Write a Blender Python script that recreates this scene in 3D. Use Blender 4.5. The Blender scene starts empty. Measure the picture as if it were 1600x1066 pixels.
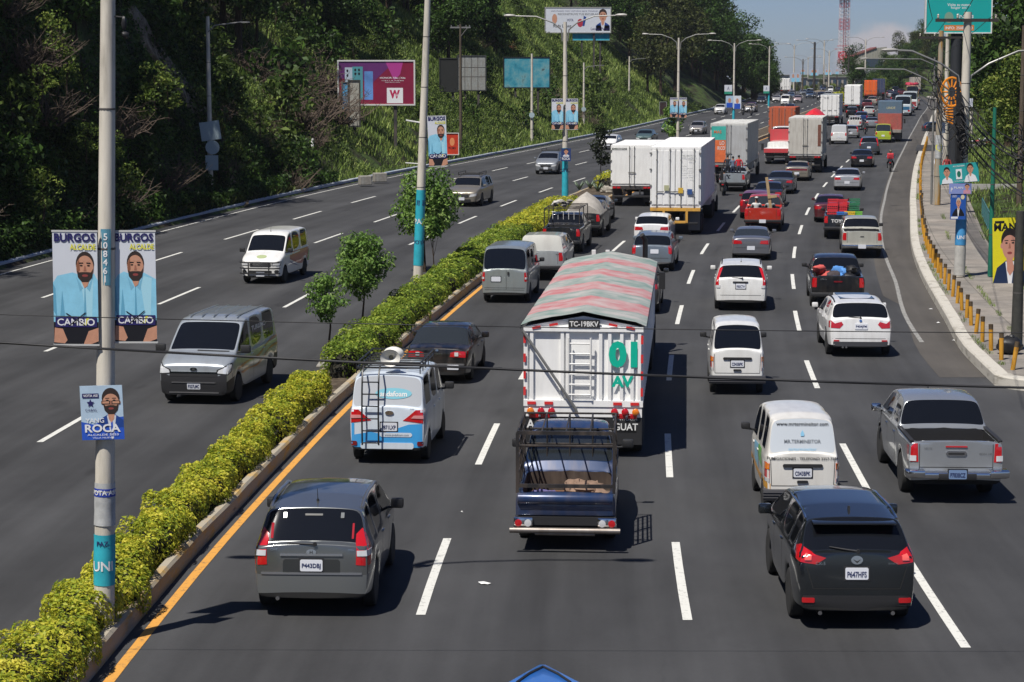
import bpy, bmesh, math, random
import numpy as np
from mathutils import Vector, Matrix
from mathutils.bvhtree import BVHTree
PI = math.pi
R = math.radians
random.seed(7)
S = bpy.context.scene
COL = S.collection

# ------------------------------------------------------------------ road shape (metres): X of the reference lane line and Z along Y
def pchip(tab):
    x = [a for a, b in tab]; y = [b for a, b in tab]; n = len(x)
    h = [x[i+1]-x[i] for i in range(n-1)]; d = [(y[i+1]-y[i])/h[i] for i in range(n-1)]
    m = [d[0]]+[0 if d[i-1]*d[i] <= 0 else 2*d[i-1]*d[i]/(d[i-1]+d[i]) for i in range(1, n-1)]+[d[-1]]
    def f(t):
        if t <= x[0]: return y[0]+m[0]*(t-x[0])
        if t >= x[-1]: return y[-1]+m[-1]*(t-x[-1])
        i = 0
        while t > x[i+1]: i += 1
        s = (t-x[i])/h[i]; s2 = s*s; s3 = s2*s
        return (2*s3-3*s2+1)*y[i]+(s3-2*s2+s)*h[i]*m[i]+(-2*s3+3*s2)*y[i+1]+(s3-s2)*h[i]*m[i+1]
    return f
BX = pchip([(-80, 1.2), (0, 2.0), (15, 2.18), (30, 2.58), (45, 3.42), (60, 4.65), (75, 6.25), (90, 8.15), (105, 10.5), (120, 13.1), (152, 19.3), (208, 30.8), (240, 37.4), (300, 50.0), (420, 75.0), (500, 87), (600, 98), (800, 112), (1100, 118), (1500, 118), (5000, 118)])
ZR = pchip([(-100, 0), (0, 0), (60, 0.0), (80, .2), (100, .45), (140, 1.0), (200, 1.4), (260, 1.9), (350, 3.2), (420, 4.2), (600, 5.3), (900, 5.5), (1500, 5.6), (9000, 5.6)])
def heading(Y): return math.atan2(BX(Y+2)-BX(Y-2), 4)          # clockwise from +Y
# ------------------------------------------------------------------ camera, world, sun, exposure
FPX = 3250.; CZ = 7.8; PITCH = math.atan(403/FPX)
cam_d = bpy.data.cameras.new('camera'); cam = bpy.data.objects.new('camera', cam_d); COL.objects.link(cam)
cam.location = (0, 0, CZ); cam.rotation_euler = (PI/2-PITCH, 0, 0)
cam_d.sensor_width = 36; cam_d.lens = FPX*36/1600; cam_d.clip_end = 12000; cam_d.clip_start = .5
cam_d.dof.use_dof = True; cam_d.dof.focus_distance = 45; cam_d.dof.aperture_fstop = 11
S.camera = cam
SUN = Vector((-.345, -.43, 1)).normalized()
w = bpy.data.worlds.new('World'); S.world = w; w.use_nodes = True
wn = w.node_tree.nodes; wl = w.node_tree.links
bg = wn['Background']
sky = wn.new('ShaderNodeTexSky'); sky.sky_type = 'NISHITA'; sky.sun_disc = False
sky.sun_elevation = math.asin(SUN.z); sky.sun_rotation = math.atan2(SUN.x, SUN.y)
sky.air_density = 1.0; sky.dust_density = .8; sky.ozone_density = 2.0; sky.altitude = 1500
bg.inputs['Strength'].default_value = .052
# one soft cumulus low over the far end of the road, part of the sky
tc = wn.new('ShaderNodeTexCoord')
def wmath(op, a, b=None):
    n = wn.new('ShaderNodeMath'); n.operation = op
    for i, q in enumerate((a, b)):
        if q is None: continue
        if isinstance(q, (int, float)): n.inputs[i].default_value = q
        else: wl.new(q, n.inputs[i])
    return n.outputs[0]
def wdist(cx, cz, sx, sz):
    sp = wn.new('ShaderNodeSeparateXYZ'); wl.new(tc.outputs['Generated'], sp.inputs[0])
    a = wmath('DIVIDE', wmath('SUBTRACT', wmath('DIVIDE', sp.outputs[0], sp.outputs[1]), cx), sx)
    b = wmath('DIVIDE', wmath('SUBTRACT', wmath('DIVIDE', sp.outputs[2], sp.outputs[1]), cz), sz)
    return wmath('SUBTRACT', 1, wmath('SQRT', wmath('ADD', wmath('MULTIPLY', a, a), wmath('MULTIPLY', b, b))))
nz = wn.new('ShaderNodeTexNoise'); nz.inputs['Scale'].default_value = 55; nz.inputs['Detail'].default_value = 7
wl.new(tc.outputs['Generated'], nz.inputs['Vector'])
cl = wmath('MAXIMUM', wdist(.176, .008, .024, .021), wdist(.192, .004, .03, .017))
cl = wmath('ADD', wmath('MULTIPLY', cl, 1.6), wmath('MULTIPLY', wmath('SUBTRACT', nz.outputs[0], .5), 1.2))
mr = wn.new('ShaderNodeMapRange'); mr.interpolation_type = 'SMOOTHSTEP'
mr.inputs['From Min'].default_value = -.05; mr.inputs['From Max'].default_value = .45; mr.inputs['To Max'].default_value = .8
sp2 = wn.new('ShaderNodeSeparateXYZ'); wl.new(tc.outputs['Generated'], sp2.inputs[0])
wl.new(wmath('MULTIPLY', cl, wmath('GREATER_THAN', sp2.outputs[1], 0)), mr.inputs['Value'])
mx = wn.new('ShaderNodeMix'); mx.data_type = 'RGBA'
ti = wn.new('ShaderNodeMix'); ti.data_type = 'RGBA'; ti.blend_type = 'MULTIPLY'; ti.inputs['Factor'].default_value = 1; ti.inputs['B'].default_value = (.73, .82, 1.12, 1); wl.new(sky.outputs[0], ti.inputs['A'])
wl.new(mr.outputs[0], mx.inputs['Factor']); wl.new(ti.outputs['Result'], mx.inputs['A']); mx.inputs['B'].default_value = (8.6, 7.9, 8.2, 1)
wl.new(mx.outputs['Result'], bg.inputs['Color'])
sl = bpy.data.lights.new('sun', 'SUN'); sun = bpy.data.objects.new('sun', sl); COL.objects.link(sun)
sl.energy = 5.0; sl.angle = R(.5); sl.color = (1, .95, .88)
sun.rotation_euler = SUN.to_track_quat('Z', 'Y').to_euler(); sun.location = (-20, -20, 60)
S.view_settings.view_transform = 'Standard'; S.view_settings.look = 'None'; S.view_settings.exposure = 0.28; S.view_settings.gamma = 1
S.render.engine = 'CYCLES'

# ------------------------------------------------------------------ placing: a point of the photograph on the ground -> metres
def ray(u, v):
    x = (u-800)/FPX; y = -(v-533)/FPX
    return (x, math.cos(PITCH)+y*math.sin(PITCH), -math.sin(PITCH)+y*math.cos(PITCH))
def gpt(u, v, h=0., zf=None):
    r = ray(u, v); lo, hi = 5., 4000.
    for _ in range(50):
        m = (lo+hi)/2
        if CZ+r[2]/r[1]*m > ZR(m)+h: lo = m
        else: hi = m
    return Vector((r[0]/r[1]*lo, lo, ZR(lo)))
def apt(u, v, Y):            # point at depth Y seen there
    r = ray(u, v); return Vector((r[0]/r[1]*Y, Y, CZ+r[2]/r[1]*Y))
def pxm(Y): return FPX/Y      # photo pixels per metre at depth Y

# ------------------------------------------------------------------ materials
def lin(h):
    if isinstance(h, str):
        c = [int(h[i:i+2], 16)/255 for i in (0, 2, 4)]
        return tuple(((x+.055)/1.055)**2.4 if x > .04045 else x/12.92 for x in c)
    return tuple(h)
MATS = {}
def mat(name, col, rough=.6, metal=0., var=0., vs=6., bump=0., coat=0., spec=.5, dirt=0., trans=0., emit=0.):
    if name in MATS: return MATS[name]
    c = lin(col); m = bpy.data.materials.new(name); m.use_nodes = True; nt = m.node_tree; n = nt.nodes; l = nt.links
    b = n['Principled BSDF']; b.inputs['Base Color'].default_value = (*c, 1); b.inputs['Roughness'].default_value = rough
    b.inputs['Metallic'].default_value = metal; b.inputs['Coat Weight'].default_value = coat; b.inputs['Coat Roughness'].default_value = .06
    b.inputs['Specular IOR Level'].default_value = spec
    if emit: b.inputs['Emission Color'].default_value = (*c, 1); b.inputs['Emission Strength'].default_value = emit
    if var or bump or dirt:
        t = n.new('ShaderNodeTexCoord'); no = n.new('ShaderNodeTexNoise'); no.inputs['Scale'].default_value = vs; no.inputs['Detail'].default_value = 6
        no.inputs['Roughness'].default_value = .62
        l.new(t.outputs['Object'], no.inputs['Vector'])
        if var:
            r = n.new('ShaderNodeMapRange'); r.inputs['From Min'].default_value = .3; r.inputs['From Max'].default_value = .7
            r.inputs['To Min'].default_value = 1-var; r.inputs['To Max'].default_value = 1+var
            l.new(no.outputs[0], r.inputs['Value'])
            x = n.new('ShaderNodeMix'); x.data_type = 'RGBA'; x.blend_type = 'MULTIPLY'; x.inputs['Factor'].default_value = 1
            x.inputs['A'].default_value = (*c, 1); l.new(r.outputs[0], x.inputs['B']); l.new(x.outputs['Result'], b.inputs['Base Color'])
        if dirt:
            n2 = n.new('ShaderNodeTexNoise'); n2.inputs['Scale'].default_value = 2.3; n2.inputs['Detail'].default_value = 8
            mp = n.new('ShaderNodeMapping'); mp.inputs['Scale'].default_value = (2.5, 1, .5); l.new(t.outputs['Object'], mp.inputs[0]); l.new(mp.outputs[0], n2.inputs['Vector'])
            r = n.new('ShaderNodeMapRange'); r.inputs['From Min'].default_value = .42; r.inputs['From Max'].default_value = .75; r.inputs['To Max'].default_value = dirt
            l.new(n2.outputs[0], r.inputs['Value'])
            x2 = n.new('ShaderNodeMix'); x2.data_type = 'RGBA'; l.new(r.outputs[0], x2.inputs['Factor'])
            x2.inputs['A'].default_value = (*c, 1)
            if var: l.new(x.outputs['Result'], x2.inputs['A'])
            x2.inputs['B'].default_value = (.16, .12, .09, 1); l.new(x2.outputs['Result'], b.inputs['Base Color'])
        if bump:
            bp = n.new('ShaderNodeBump'); bp.inputs['Strength'].default_value = bump; bp.inputs['Distance'].default_value = .02
            l.new(no.outputs[0], bp.inputs['Height']); l.new(bp.outputs[0], b.inputs['Normal'])
    MATS[name] = m; return m
def ramp_mat(name, cols, scale, rough=.9, detail=8, bump=.3, mapscale=(1, 1, 1), coord='Object', spec=.3, bd=.05):
    """noise -> colour ramp surface; cols = [(pos, colour)]"""
    if name in MATS: return MATS[name]
    m = bpy.data.materials.new(name); m.use_nodes = True; nt = m.node_tree; n = nt.nodes; l = nt.links; b = n['Principled BSDF']
    t = n.new('ShaderNodeTexCoord'); mp = n.new('ShaderNodeMapping'); mp.inputs['Scale'].default_value = mapscale
    no = n.new('ShaderNodeTexNoise'); no.inputs['Scale'].default_value = scale; no.inputs['Detail'].default_value = detail; no.inputs['Roughness'].default_value = .65
    l.new(t.outputs[coord], mp.inputs[0]); l.new(mp.outputs[0], no.inputs['Vector'])
    cr = n.new('ShaderNodeValToRGB'); l.new(no.outputs[0], cr.inputs[0])
    e = cr.color_ramp.elements
    while len(e) < len(cols): e.new(.5)
    for k, (p, c) in enumerate(cols): e[k].position = p; e[k].color = (*lin(c), 1)
    l.new(cr.outputs[0], b.inputs['Base Color']); b.inputs['Roughness'].default_value = rough; b.inputs['Specular IOR Level'].default_value = spec
    if bump:
        bp = n.new('ShaderNodeBump'); bp.inputs['Strength'].default_value = bump; bp.inputs['Distance'].default_value = bd
        l.new(no.outputs[0], bp.inputs['Height']); l.new(bp.outputs[0], b.inputs['Normal'])
    MATS[name] = m; return m
def leaf_mat(name, cols, scale=.9, rough=.55, tr=.35, isl=.35):
    if name in MATS: return MATS[name]
    m = bpy.data.materials.new(name); m.use_nodes = True; nt = m.node_tree; n = nt.nodes; l = nt.links; b = n['Principled BSDF']
    t = n.new('ShaderNodeNewGeometry'); no = n.new('ShaderNodeTexNoise'); no.inputs['Scale'].default_value = scale; no.inputs['Detail'].default_value = 5
    no.inputs['Roughness'].default_value = .7
    l.new(t.outputs['Position'], no.inputs['Vector'])
    ad = n.new('ShaderNodeMath'); ad.operation = 'MULTIPLY_ADD'; l.new(t.outputs['Random Per Island'], ad.inputs[0]); ad.inputs[1].default_value = isl
    sb = n.new('ShaderNodeMath'); sb.operation = 'SUBTRACT'; l.new(no.outputs[0], sb.inputs[0]); sb.inputs[1].default_value = isl/2; l.new(sb.outputs[0], ad.inputs[2])
    cr = n.new('ShaderNodeValToRGB'); l.new(ad.outputs[0], cr.inputs[0]); e = cr.color_ramp.elements
    while len(e) < len(cols): e.new(.5)
    for k, (p, c) in enumerate(cols): e[k].position = p; e[k].color = (*lin(c), 1)
    l.new(cr.outputs[0], b.inputs['Base Color']); b.inputs['Roughness'].default_value = rough; b.inputs['Specular IOR Level'].default_value = .25
    td = n.new('ShaderNodeBsdfTranslucent'); l.new(cr.outputs[0], td.inputs[0])
    ms = n.new('ShaderNodeMixShader'); ms.inputs[0].default_value = tr; l.new(b.outputs[0], ms.inputs[1]); l.new(td.outputs[0], ms.inputs[2])
    l.new(ms.outputs[0], n['Material Output'].inputs['Surface'])
    MATS[name] = m; return m

# ------------------------------------------------------------------ objects
def tag(o, label=None, cat=None, group=None, kind=None):
    if label: o['label'] = label
    if cat: o['category'] = cat
    if group: o['group'] = group
    if kind: o['kind'] = kind
    return o
def thing(name, label, cat, loc=(0, 0, 0), rz=0., group=None):
    o = bpy.data.objects.new(name, None); COL.objects.link(o); o.empty_display_size = .3
    o.location = loc; o.rotation_euler = (0, 0, rz); return tag(o, label, cat, group)
def smooth_mesh(me, ang=40):
    me.polygons.foreach_set('use_smooth', [True]*len(me.polygons)); me.set_sharp_from_angle(angle=R(ang))
def link(name, me, m, parent=None, sm=None):
    o = bpy.data.objects.new(name, me); COL.objects.link(o)
    if m is not None:
        for q in (m if isinstance(m, (list, tuple)) else [m]): me.materials.append(q)
    if parent is not None: o.parent = parent
    if sm: smooth_mesh(me, sm)
    return o
class MB:
    def __init__(s): s.v = []; s.f = []; s.m = []; s.cur = 0
    def add(s, vs, fs, M=None):
        o = len(s.v)
        s.v += [tuple(M @ Vector(q)) for q in vs] if M is not None else [tuple(q) for q in vs]
        for f in fs: s.f.append(tuple(i+o for i in f)); s.m.append(s.cur)
        return s
    def box(s, x0, x1, y0, y1, z0, z1, M=None):
        return s.add([(x0, y0, z0), (x1, y0, z0), (x1, y1, z0), (x0, y1, z0), (x0, y0, z1), (x1, y0, z1), (x1, y1, z1), (x0, y1, z1)],
                     [(0, 3, 2, 1), (4, 5, 6, 7), (0, 1, 5, 4), (1, 2, 6, 5), (2, 3, 7, 6), (3, 0, 4, 7)], M)
    def tube(s, pts, r, n=8, cap=True):
        pts = [Vector(p) for p in pts]; rs = r if isinstance(r, (list, tuple)) else [r]*len(pts); vs = []; fs = []
        prev = None
        for i, p in enumerate(pts):
            t = (pts[min(i+1, len(pts)-1)]-pts[max(i-1, 0)]).normalized()
            if prev is None:
                a = Vector((0, 0, 1)) if abs(t.z) < .9 else Vector((1, 0, 0)); a = (a-t*a.dot(t)).normalized()
            else: a = (prev-t*prev.dot(t)).normalized()
            prev = a; b = t.cross(a)
            for k in range(n): q = 2*PI*k/n; vs.append(p+(a*math.cos(q)+b*math.sin(q))*rs[i])
        for i in range(len(pts)-1):
            for k in range(n): fs.append((i*n+k, i*n+(k+1) % n, (i+1)*n+(k+1) % n, (i+1)*n+k))
        if cap: fs.append(tuple(range(n))[::-1]); fs.append(tuple((len(pts)-1)*n+k for k in range(n)))
        return s.add(vs, fs)
    def cyl(s, a, b, r, n=12): return s.tube([a, b], r, n)
    def lathe(s, prof, n=16, axis='z', M=None):      # prof [(r,h)]
        vs = []; fs = []
        for r, h in prof:
            for k in range(n):
                q = 2*PI*k/n; c, d = r*math.cos(q), r*math.sin(q)
                vs.append((c, d, h) if axis == 'z' else ((h, c, d) if axis == 'x' else (c, h, d)))
        for i in range(len(prof)-1):
            for k in range(n): fs.append((i*n+k, i*n+(k+1) % n, (i+1)*n+(k+1) % n, (i+1)*n+k))
        fs.append(tuple(range(n))[::-1]); fs.append(tuple((len(prof)-1)*n+k for k in range(n)))
        return s.add(vs, fs, M)
    def prism(s, poly, z0, z1, M=None):              # poly [(x,y)]
        n = len(poly)
        return s.add([(x, y, z0) for x, y in poly]+[(x, y, z1) for x, y in poly],
                     [tuple(range(n))[::-1], tuple(range(n, 2*n))]+[(i, (i+1) % n, n+(i+1) % n, n+i) for i in range(n)], M)
    def grid(s, rows, flip=False):                   # rows of points
        n = len(rows[0]); vs = [p for r in rows for p in r]
        fs = [(i*n+k, i*n+k+1, (i+1)*n+k+1, (i+1)*n+k) for i in range(len(rows)-1) for k in range(n-1)]
        return s.add(vs, [f[::-1] for f in fs] if flip else fs)
    def blob(s, c, r, n=8, jit=.15, M=None):         # lumpy ball
        vs = []; fs = []
        rx, ry, rz = r if isinstance(r, (list, tuple)) else (r, r, r)
        for i in range(n+1):
            th = PI*i/n
            for k in range(n):
                q = 2*PI*k/n; j = 1+random.uniform(-jit, jit) if 0 < i < n else 1
                vs.append((c[0]+rx*j*math.sin(th)*math.cos(q), c[1]+ry*j*math.sin(th)*math.sin(q), c[2]+rz*j*math.cos(th)))
        for i in range(n):
            for k in range(n): fs.append((i*n+k, (i+1)*n+k, (i+1)*n+(k+1) % n, i*n+(k+1) % n))
        return s.add(vs, fs, M)
    def mesh(s, name):
        me = bpy.data.meshes.new(name); me.from_pydata(s.v, [], s.f)
        if any(s.m): me.polygons.foreach_set('material_index', s.m)
        bm = bmesh.new(); bm.from_mesh(me); bmesh.ops.recalc_face_normals(bm, faces=bm.faces) if len(bm.faces) < 20000 else None
        bm.to_mesh(me); bm.free(); me.update(); return me
    def build(s, name, m, parent=None, sm=None, bev=0., loc=None):
        me = s.mesh(name)
        if bev:
            bm = bmesh.new(); bm.from_mesh(me)
            ed = [e for e in bm.edges if len(e.link_faces) == 2 and e.calc_face_angle() > .6]
            bmesh.ops.bevel(bm, geom=ed, offset=bev, segments=2, affect='EDGES', profile=.5); bm.to_mesh(me); bm.free()
        o = link(name, me, m, parent, sm)
        if loc is not None: o.location = loc
        return o
FONT_CACHE = {}
def text_geo(txt, size=1., squeeze=1., bold=0.):
    k = (txt, bold)
    if k not in FONT_CACHE:
        c = bpy.data.curves.new('t', 'FONT'); c.body = txt; c.size = 1; c.offset = bold; c.resolution_u = 3
        o = bpy.data.objects.new('t', c); COL.objects.link(o); dg = bpy.context.evaluated_depsgraph_get()
        me = bpy.data.meshes.new_from_object(o.evaluated_get(dg)); bpy.data.objects.remove(o); bpy.data.curves.remove(c)
        v = [tuple(q.co) for q in me.vertices]; f = [tuple(p.vertices) for p in me.polygons]; bpy.data.meshes.remove(me)
        x0 = min(q[0] for q in v); x1 = max(q[0] for q in v); y0 = min(q[1] for q in v); y1 = max(q[1] for q in v)
        FONT_CACHE[k] = ([((q[0]-(x0+x1)/2), (q[1]-(y0+y1)/2)) for q in v], f, x1-x0, y1-y0)
    return FONT_CACHE[k]
def text_on(mb, txt, M, w=None, h=None, bold=0.):
    """flat letters in the local XY plane of M, centred, fitted to w x h"""
    v, f, tw, th = text_geo(txt, bold=bold)
    sx = w/tw if w else (h/th); sy = h/th if h else sx
    mb.add([(x*sx, y*sy, 0) for x, y in v], f, M)
def frame(o, xd, yd):
    xd = Vector(xd).normalized(); yd = Vector(yd).normalized(); z = xd.cross(yd).normalized()
    return Matrix(((xd.x, yd.x, z.x, o[0]), (xd.y, yd.y, z.y, o[1]), (xd.z, yd.z, z.z, o[2]), (0, 0, 0, 1)))
def copy_tree(o, parent=None, depth=0):
    c = o.copy(); COL.objects.link(c)
    if parent is not None: c.parent = parent
    if depth < 2:
        for ch in list(o.children): copy_tree(ch, c, depth+1)
    return c
# ================================================================== SETTING
rng = np.random.default_rng(5)
def vnoise2(x, y, seed=0):
    xi = np.floor(x).astype(int); yi = np.floor(y).astype(int); fx = x-xi; fy = y-yi
    def h(a, b):
        q = (a*374761393+b*668265263+seed*1442695041) & 0xffffffff
        q = ((q ^ (q >> 13))*1274126177) & 0xffffffff; return ((q ^ (q >> 16)) & 0xffff)/65535.
    u = fx*fx*(3-2*fx); v = fy*fy*(3-2*fy)
    return (h(xi, yi)*(1-u)+h(xi+1, yi)*u)*(1-v)+(h(xi, yi+1)*(1-u)+h(xi+1, yi+1)*u)*v
def fbm(x, y, seed=0, o=4):
    x = np.asarray(x, float); y = np.asarray(y, float); s = 0; a = .5
    for k in range(o): s = s+a*(vnoise2(x, y, seed+k)-.5); x = x*2.03; y = y*2.03; a *= .5
    return s
def sst(a, b, t): t = min(1, max(0, (t-a)/(b-a))); return t*t*(3-2*t)
OL = -28.4                                     # offset of the left kerb from the reference line
def ORK(Y):                                    # right kerb line (offset)
    return RK(Y)
RK = pchip([(50, 8.5), (58.9, 8.45), (67.8, 8.75), (79.7, 9.0), (96.6, 9.4), (116.6, 9.8), (139.5, 9.9), (193, 9.9), (260, 10.0), (420, 10.0), (900, 10)])
def hill(o, Y):
    """height above the road level at offset o"""
    if o < OL:
        e = OL-o; st = sst(150, 112, Y) if Y < 150 else 0
        st = 1-sst(108, 140, Y)
        g1 = .12 if e < 1.2 else .12+(e-1.2)*.78
        g1 = min(g1, 24+(g1-24)*.25) if g1 > 24 else g1
        g2 = .2+e*.3 if e < 1.6 else .68+(e-1.6)*3.4
        if g2 > 19: g2 = 19+(g2-19)*.12
        h = g1*(1-st)+g2*st
        amp = min(1, e/5)*(1.6+1.6*st)
        h += float(fbm((o+Y*.3)*.16, Y*.11, 3))*amp*2.2+float(fbm(o*.7, Y*.5, 9, 2))*min(1, e/2)*.7
        if e > 60: h = h*max(0, 1-(e-60)/400)
        h *= 1-sst(455, 560, Y)
        return max(h, .03)
    rk = RK(Y) if Y > 53.5 else 1e9
    if o > rk+3.4 and Y > 53.5:
        e = o-rk-3.4
        h = .3+min(e, 14)*.10
        f = sst(300, 430, Y)*(1-.6*sst(600, 800, Y))
        h += f*min(max(e-4, 0)*.45, 13)
        h += float(fbm(o*.3, Y*.2, 21))*min(1, e/4)*.9
        return h*(1 if e < 200 else max(0, 1-(e-200)/500))
    return -.12
def hp(o, Y): return Vector((BX(Y)+o, Y, ZR(Y)+max(hill(o, Y), 0)))
def hcast(u, v):                               # photo point on the left hillside / right bank
    r = ray(u, v); Y = 30.
    while Y < 700:
        X = r[0]/r[1]*Y; z = CZ+r[2]/r[1]*Y
        if z < ZR(Y)+hill(X-BX(Y), Y): break
        Y += .5
    return Vector((r[0]/r[1]*Y, Y, CZ+r[2]/r[1]*Y))

# --- ground / hillside: one sheet out to the horizon
def build_ground():
    oc = [-3000, -1500, -700, -350, -200, -140, -110, -95, -85]+[OL-56+.8*i*1.0 for i in range(0, 70)]
    oc = [q for q in oc if q < OL-.05]+[OL-.05, OL+.3]+[-20, -10, 0, 6]
    near = sorted(oc)
    ys = [-60, -30, 0, 20, 35]+[40+1.0*i for i in range(0, 180)]+[220+2.2*i for i in range(0, 120)]+[490+10*i for i in range(0, 20)]+[720, 800, 900, 1100, 1400, 2000, 3000, 5000, 9000]
    rows = []
    ro = [.1, .6, 1.2, 2, 3.3, 3.5, 4.5, 6, 7.5, 9, 11, 13, 15, 18, 22, 26, 32, 40, 60, 100, 200, 400, 900, 3000]
    for Y in ys:
        rk = RK(Y) if Y > 50 else RK(50)
        cs = near+[rk+q for q in ro]
        rows.append([(BX(Y)+o if Y < 1500 else BX(1500)+(Y-1500)*.1+o, Y, ZR(Y)+hill(o, Y)) for o in cs])
    b = MB(); b.grid(rows)
    m = ramp_mat('hillside_soil', [(.30, '14110c'), (.42, '241d14'), (.50, '2f3a1a'), (.60, '3c4e20'), (.75, '56682c')], .55, bump=.9, bd=.35)
    o = b.build('ground', m); smooth_mesh(o.data, 60); tag(o, kind='structure')
build_ground()

def asphalt(name, base, seed=0., var=1.):
    m = bpy.data.materials.new(name); m.use_nodes = True; nt = m.node_tree; n = nt.nodes; l = nt.links; b = n['Principled BSDF']
    uv = n.new('ShaderNodeUVMap')
    def noise(sc, mp, det=5, ro=.6):
        q = n.new('ShaderNodeMapping'); q.inputs['Scale'].default_value = mp; q.inputs['Location'].default_value = (seed, seed*2, 0); l.new(uv.outputs[0], q.inputs[0])
        t = n.new('ShaderNodeTexNoise'); t.inputs['Scale'].default_value = sc; t.inputs['Detail'].default_value = det; t.inputs['Roughness'].default_value = ro; l.new(q.outputs[0], t.inputs['Vector']); return t.outputs[0]
    def mm(op, a, c):
        q = n.new('ShaderNodeMath'); q.operation = op
        for i, z in enumerate((a, c)):
            if isinstance(z, (int, float)): q.inputs[i].default_value = z
            else: l.new(z, q.inputs[i])
        return q.outputs[0]
    a = noise(1, (1.1, .035, 1), 4); c = noise(.35, (1, .5, 1), 6); d = noise(14, (1, 1, 1), 3, .8); e = noise(60, (1, 1, 1), 2, .9); pz = noise(.9, (1, .3, 1), 2, .3)
    f = mm('ADD', mm('ADD', mm('MULTIPLY', mm('SUBTRACT', a, .5), .75*var), mm('MULTIPLY', mm('SUBTRACT', c, .5), .7*var)), mm('ADD', mm('MULTIPLY', mm('SUBTRACT', d, .5), .35), mm('MULTIPLY', mm('SUBTRACT', e, .5), .5)))
    sp = n.new('ShaderNodeMapRange'); sp.inputs['From Min'].default_value = .70; sp.inputs['From Max'].default_value = .74; l.new(pz, sp.inputs['Value'])
    f = mm('SUBTRACT', mm('ADD', f, 1.0), mm('MULTIPLY', sp.outputs[0], .22))
    su = n.new('ShaderNodeSeparateXYZ'); l.new(uv.outputs[0], su.inputs[0]); wv = noise(.6, (.15, .12, 1), 3)
    lane = mm('COSINE', mm('MULTIPLY', mm('ADD', su.outputs[0], mm('MULTIPLY', mm('SUBTRACT', wv, .5), .9)), 1.611), 0)          # oil drip line down the middle of every lane
    f = mm('ADD', f, mm('MULTIPLY', lane, mm('MULTIPLY', c, .13*var)))
    vq = n.new('ShaderNodeMapping'); vq.inputs['Scale'].default_value = (.16, .075, 1); l.new(uv.outputs[0], vq.inputs[0]); wo = n.new('ShaderNodeMix'); wo.data_type = 'VECTOR'; wo.inputs['Factor'].default_value = .045
    nzc = n.new('ShaderNodeTexNoise'); nzc.inputs['Scale'].default_value = 1.3; nzc.inputs['Detail'].default_value = 6; l.new(uv.outputs[0], nzc.inputs['Vector']); l.new(vq.outputs[0], wo.inputs['A']); l.new(nzc.outputs['Color'], wo.inputs['B'])
    vo = n.new('ShaderNodeTexVoronoi'); vo.feature = 'DISTANCE_TO_EDGE'; vo.inputs['Scale'].default_value = 1; l.new(wo.outputs['Result'], vo.inputs['Vector'])
    ck = n.new('ShaderNodeMapRange'); ck.inputs['From Min'].default_value = .0; ck.inputs['From Max'].default_value = .004; ck.inputs['To Min'].default_value = .20; ck.inputs['To Max'].default_value = 0; l.new(vo.outputs[0], ck.inputs[0])
    cm = n.new('ShaderNodeMapRange'); cm.inputs['From Min'].default_value = .5; cm.inputs['From Max'].default_value = .6; l.new(wv, cm.inputs[0]); f = mm('SUBTRACT', f, mm('MULTIPLY', ck.outputs[0], cm.outputs[0]))
    x = n.new('ShaderNodeMix'); x.data_type = 'RGBA'; x.blend_type = 'MULTIPLY'; x.inputs['Factor'].default_value = 1; x.inputs['A'].default_value = (*base, 1)
    l.new(f, x.inputs['B']); l.new(x.outputs['Result'], b.inputs['Base Color']); b.inputs['Roughness'].default_value = .82; b.inputs['Specular IOR Level'].default_value = .35
    bp = n.new('ShaderNodeBump'); bp.inputs['Strength'].default_value = .35; bp.inputs['Distance'].default_value = .006; l.new(e, bp.inputs['Height']); l.new(bp.outputs[0], b.inputs['Normal'])
    MATS[name] = m; return m
YS_ROAD = [-60, -30, -10, 0]+[5+2.5*i for i in range(0, 120)]+[310+6*i for i in range(0, 60)]+[680+25*i for i in range(0, 33)]
def strip(name, o0, o1, ys, dz, m, kind='structure', h=0., parent=None):
    """ribbon that follows the road between offsets o0(Y), o1(Y); h > 0 makes it a raised slab"""
    f0 = o0 if callable(o0) else (lambda Y: o0); f1 = o1 if callable(o1) else (lambda Y: o1)
    b = MB(); uv = []
    nx = 9 if (f1(100)-f0(100)) > 8 else 2
    rows = []
    for Y in ys:
        a, c = f0(Y), f1(Y)
        rows.append([(BX(Y)+a+(c-a)*k/(nx-1), Y, ZR(Y)+dz+h) for k in range(nx)])
    b.grid(rows)
    if h:
        b.grid([[(BX(Y)+f0(Y), Y, ZR(Y)+dz-.1), (BX(Y)+f0(Y), Y, ZR(Y)+dz+h)] for Y in ys])
        b.grid([[(BX(Y)+f1(Y), Y, ZR(Y)+dz+h), (BX(Y)+f1(Y), Y, ZR(Y)+dz-.1)] for Y in ys])
        for Y in (ys[0], ys[-1]):
            b.add([(BX(Y)+f0(Y), Y, ZR(Y)+dz-.1), (BX(Y)+f1(Y), Y, ZR(Y)+dz-.1), (BX(Y)+f1(Y), Y, ZR(Y)+dz+h), (BX(Y)+f0(Y), Y, ZR(Y)+dz+h)], [(0, 1, 2, 3)])
    me = b.mesh(name); l = me.uv_layers.new(name='UVMap')
    co = np.array([v.co[:] for v in me.vertices]); bx = np.array([BX(q) for q in co[:, 1]])
    idx = np.zeros(len(me.loops), int); me.loops.foreach_get('vertex_index', idx)
    l.data.foreach_set('uv', np.stack([co[idx, 0]-bx[idx], co[idx, 1]], 1).ravel())
    o = link(name, me, m); 
    if kind: tag(o, kind=kind)
    return o
ASP = asphalt('asphalt', (.040, .0405, .042), 0, 1.7); ASP2 = asphalt('gutter_asphalt', (.066, .060, .053), 3.3, 1.3)
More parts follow.
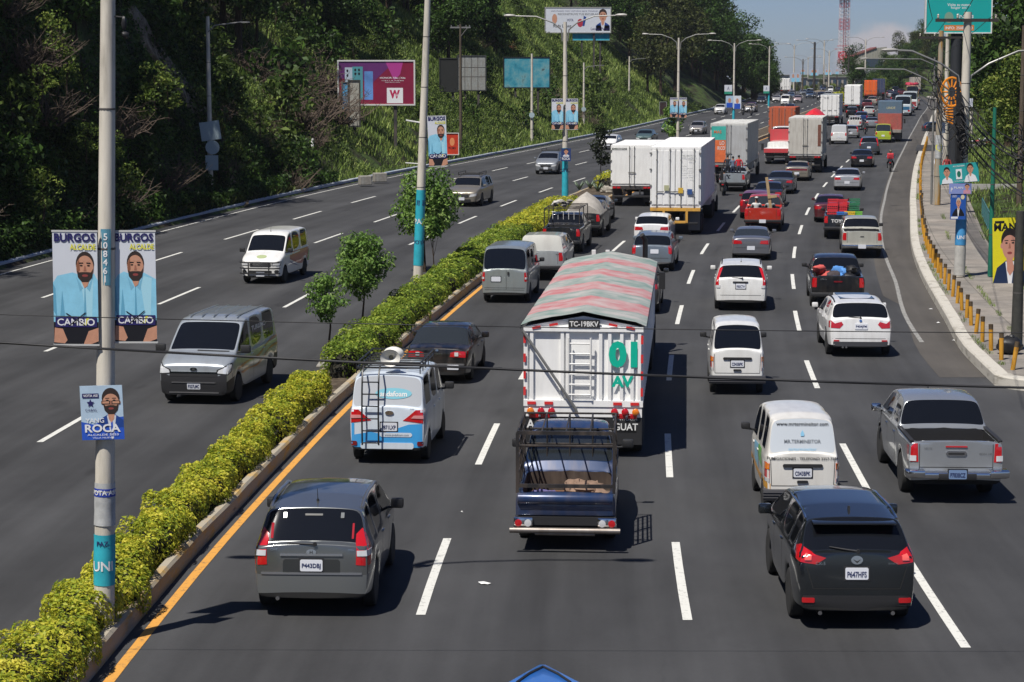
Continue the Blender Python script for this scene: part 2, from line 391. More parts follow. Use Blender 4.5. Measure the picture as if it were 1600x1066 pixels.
# left carriageway and right carriageway are one sheet, the median stands on it
def rr(Y): return RK(Y)+.02 if Y > 53 else 40+RK(53)
o_r = strip('road', OL+.02, lambda Y: RK(max(Y, 53)), YS_ROAD, 0, ASP)
strip('road_apron', lambda Y: RK(max(Y, 53))-.5, 60, [-60, -20, 0, 20, 40, 48, 53.2], -.004, ASP)
strip('gutter', lambda Y: RK(Y)-(1.25 if Y < 75 else 1.7), lambda Y: RK(Y)+.05, [y for y in YS_ROAD if 53 < y < 700], .004, ASP2)
# markings
def paint(name, c, wear):
    m = bpy.data.materials.new(name); m.use_nodes = True; n = m.node_tree.nodes; l = m.node_tree.links; b = n['Principled BSDF']
    t = n.new('ShaderNodeNewGeometry'); q = n.new('ShaderNodeTexNoise'); q.inputs['Scale'].default_value = 7; q.inputs['Detail'].default_value = 9; q.inputs['Roughness'].default_value = .75
    l.new(t.outputs['Position'], q.inputs['Vector']); r = n.new('ShaderNodeMapRange'); r.inputs['From Min'].default_value = .62-wear; r.inputs['From Max'].default_value = .70-wear*.6; l.new(q.outputs[0], r.inputs['Value'])
    x = n.new('ShaderNodeMix'); x.data_type = 'RGBA'; x.inputs['A'].default_value = (*c, 1); x.inputs['B'].default_value = (c[0]*.35+.04, c[1]*.35+.04, c[2]*.35+.04, 1); l.new(r.outputs[0], x.inputs['Factor'])
    l.new(x.outputs['Result'], b.inputs['Base Color']); b.inputs['Roughness'].default_value = .7; MATS[name] = m; return m
PW = paint('white_road_paint', (.58, .58, .54), .08); PY = paint('yellow_road_paint', (.58, .28, .05), .09); PWW = paint('worn_white_paint', (.27, .265, .245), .16)
def dashes(name, off, starts, ln=5.2, wd=.14):
    b = MB()
    for s in starts:
        of = off(s) if callable(off) else off
        e = s+ln*(1 if s < 200 else 1)
        ys = [s, s+ln/3, s+2*ln/3, e]
        b.grid([[(BX(y)+of-wd/2, y, ZR(y)+.006), (BX(y)+of+wd/2, y, ZR(y)+.006)] for y in ys])
    o = b.build(name, PW); tag(o, kind='structure')
cyc = lambda s, n: [s+12.1*i for i in range(n)]
dashes('lane_marking', lambda Y: -3.93-.1*sst(50, 95, Y), [30, 42.2, 54.6]+cyc(68.4, 45))
dashes('lane_marking', 0, [29.7, 40.8, 54.4]+cyc(67, 45))
dashes('lane_marking', lambda Y: 3.8+.3*sst(40, 100, Y), [15, 28.2, 39.3, 53.0]+cyc(65.2, 45), 5.4)
dashes('lane_marking', lambda Y: -13.75+.4*sst(120, 160, Y), [8, 20.4, 32.8, 44.9, 59.2]+cyc(71.6, 42), 4.9)
dashes('lane_marking', lambda Y: -18.35+.7*sst(120, 160, Y), [24, 36, 48, 60.4]+cyc(72.5, 42), 5.4)
dashes('lane_marking', lambda Y: -23.1+1.2*sst(120, 180, Y), [62, 74.5]+cyc(86.5, 40), 5.6)
YS_M = [y for y in YS_ROAD if y < 700]
strip('edge_line', -7.83, -7.68, YS_M, .006, PY)
strip('edge_line', -27.60, -27.50, [y for y in YS_M if y < 420], .006, PW)
er = pchip([(50, 7.0), (58, 7.5), (67.8, 7.55), (82, 8.0), (100, 8.1), (112, 8.2), (127, 8.35), (152, 8.35), (240, 8.3), (600, 8.3)])
strip('edge_line', lambda Y: er(Y)-.07, lambda Y: er(Y)+.07, [y for y in YS_M if 60 < y < 420], .009, PWW)
# --- median: raised soil bed between two kerbs
SOIL = ramp_mat('median_soil', [(.3, '2b241b'), (.5, '4a4034'), (.7, '6d6353')], 4, bump=.6)
ML = pchip([(0, -9.2), (50, -9.3), (70, -9.75), (90, -10.4), (120, -10.9), (300, -11), (900, -11)])
MR = -8.02
def gaps(ys): return ys
strip('median_bed', lambda Y: ML(Y)+.15, MR-.16, YS_M, .004, SOIL, h=.15)
def kerb_mat(name, base, patch, amt):
    return ramp_mat(name, [(.30, patch), (.30+amt, base), (.62, base), (.8, '3a352e')], 1.6, rough=.85, bump=.5, bd=.03, mapscale=(1, .7, 3))
KY = kerb_mat('yellow_kerb_concrete', '9c9484', 'b8903c', .20); KW = kerb_mat('white_kerb_concrete', 'b3afa5', '7d776b', .18); KB = kerb_mat('blue_white_kerb', 'a4a9b0', '6d86a6', .2)
def kerb(name, off, wd, h, ys, m, label, seg=True):
    b = MB(); rnd = random.Random(3)
    f = off if callable(off) else (lambda Y: off)
    prev = None; rows = []
    for k, Y in enumerate(ys):
        X = BX(Y)+f(Y); z = ZR(Y); j = rnd.uniform(-.012, .012)
        rows.append([(X, Y, z-.08), (X+.01, Y, z+h*.85+j), (X+.05, Y, z+h+j), (X+wd-.05, Y, z+h+j), (X+wd-.01, Y, z+h*.85+j), (X+wd, Y, z-.08)])
    b.grid(rows)
    for r in (rows[0], rows[-1]): b.add(r, [tuple(range(6))])
    o = b.build(name, m, sm=30); tag(o, kind='structure'); return o
FY = [y for y in [10+1.1*i for i in range(0, 130)]+[155+4*i for i in range(0, 60)]+[400+20*i for i in range(0, 18)]]
kerb('median_kerb', lambda Y: MR-.2+float(fbm(Y*.35, 3., 5, 2))*.06, .22, .30, FY, KY, '')
kerb('median_kerb', lambda Y: ML(Y), .18, .2, FY, KY, '')
kerb('roadside_kerb', OL-.25, .28, .26, [y for y in FY if 40 < y < 470], KB, '')
FR = [53.6+1.05*i for i in range(0, 130)]+[192+4*i for i in range(0, 70)]
kerb('sidewalk_kerb', lambda Y: RK(Y), .42, .3, FR, KW, '')
# kerb corner turning right at the near end of the pavement
b = MB(); cp = []
for k in range(9):
    a = PI/2*k/8; cp.append((BX(53.6)+RK(53.6)+2.6*(1-math.cos(a)), 53.6-1.7*math.sin(a)))
cp += [(cp[-1][0]+2*i, 51.9-.03*i) for i in range(1, 14)]
rows = []
for k, (x, y) in enumerate(cp):
    a = cp[max(k-1, 0)]; c = cp[min(k+1, len(cp)-1)]; t = Vector((c[0]-a[0], c[1]-a[1], 0)).normalized(); n_ = Vector((-t.y, t.x, 0))
    rows.append([(x, y, -.08), (x+n_.x*.01, y+n_.y*.01, .26), (x+n_.x*.05, y+n_.y*.05, .3), (x+n_.x*.42, y+n_.y*.42, .3), (x+n_.x*.42, y+n_.y*.42, -.08)])
b.grid(rows); tag(b.build('sidewalk_kerb', KW, sm=30), kind='structure')
# pavement slabs
SW = bpy.data.materials.new('pavement_concrete'); SW.use_nodes = True
def _sw():
    n = SW.node_tree.nodes; l = SW.node_tree.links; b = n['Principled BSDF']; uv = n.new('ShaderNodeUVMap')
    br = n.new('ShaderNodeTexBrick'); br.offset = 0; br.inputs['Color1'].default_value = (.25, .222, .19, 1); br.inputs['Color2'].default_value = (.19, .175, .155, 1); br.inputs['Mortar'].default_value = (.12, .11, .09, 1)
    br.inputs['Scale'].default_value = 1; br.inputs['Mortar Size'].default_value = .02; br.inputs['Brick Width'].default_value = 1.75; br.inputs['Row Height'].default_value = 2.1; l.new(uv.outputs[0], br.inputs[0])
    no = n.new('ShaderNodeTexNoise'); no.inputs['Scale'].default_value = .8; no.inputs['Detail'].default_value = 9; no.inputs['Roughness'].default_value = .7; l.new(uv.outputs[0], no.inputs[0])
    r = n.new('ShaderNodeMapRange'); r.inputs['From Min'].default_value = .3; r.inputs['From Max'].default_value = .7; r.inputs['To Min'].default_value = .6; r.inputs['To Max'].default_value = 1.25; l.new(no.outputs[0], r.inputs[0])
    x = n.new('ShaderNodeMix'); x.data_type = 'RGBA'; x.blend_type = 'MULTIPLY'; x.inputs['Factor'].default_value = 1; l.new(br.outputs[0], x.inputs['A']); l.new(r.outputs[0], x.inputs['B'])
    l.new(x.outputs['Result'], b.inputs['Base Color']); b.inputs['Roughness'].default_value = .9
_sw()
strip('pavement', lambda Y: RK(Y)+.42-.02, lambda Y: RK(Y)+3.55, [53.6+2*i for i in range(0, 70)]+[200+8*i for i in range(0, 35)], .004, SW, h=.27)
b = MB(); q = [(x, y+.35) for x, y in cp[1:]]+[(cp[-1][0], 60), (BX(60)+RK(60)+3.5, 60), (BX(53.6)+RK(53.6)+.4, 53.65)]
b.prism(q, -.1, .268); me = b.mesh('pavement'); uvl = me.uv_layers.new(name='UVMap')
for li, lp in enumerate(me.loops): c = me.vertices[lp.vertex_index].co; uvl.data[li].uv = (c.x, c.y)
tag(link('pavement', me, SW), kind='structure')
# side-street mouth crossing the pavement
strip('road_apron', lambda Y: RK(Y)-.3, lambda Y: RK(Y)+60, [191, 196, 201, 206], .31, ASP)

# ------------------------------------------------------------------ foliage
def leaf_mesh(name, P, N, size, rnd=None, curl=.25, asp=1.7, nz=.75):
    """P points, N preferred normals; one bent rhombic leaf (2 triangles folded on the midrib) per point"""
    n = len(P); rnd = rnd or rng
    P = np.asarray(P, float); N = np.asarray(N, float)+rnd.normal(0, nz, (n, 3)); N /= np.linalg.norm(N, axis=1)[:, None]+1e-9
    T = rnd.normal(0, 1, (n, 3)); T -= N*(T*N).sum(1)[:, None]; T /= np.linalg.norm(T, axis=1)[:, None]+1e-9; B_ = np.cross(N, T)
    s = (size*rnd.uniform(.6, 1.4, n))[:, None]
    a = P-T*s*.5*asp; c = P+T*s*.5*asp; d = P+B_*s*.42+N*s*curl; e = P-B_*s*.42+N*s*curl
    V = np.stack([a, d, c, e], 1).reshape(-1, 3)
    me = bpy.data.meshes.new(name); me.vertices.add(4*n); me.vertices.foreach_set('co', V.ravel())
    me.loops.add(4*n); me.loops.foreach_set('vertex_index', np.arange(4*n)); me.polygons.add(n)
    me.polygons.foreach_set('loop_start', np.arange(n)*4); me.update(calc_edges=True); return me
def clump_points(cl, per_area, shell=.35, rnd=None):
    rnd = rnd or rng; P = []; N = []
    for (x, y, z, r) in cl:
        k = max(6, int(per_area*r*r)); d = rnd.normal(0, 1, (k, 3)); d /= np.linalg.norm(d, axis=1)[:, None]
        rad = r*(1-shell*rnd.random(k)**1.3)*(1+.18*np.sin(d[:, 0]*5+x*3)*np.cos(d[:, 1]*4+y))
        P.append(np.array([x, y, z])+d*rad[:, None]*np.array([1, 1, .8])); N.append(d+np.array([0, 0, .35]))
    return np.concatenate(P), np.concatenate(N)
G_HEDGE = leaf_mat('hedge_leaf', [(.28, '566b26'), (.42, '8b9a30'), (.55, 'bab83a'), (.74, 'd8cd58')], 2.2, isl=.22)
G_HEDGE2 = leaf_mat('hedge_leaf_green', [(.28, '3a521e'), (.45, '6a832e'), (.6, '94a540'), (.78, 'b8bd54')], 1.1, isl=.25)
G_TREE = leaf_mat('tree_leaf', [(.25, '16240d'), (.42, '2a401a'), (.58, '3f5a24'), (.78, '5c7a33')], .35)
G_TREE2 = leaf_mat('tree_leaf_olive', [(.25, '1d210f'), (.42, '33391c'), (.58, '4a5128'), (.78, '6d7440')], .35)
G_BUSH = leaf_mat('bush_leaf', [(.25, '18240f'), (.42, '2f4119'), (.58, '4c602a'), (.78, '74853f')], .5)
G_DRY = leaf_mat('dry_leaf', [(.25, '2a231a'), (.45, '483b2b'), (.6, '62513a'), (.78, '7d6b4c')], .5)
G_GRASS = leaf_mat('grass_blade', [(.25, '37431f'), (.42, '56692f'), (.56, '738a40'), (.72, '9ba65e')], .14, tr=.2)
BARK = ramp_mat('bark', [(.3, '1f1811'), (.5, '3b3026'), (.75, '5c5043')], 7, bump=.7, mapscale=(1, 1, .25))
DARKCORE = mat('hedge_core_dark', '1a180d', .9, var=.3)  # near-black fill for the solid core inside the hedge leaves
# clipped hedges on the median
def hedge(label, Y0, Y1, hgt, m, w0=.0, w1=.0, lsz=.055, dens=1.0, wig=1.0, group='clipped hedges along the median'):
    P = []; N = []; core = MB(); rows = []; Yc = (Y0+Y1)/2
    L_ = lambda Y: ML(Y)+.20+w0+.10*math.sin(Y*2.1)*wig+.06*math.sin(Y*5.3)*wig
    R_ = lambda Y: MR-(.14-.13*sst(31.5, 29.5, Y) if 0 else (.02+.13*sst(29.5, 32, Y) if Y < 52 else .10))+w1+.09*math.sin(Y*1.7+1)*wig+.06*math.sin(Y*4.4+2)*wig
    nper = int(980*dens*(.055/lsz)**2)
    n = int((Y1-Y0)*nper)
    rd = np.random.default_rng(int(Y0*10))
    Ys = rd.uniform(Y0, Y1, n); t = rd.uniform(0, 1, n)
    for Y, q in zip(Ys, t):
        l_, r_ = L_(Y), R_(Y); end = min(1, min(Y-Y0, Y1-Y)/.45+.25)
        hh = hgt*(1+.10*math.sin(Y*2.7)+.07*math.sin(Y*6.1+1))*math.sqrt(min(1, end+.3))
        c = (l_+r_)/2; hw = (r_-l_)/2*min(1, end+.15)
        # superellipse section from left foot over the top to the right foot
        if q < .55: cx = 2*q/.55-1; sz = (1-abs(cx)**6)**.25
        else: sz = abs(q-.775)/.225; cx = math.copysign((1-sz**6)**.25, q-.775)
        x = c-hw*cx; z = .16+(hh-.1)*sz
        dp = 1-.22*rd.random()**2
        x = c+(x-c)*dp; z = .16+(z-.16)*dp
        lump = .06*math.sin(Y*9+x*7)*wig
        P.append((BX(Y)+x, Y, ZR(Y)+z+lump)); N.append((-cx*abs(cx)**2*1.2, rd.normal(0, .2), sz**3+.35))
    me = leaf_mesh('hedge', P, N, lsz, rd, nz=.5); 
    k = MB(); ys = [Y0+.2+(Y1-Y0-.4)*i/max(2, int((Y1-Y0)/.6)) for i in range(max(2, int((Y1-Y0)/.6))+1)]
    rows = []
    for i, Y in enumerate(ys):
        e = .45 if i in (0, len(ys)-1) else 1
        l_, r_ = L_(Y), R_(Y); c = (l_+r_)/2; hw = (r_-l_)/2*.8*e; hh = hgt*.84*e
        rows.append([(BX(Y)+c-hw, Y, ZR(Y)+.12), (BX(Y)+c-hw*.9, Y, ZR(Y)+hh*.8), (BX(Y)+c-hw*.5, Y, ZR(Y)+hh), (BX(Y)+c+hw*.5, Y, ZR(Y)+hh), (BX(Y)+c+hw*.9, Y, ZR(Y)+hh*.8), (BX(Y)+c+hw, Y, ZR(Y)+.12)])
    k.grid(rows)
    for r_ in (rows[0], rows[-1]): k.add(r_, [tuple(range(6))])
    root = thing('hedge', label, 'hedge', (BX(Yc)+(ML(Yc)+MR)/2, Yc, ZR(Yc)), 0, group)
    o = link('foliage', me, m, root); o.matrix_parent_inverse = Matrix.Translation(-Vector(root.location))
    o2 = k.build('hedge_core', DARKCORE, root); o2.matrix_parent_inverse = Matrix.Translation(-Vector(root.location))
hedge('long yellow green clipped hedge nearest the camera, from the frame corner past the postered pole', 20, 43.0, .66, G_HEDGE, lsz=.042)
hedge('yellow green hedge block just before the gap with the concrete drain slab', 43.3, 51.0, .72, G_HEDGE, lsz=.045)
hedge('round darker green hedge right after the median gap, under the leaning saplings', 53.6, 60.6, .85, G_HEDGE2, w0=.0, w1=.1, lsz=.06, wig=1.4)
hedge('dark green hedge section ending at the second light pole', 60.8, 73.5, .78, G_HEDGE2, lsz=.065)
hedge('long green hedge running from the second light pole beside the stopped vans', 74, 97, .78, G_HEDGE2, w0=.25, lsz=.075, wig=.5)
hedge('bright yellow hedge end before the third light pole beside the stopped pickups', 97, 116, .8, G_HEDGE, w0=.3, lsz=.08, wig=.4)
hedge('short yellow hedge stub beyond the agave plants left of the white box truck', 133, 142, 1.0, G_HEDGE, w0=.4, lsz=.12)
hedge('small far yellow hedge on the median before the distant roundabout', 400, 412, 1.4, G_HEDGE, lsz=.3)
hedge('second small far yellow hedge on the distant median', 424, 440, 1.4, G_HEDGE, lsz=.3)

# trees ------------------------------------------------------------
def crown_clumps(rnd, n, rad, hz, base, big=.42):
    cl = []
    for i in range(n):
        a = rnd.uniform(0, 2*PI); rr_ = rad*math.sqrt(rnd.random())*.8; t = rnd.random()
        z = base+hz*t; k = (1-abs(t-.45)*1.1)
        cl.append((rr_*math.cos(a)*k, rr_*math.sin(a)*k, z, rad*big*rnd.uniform(.55, 1.1)))
    return cl
def tree_proto(name, h, rad, base, nclump, lsz, m, seed, lean=0., dens=55, trunk_r=.2, big=.42, cat='tree', forks=5):
    rnd = random.Random(seed); rd = np.random.default_rng(seed)
    cl = crown_clumps(rnd, nclump, rad, h-base, base, big)
    P, N = clump_points(cl, dens/(lsz*lsz)*.06, .5, rd)
    cm = leaf_mesh('crown', P, N, lsz, rd)
    b = MB(); top = Vector((lean, 0, h*.72)); pts = [Vector((0, 0, -.3)), Vector((lean*.15+rnd.uniform(-.1, .1), 0, h*.25)), Vector((lean*.5, rnd.uniform(-.15, .15), h*.5)), top]
    b.tube(pts, [trunk_r*1.15, trunk_r*.8, trunk_r*.55, trunk_r*.25], 7)
    for i in range(forks):
        c = cl[rnd.randrange(len(cl))]; s = pts[1].lerp(pts[2], rnd.uniform(-.2, 1)); e = Vector(c[:3])
        b.tube([s, s.lerp(e, .5)+Vector((0, 0, -.1*rad)), e], [trunk_r*.4, trunk_r*.25, trunk_r*.08], 5)
    tm = b.mesh('trunk'); tm.materials.append(BARK); smooth_mesh(tm); cm.materials.append(m)
    return (name, cm, tm, cat)
def plant(proto, p, s=1., rz=0., label='', group=None, sz=None):
    name, cm, tm, cat = proto
    r = thing(name, label, cat, p, rz, group); r.scale = (s, s, sz or s)
    for nm, me in (('crown', cm), ('trunk', tm)):
        if me is not None:
            o = bpy.data.objects.new(nm, me); COL.objects.link(o); o.parent = r
    return r
T_BIG = [tree_proto('broadleaf_tree', 13, 4.6, 3.6, 34, .25, G_TREE, 11+i, trunk_r=.28, dens=60) for i in range(3)]
T_OLV = [tree_proto('broadleaf_tree', 12, 4.0, 4.0, 26, .25, G_TREE2, 31+i, trunk_r=.22, dens=46) for i in range(2)]
T_PINE = [tree_proto('pine_tree', 17, 3.0, 8.0, 20, .30, G_TREE2, 41+i, trunk_r=.26, dens=40, big=.5) for i in range(2)]
T_BUSH = [tree_proto('bush', 2.6, 1.5, .5, 14, .17, G_BUSH, 51+i, trunk_r=.06, dens=46, cat='bush', forks=4) for i in range(3)]
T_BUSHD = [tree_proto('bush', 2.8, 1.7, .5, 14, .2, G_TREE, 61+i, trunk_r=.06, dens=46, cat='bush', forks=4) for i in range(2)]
def dry_proto(seed):
    rnd = random.Random(seed); b = MB()
    for i in range(70):
        a = rnd.uniform(0, 2*PI); t = rnd.uniform(.3, 1.5); p0 = Vector((rnd.uniform(-.5, .5), rnd.uniform(-.5, .5), 0)); L_ = rnd.uniform(1.2, 2.8)
        p1 = p0+Vector((math.cos(a)*math.sin(t), math.sin(a)*math.sin(t), math.cos(t)*.9+.25))*L_*.5; p2 = p1+Vector((math.cos(a+.6)*.6, math.sin(a+.6)*.6, rnd.uniform(-.3, .7)))*L_*.45
        b.tube([p0, p1, p2], [.03, .02, .008], 3, False)
        for k in range(2):
            q = p1.lerp(p2, rnd.random()); b.tube([q, q+Vector((rnd.uniform(-.5, .5), rnd.uniform(-.5, .5), rnd.uniform(-.1, .6)))], [.014, .005], 3, False)
    me = b.mesh('branches'); me.materials.append(mat('dry_twig', '4e4238', .9, var=.35, vs=3)); return ('dry_bush', me, None, 'bush')
T_DRY = [dry_proto(71), dry_proto(72)]
rt = random.Random(99)
BL = {'bush': ('leafy green bush growing on the roadside hillside', 'green bushes on the hillside'),
      'dark': ('dark dense bush growing on the shaded cliff', 'dark bushes on the cliff'),
      'dry': ('leafless brown dry thicket clinging to the slope', 'dry thickets on the hillside'),
      'tree': ('dense dark broadleaf tree standing on the hillside above the road', 'broadleaf trees on the hillside'),
      'olive': ('thin olive green tree with open crown on the hillside', 'olive trees on the hillside'),
      'pine': ('tall bare-trunked pine standing high on the hillside', 'pines on the hillside')}
PR = {'bush': T_BUSH, 'dark': T_BUSHD, 'dry': T_DRY, 'tree': T_BIG, 'olive': T_OLV, 'pine': T_PINE}
def proj(p):
    z = p[2]-CZ; d = p[1]*math.cos(PITCH)-z*math.sin(PITCH); return 800+FPX*p[0]/d, 533-FPX*(p[1]*math.sin(PITCH)+z*math.cos(PITCH))/d
CLEAR = [(q, hcast((q[0]+q[2])/2, q[3]+6).y) for q in ((528, 90, 650, 170), (786, 86, 862, 142), (845, 8, 960, 50), (690, 85, 762, 148), (310, 150, 348, 290), (546, 120, 564, 200), (824, 90, 842, 225), (905, 98, 920, 200), (695, 205, 718, 245), (712, 60, 730, 235))]
SIZ = {'bush': (1.4, 2.4), 'dark': (1.6, 2.6), 'dry': (1.2, 1.6), 'tree': (4.6, 13), 'olive': (4, 12), 'pine': (3, 17)}
def put(kind, e, Y, s=1., sz=None, sink=.2):
    p = hp(OL-e, Y); r, h = SIZ[kind]; u0, v0 = proj(p); u1, v1 = proj((p.x, p.y, p.z+h*s*1.2)); rr_ = r*s*pxm(Y)*1.15
    for q, Yb in CLEAR:
        if Y < Yb+1 and u0+rr_ > q[0] and u0-rr_ < q[2] and v1 < q[3] and v0 > q[1]: return
    p = hp(OL-e, Y); p.z -= sink; plant(rt.choice(PR[kind]), p, s*rt.uniform(.85, 1.2), rt.uniform(0, 6.28), *BL[kind], sz=sz)
# near cliff: scattered dark bushes, a few lighter-leaved ones
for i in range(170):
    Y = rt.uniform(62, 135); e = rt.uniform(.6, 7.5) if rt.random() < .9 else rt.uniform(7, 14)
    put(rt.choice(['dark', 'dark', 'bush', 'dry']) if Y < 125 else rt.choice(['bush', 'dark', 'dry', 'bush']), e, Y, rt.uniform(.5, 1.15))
for i in range(150):
    Y = 135+rt.random()**1.2*190; e = rt.uniform(2.5, 26)
    put(rt.choice(['bush', 'bush', 'dark', 'dry', 'bush']), e, Y, rt.uniform(.45, 1.1))
# trees on the cliff top that keep the near hill in shade, pines higher up
for i in range(26): put(rt.choice(['tree', 'olive']), rt.uniform(8.5, 13), 48+i*3.4+rt.uniform(-1.5, 1.5), rt.uniform(.65, .95))
for i in range(22): put(rt.choice(['pine', 'tree', 'olive']), rt.uniform(15, 34), 132+i*5.+rt.uniform(-2, 2), rt.uniform(.75, 1.1))
for i in range(20): put(rt.choice(['tree', 'olive', 'tree']), rt.uniform(5, 22), 215+i*7+rt.uniform(-3, 3), rt.uniform(.8, 1.2))
for i in range(34): put(rt.choice(['tree', 'tree', 'olive']), rt.uniform(3.5, 16), 245+i*6.+rt.uniform(-3, 3), rt.uniform(.95, 1.45))
for i in range(26): put(rt.choice(['tree', 'olive']), rt.uniform(1.5, 12), 385+i*5+rt.uniform(-3, 3), rt.uniform(.8, 1.25))
for i in range(34): put(rt.choice(['pine', 'tree', 'olive', 'tree']), rt.uniform(13, 30), 122+i*3.6+rt.uniform(-2, 2), rt.uniform(.6, .95))
k = 0
while k < 95:
    Y = 128+rt.random()*140; e = rt.uniform(3, 27)
    if fbm(e*.13, Y*.06, 61, 2) > .02: put(rt.choice(['dark', 'dark', 'bush']), e, Y, rt.uniform(1.1, 2.0)); k += 1
for (u, v, s) in ((448, 120, 1.5), (470, 150, 1.7), (440, 170, 1.5), (495, 178, 1.6), (520, 190, 1.3), (465, 200, 1.6), (500, 140, 1.4), (425, 140, 1.3), (380, 110, 1.2), (30, 110, 1.2), (60, 190, 1.1), (175, 210, 1.1)):
    p = hcast(u, v); plant(rt.choice(T_DRY), p+Vector((.6, -.6, -.2)), s, rt.uniform(0, 6), *BL['dry'])
T_LIT = [tree_proto('bush', 2.2, 1.2, .5, 12, .12, leaf_mat('sunlit_tone_leaf', [(.25, '364a1c'), (.45, '566c2a'), (.6, '74863a'), (.78, '9aa052')], .8), 151+i, trunk_r=.05, dens=34, cat='bush', forks=4) for i in range(2)]  # sunlight is put into the lighter leaf colours of these cliff bushes
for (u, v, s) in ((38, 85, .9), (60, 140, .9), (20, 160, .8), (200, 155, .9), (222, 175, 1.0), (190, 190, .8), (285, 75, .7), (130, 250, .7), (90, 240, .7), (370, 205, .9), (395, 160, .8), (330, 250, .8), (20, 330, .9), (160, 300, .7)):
    p = hcast(u, v); plant(rt.choice(T_LIT), p+Vector((1.6, -1.2, -.2)), s, rt.uniform(0, 6), 'feathery bush on the dark cliff, leaves coloured lighter as if sunlit', 'bushes coloured as if sunlit on the dark cliff')
# grass and weeds on the slope (uncountable)
def grass(name, n, fn, size, m, seed):
    rd = np.random.default_rng(seed); P = []
    while len(P) < n:
        q = fn(rd)
        if q is not None: P.append(q)
    P = np.array(P); k = len(P); a = rd.uniform(0, 2*PI, k); s = size(P[:, 1])*rd.uniform(.5, 1.5, k); ln = rd.normal(0, .35, (k, 2))
    W = np.stack([np.cos(a), np.sin(a), 0*a], 1)*s[:, None]*.095; top = np.stack([ln[:, 0]*s, ln[:, 1]*s, s], 1)
    V = np.stack([P-W, P+W, P+W*.5+top, P-W*.3+top*.96], 1).reshape(-1, 3)
    me = bpy.data.meshes.new(name); me.vertices.add(4*k); me.vertices.foreach_set('co', V.ravel()); me.loops.add(4*k); me.loops.foreach_set('vertex_index', np.arange(4*k))
    me.polygons.add(k); me.polygons.foreach_set('loop_start', np.arange(k)*4); me.update(calc_edges=True)
    o = link(name, me, m); tag(o, kind='stuff'); return o
def f_left(rd):
    Y = 125+rd.random()**1.1*215; e = rd.random()**.8*27+.1
    if fbm(e*.22, Y*.09, 77, 3) < -.2: return None
    return tuple(hp(OL-e, Y)-Vector((0, 0, .03)))
tag(grass('grass', 230000, f_left, lambda Y: .24+Y*.0008, G_GRASS, 1), 'long sunlit green grass covering the hillside slope', 'grass')
def f_cliff(rd):
    Y = 60+rd.random()*75; e = rd.random()*8+.1
    if fbm(e*.3, Y*.12, 78, 3) < -.06: return None
    return tuple(hp(OL-e, Y)-Vector((0, 0, .03)))
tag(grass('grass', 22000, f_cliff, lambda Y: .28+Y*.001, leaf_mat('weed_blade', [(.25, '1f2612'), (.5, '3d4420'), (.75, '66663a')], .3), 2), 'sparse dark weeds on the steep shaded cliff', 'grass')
def cover(name, n, fn, lsz, m, seed, up=.6):
    rd = np.random.default_rng(seed); P = []
    while len(P) < n:
        q = fn(rd)
        if q is not None: P.append(q)
    P = np.array(P); P[:, 2] += rd.random(len(P))**1.5*up*(.5+1.6*np.clip(fbm(P[:, 0]*.45, P[:, 1]*.3, 12, 3)+.35, 0, 1)); N = np.tile(np.array([.5, -.1, .8]), (len(P), 1)); o = link(name, leaf_mesh(name, P, N, lsz, rd), m); tag(o, kind='stuff'); return o
def c_cliff(rd):
    Y = 58+rd.random()*82; e = rd.random()**1.1*9+.1
    if fbm(e*.35+5, Y*.16, 44, 3) < -.10: return None
    return tuple(hp(OL-e, Y))
def c_hill(rd):
    Y = 128+rd.random()**1.1*240; e = rd.random()*28+.3
    if fbm(e*.2+9, Y*.08, 45, 3) < .06: return None
    return tuple(hp(OL-e, Y))
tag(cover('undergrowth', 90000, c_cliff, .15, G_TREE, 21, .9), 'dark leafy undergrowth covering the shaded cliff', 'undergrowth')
tag(cover('undergrowth', 70000, c_hill, .15, G_BUSH, 22, .9), 'mixed low undergrowth spread over the hillside', 'undergrowth')
def patch(name, pts, wd, m, lift=.12):
    b = MB(); rows = []
    for k, (u, v) in enumerate(pts):
        c = hcast(u, v); row = []
        for j in range(-3, 4):
            a = pts[min(k+1, len(pts)-1)]; d = Vector((a[0]-pts[max(k-1, 0)][0], a[1]-pts[max(k-1, 0)][1])).normalized(); w_ = wd*pxm(c.y)*(.5+.5*math.sin(PI*(k+.5)/len(pts)))*random.uniform(.8, 1.1)
            q = hcast(u-d.y*w_*j/3, v+d.x*w_*j/3); q += Vector((.3, -.3, .15))*(lift+random.uniform(0, .25))*3*(1 if abs(j) < 3 else 0); row.append(q)
        rows.append(row)
    b.grid(rows); o = b.build(name, m, sm=60); tag(o, kind='structure')
patch('terrain', [(200, 10), (215, 40), (235, 75), (262, 110), (285, 140), (308, 175), (325, 190)], .5, ramp_mat('pale_rock', [(.35, '3a342c'), (.5, '6d655a'), (.7, '8d857a')], 1.5, bump=.8, bd=.2))
patch('terrain', [(798, 66), (802, 80), (812, 95), (826, 112), (850, 128)], .7, ramp_mat('red_soil', [(.35, '4a2a1a'), (.5, '7a4a32'), (.7, '946048')], 1.2, bump=.8, bd=.2))
patch('terrain', [(345, 262), (352, 285), (372, 305), (385, 318)], .6, ramp_mat('dry_soil', [(.35, '4a4030'), (.5, '7a6c55'), (.7, '94866a')], 1.8, bump=.8, bd=.2))
def f_right(rd):
    Y = 56+rd.random()**1.3*240; e = rd.random()**1.2*30+.1
    return tuple(hp(RK(Y)+3.42+e, Y)-Vector((0, 0, .03)))
tag(grass('grass', 60000, f_right, lambda Y: .10+Y*.0012, G_GRASS, 3), 'short green grass on the bank beyond the pavement', 'grass')
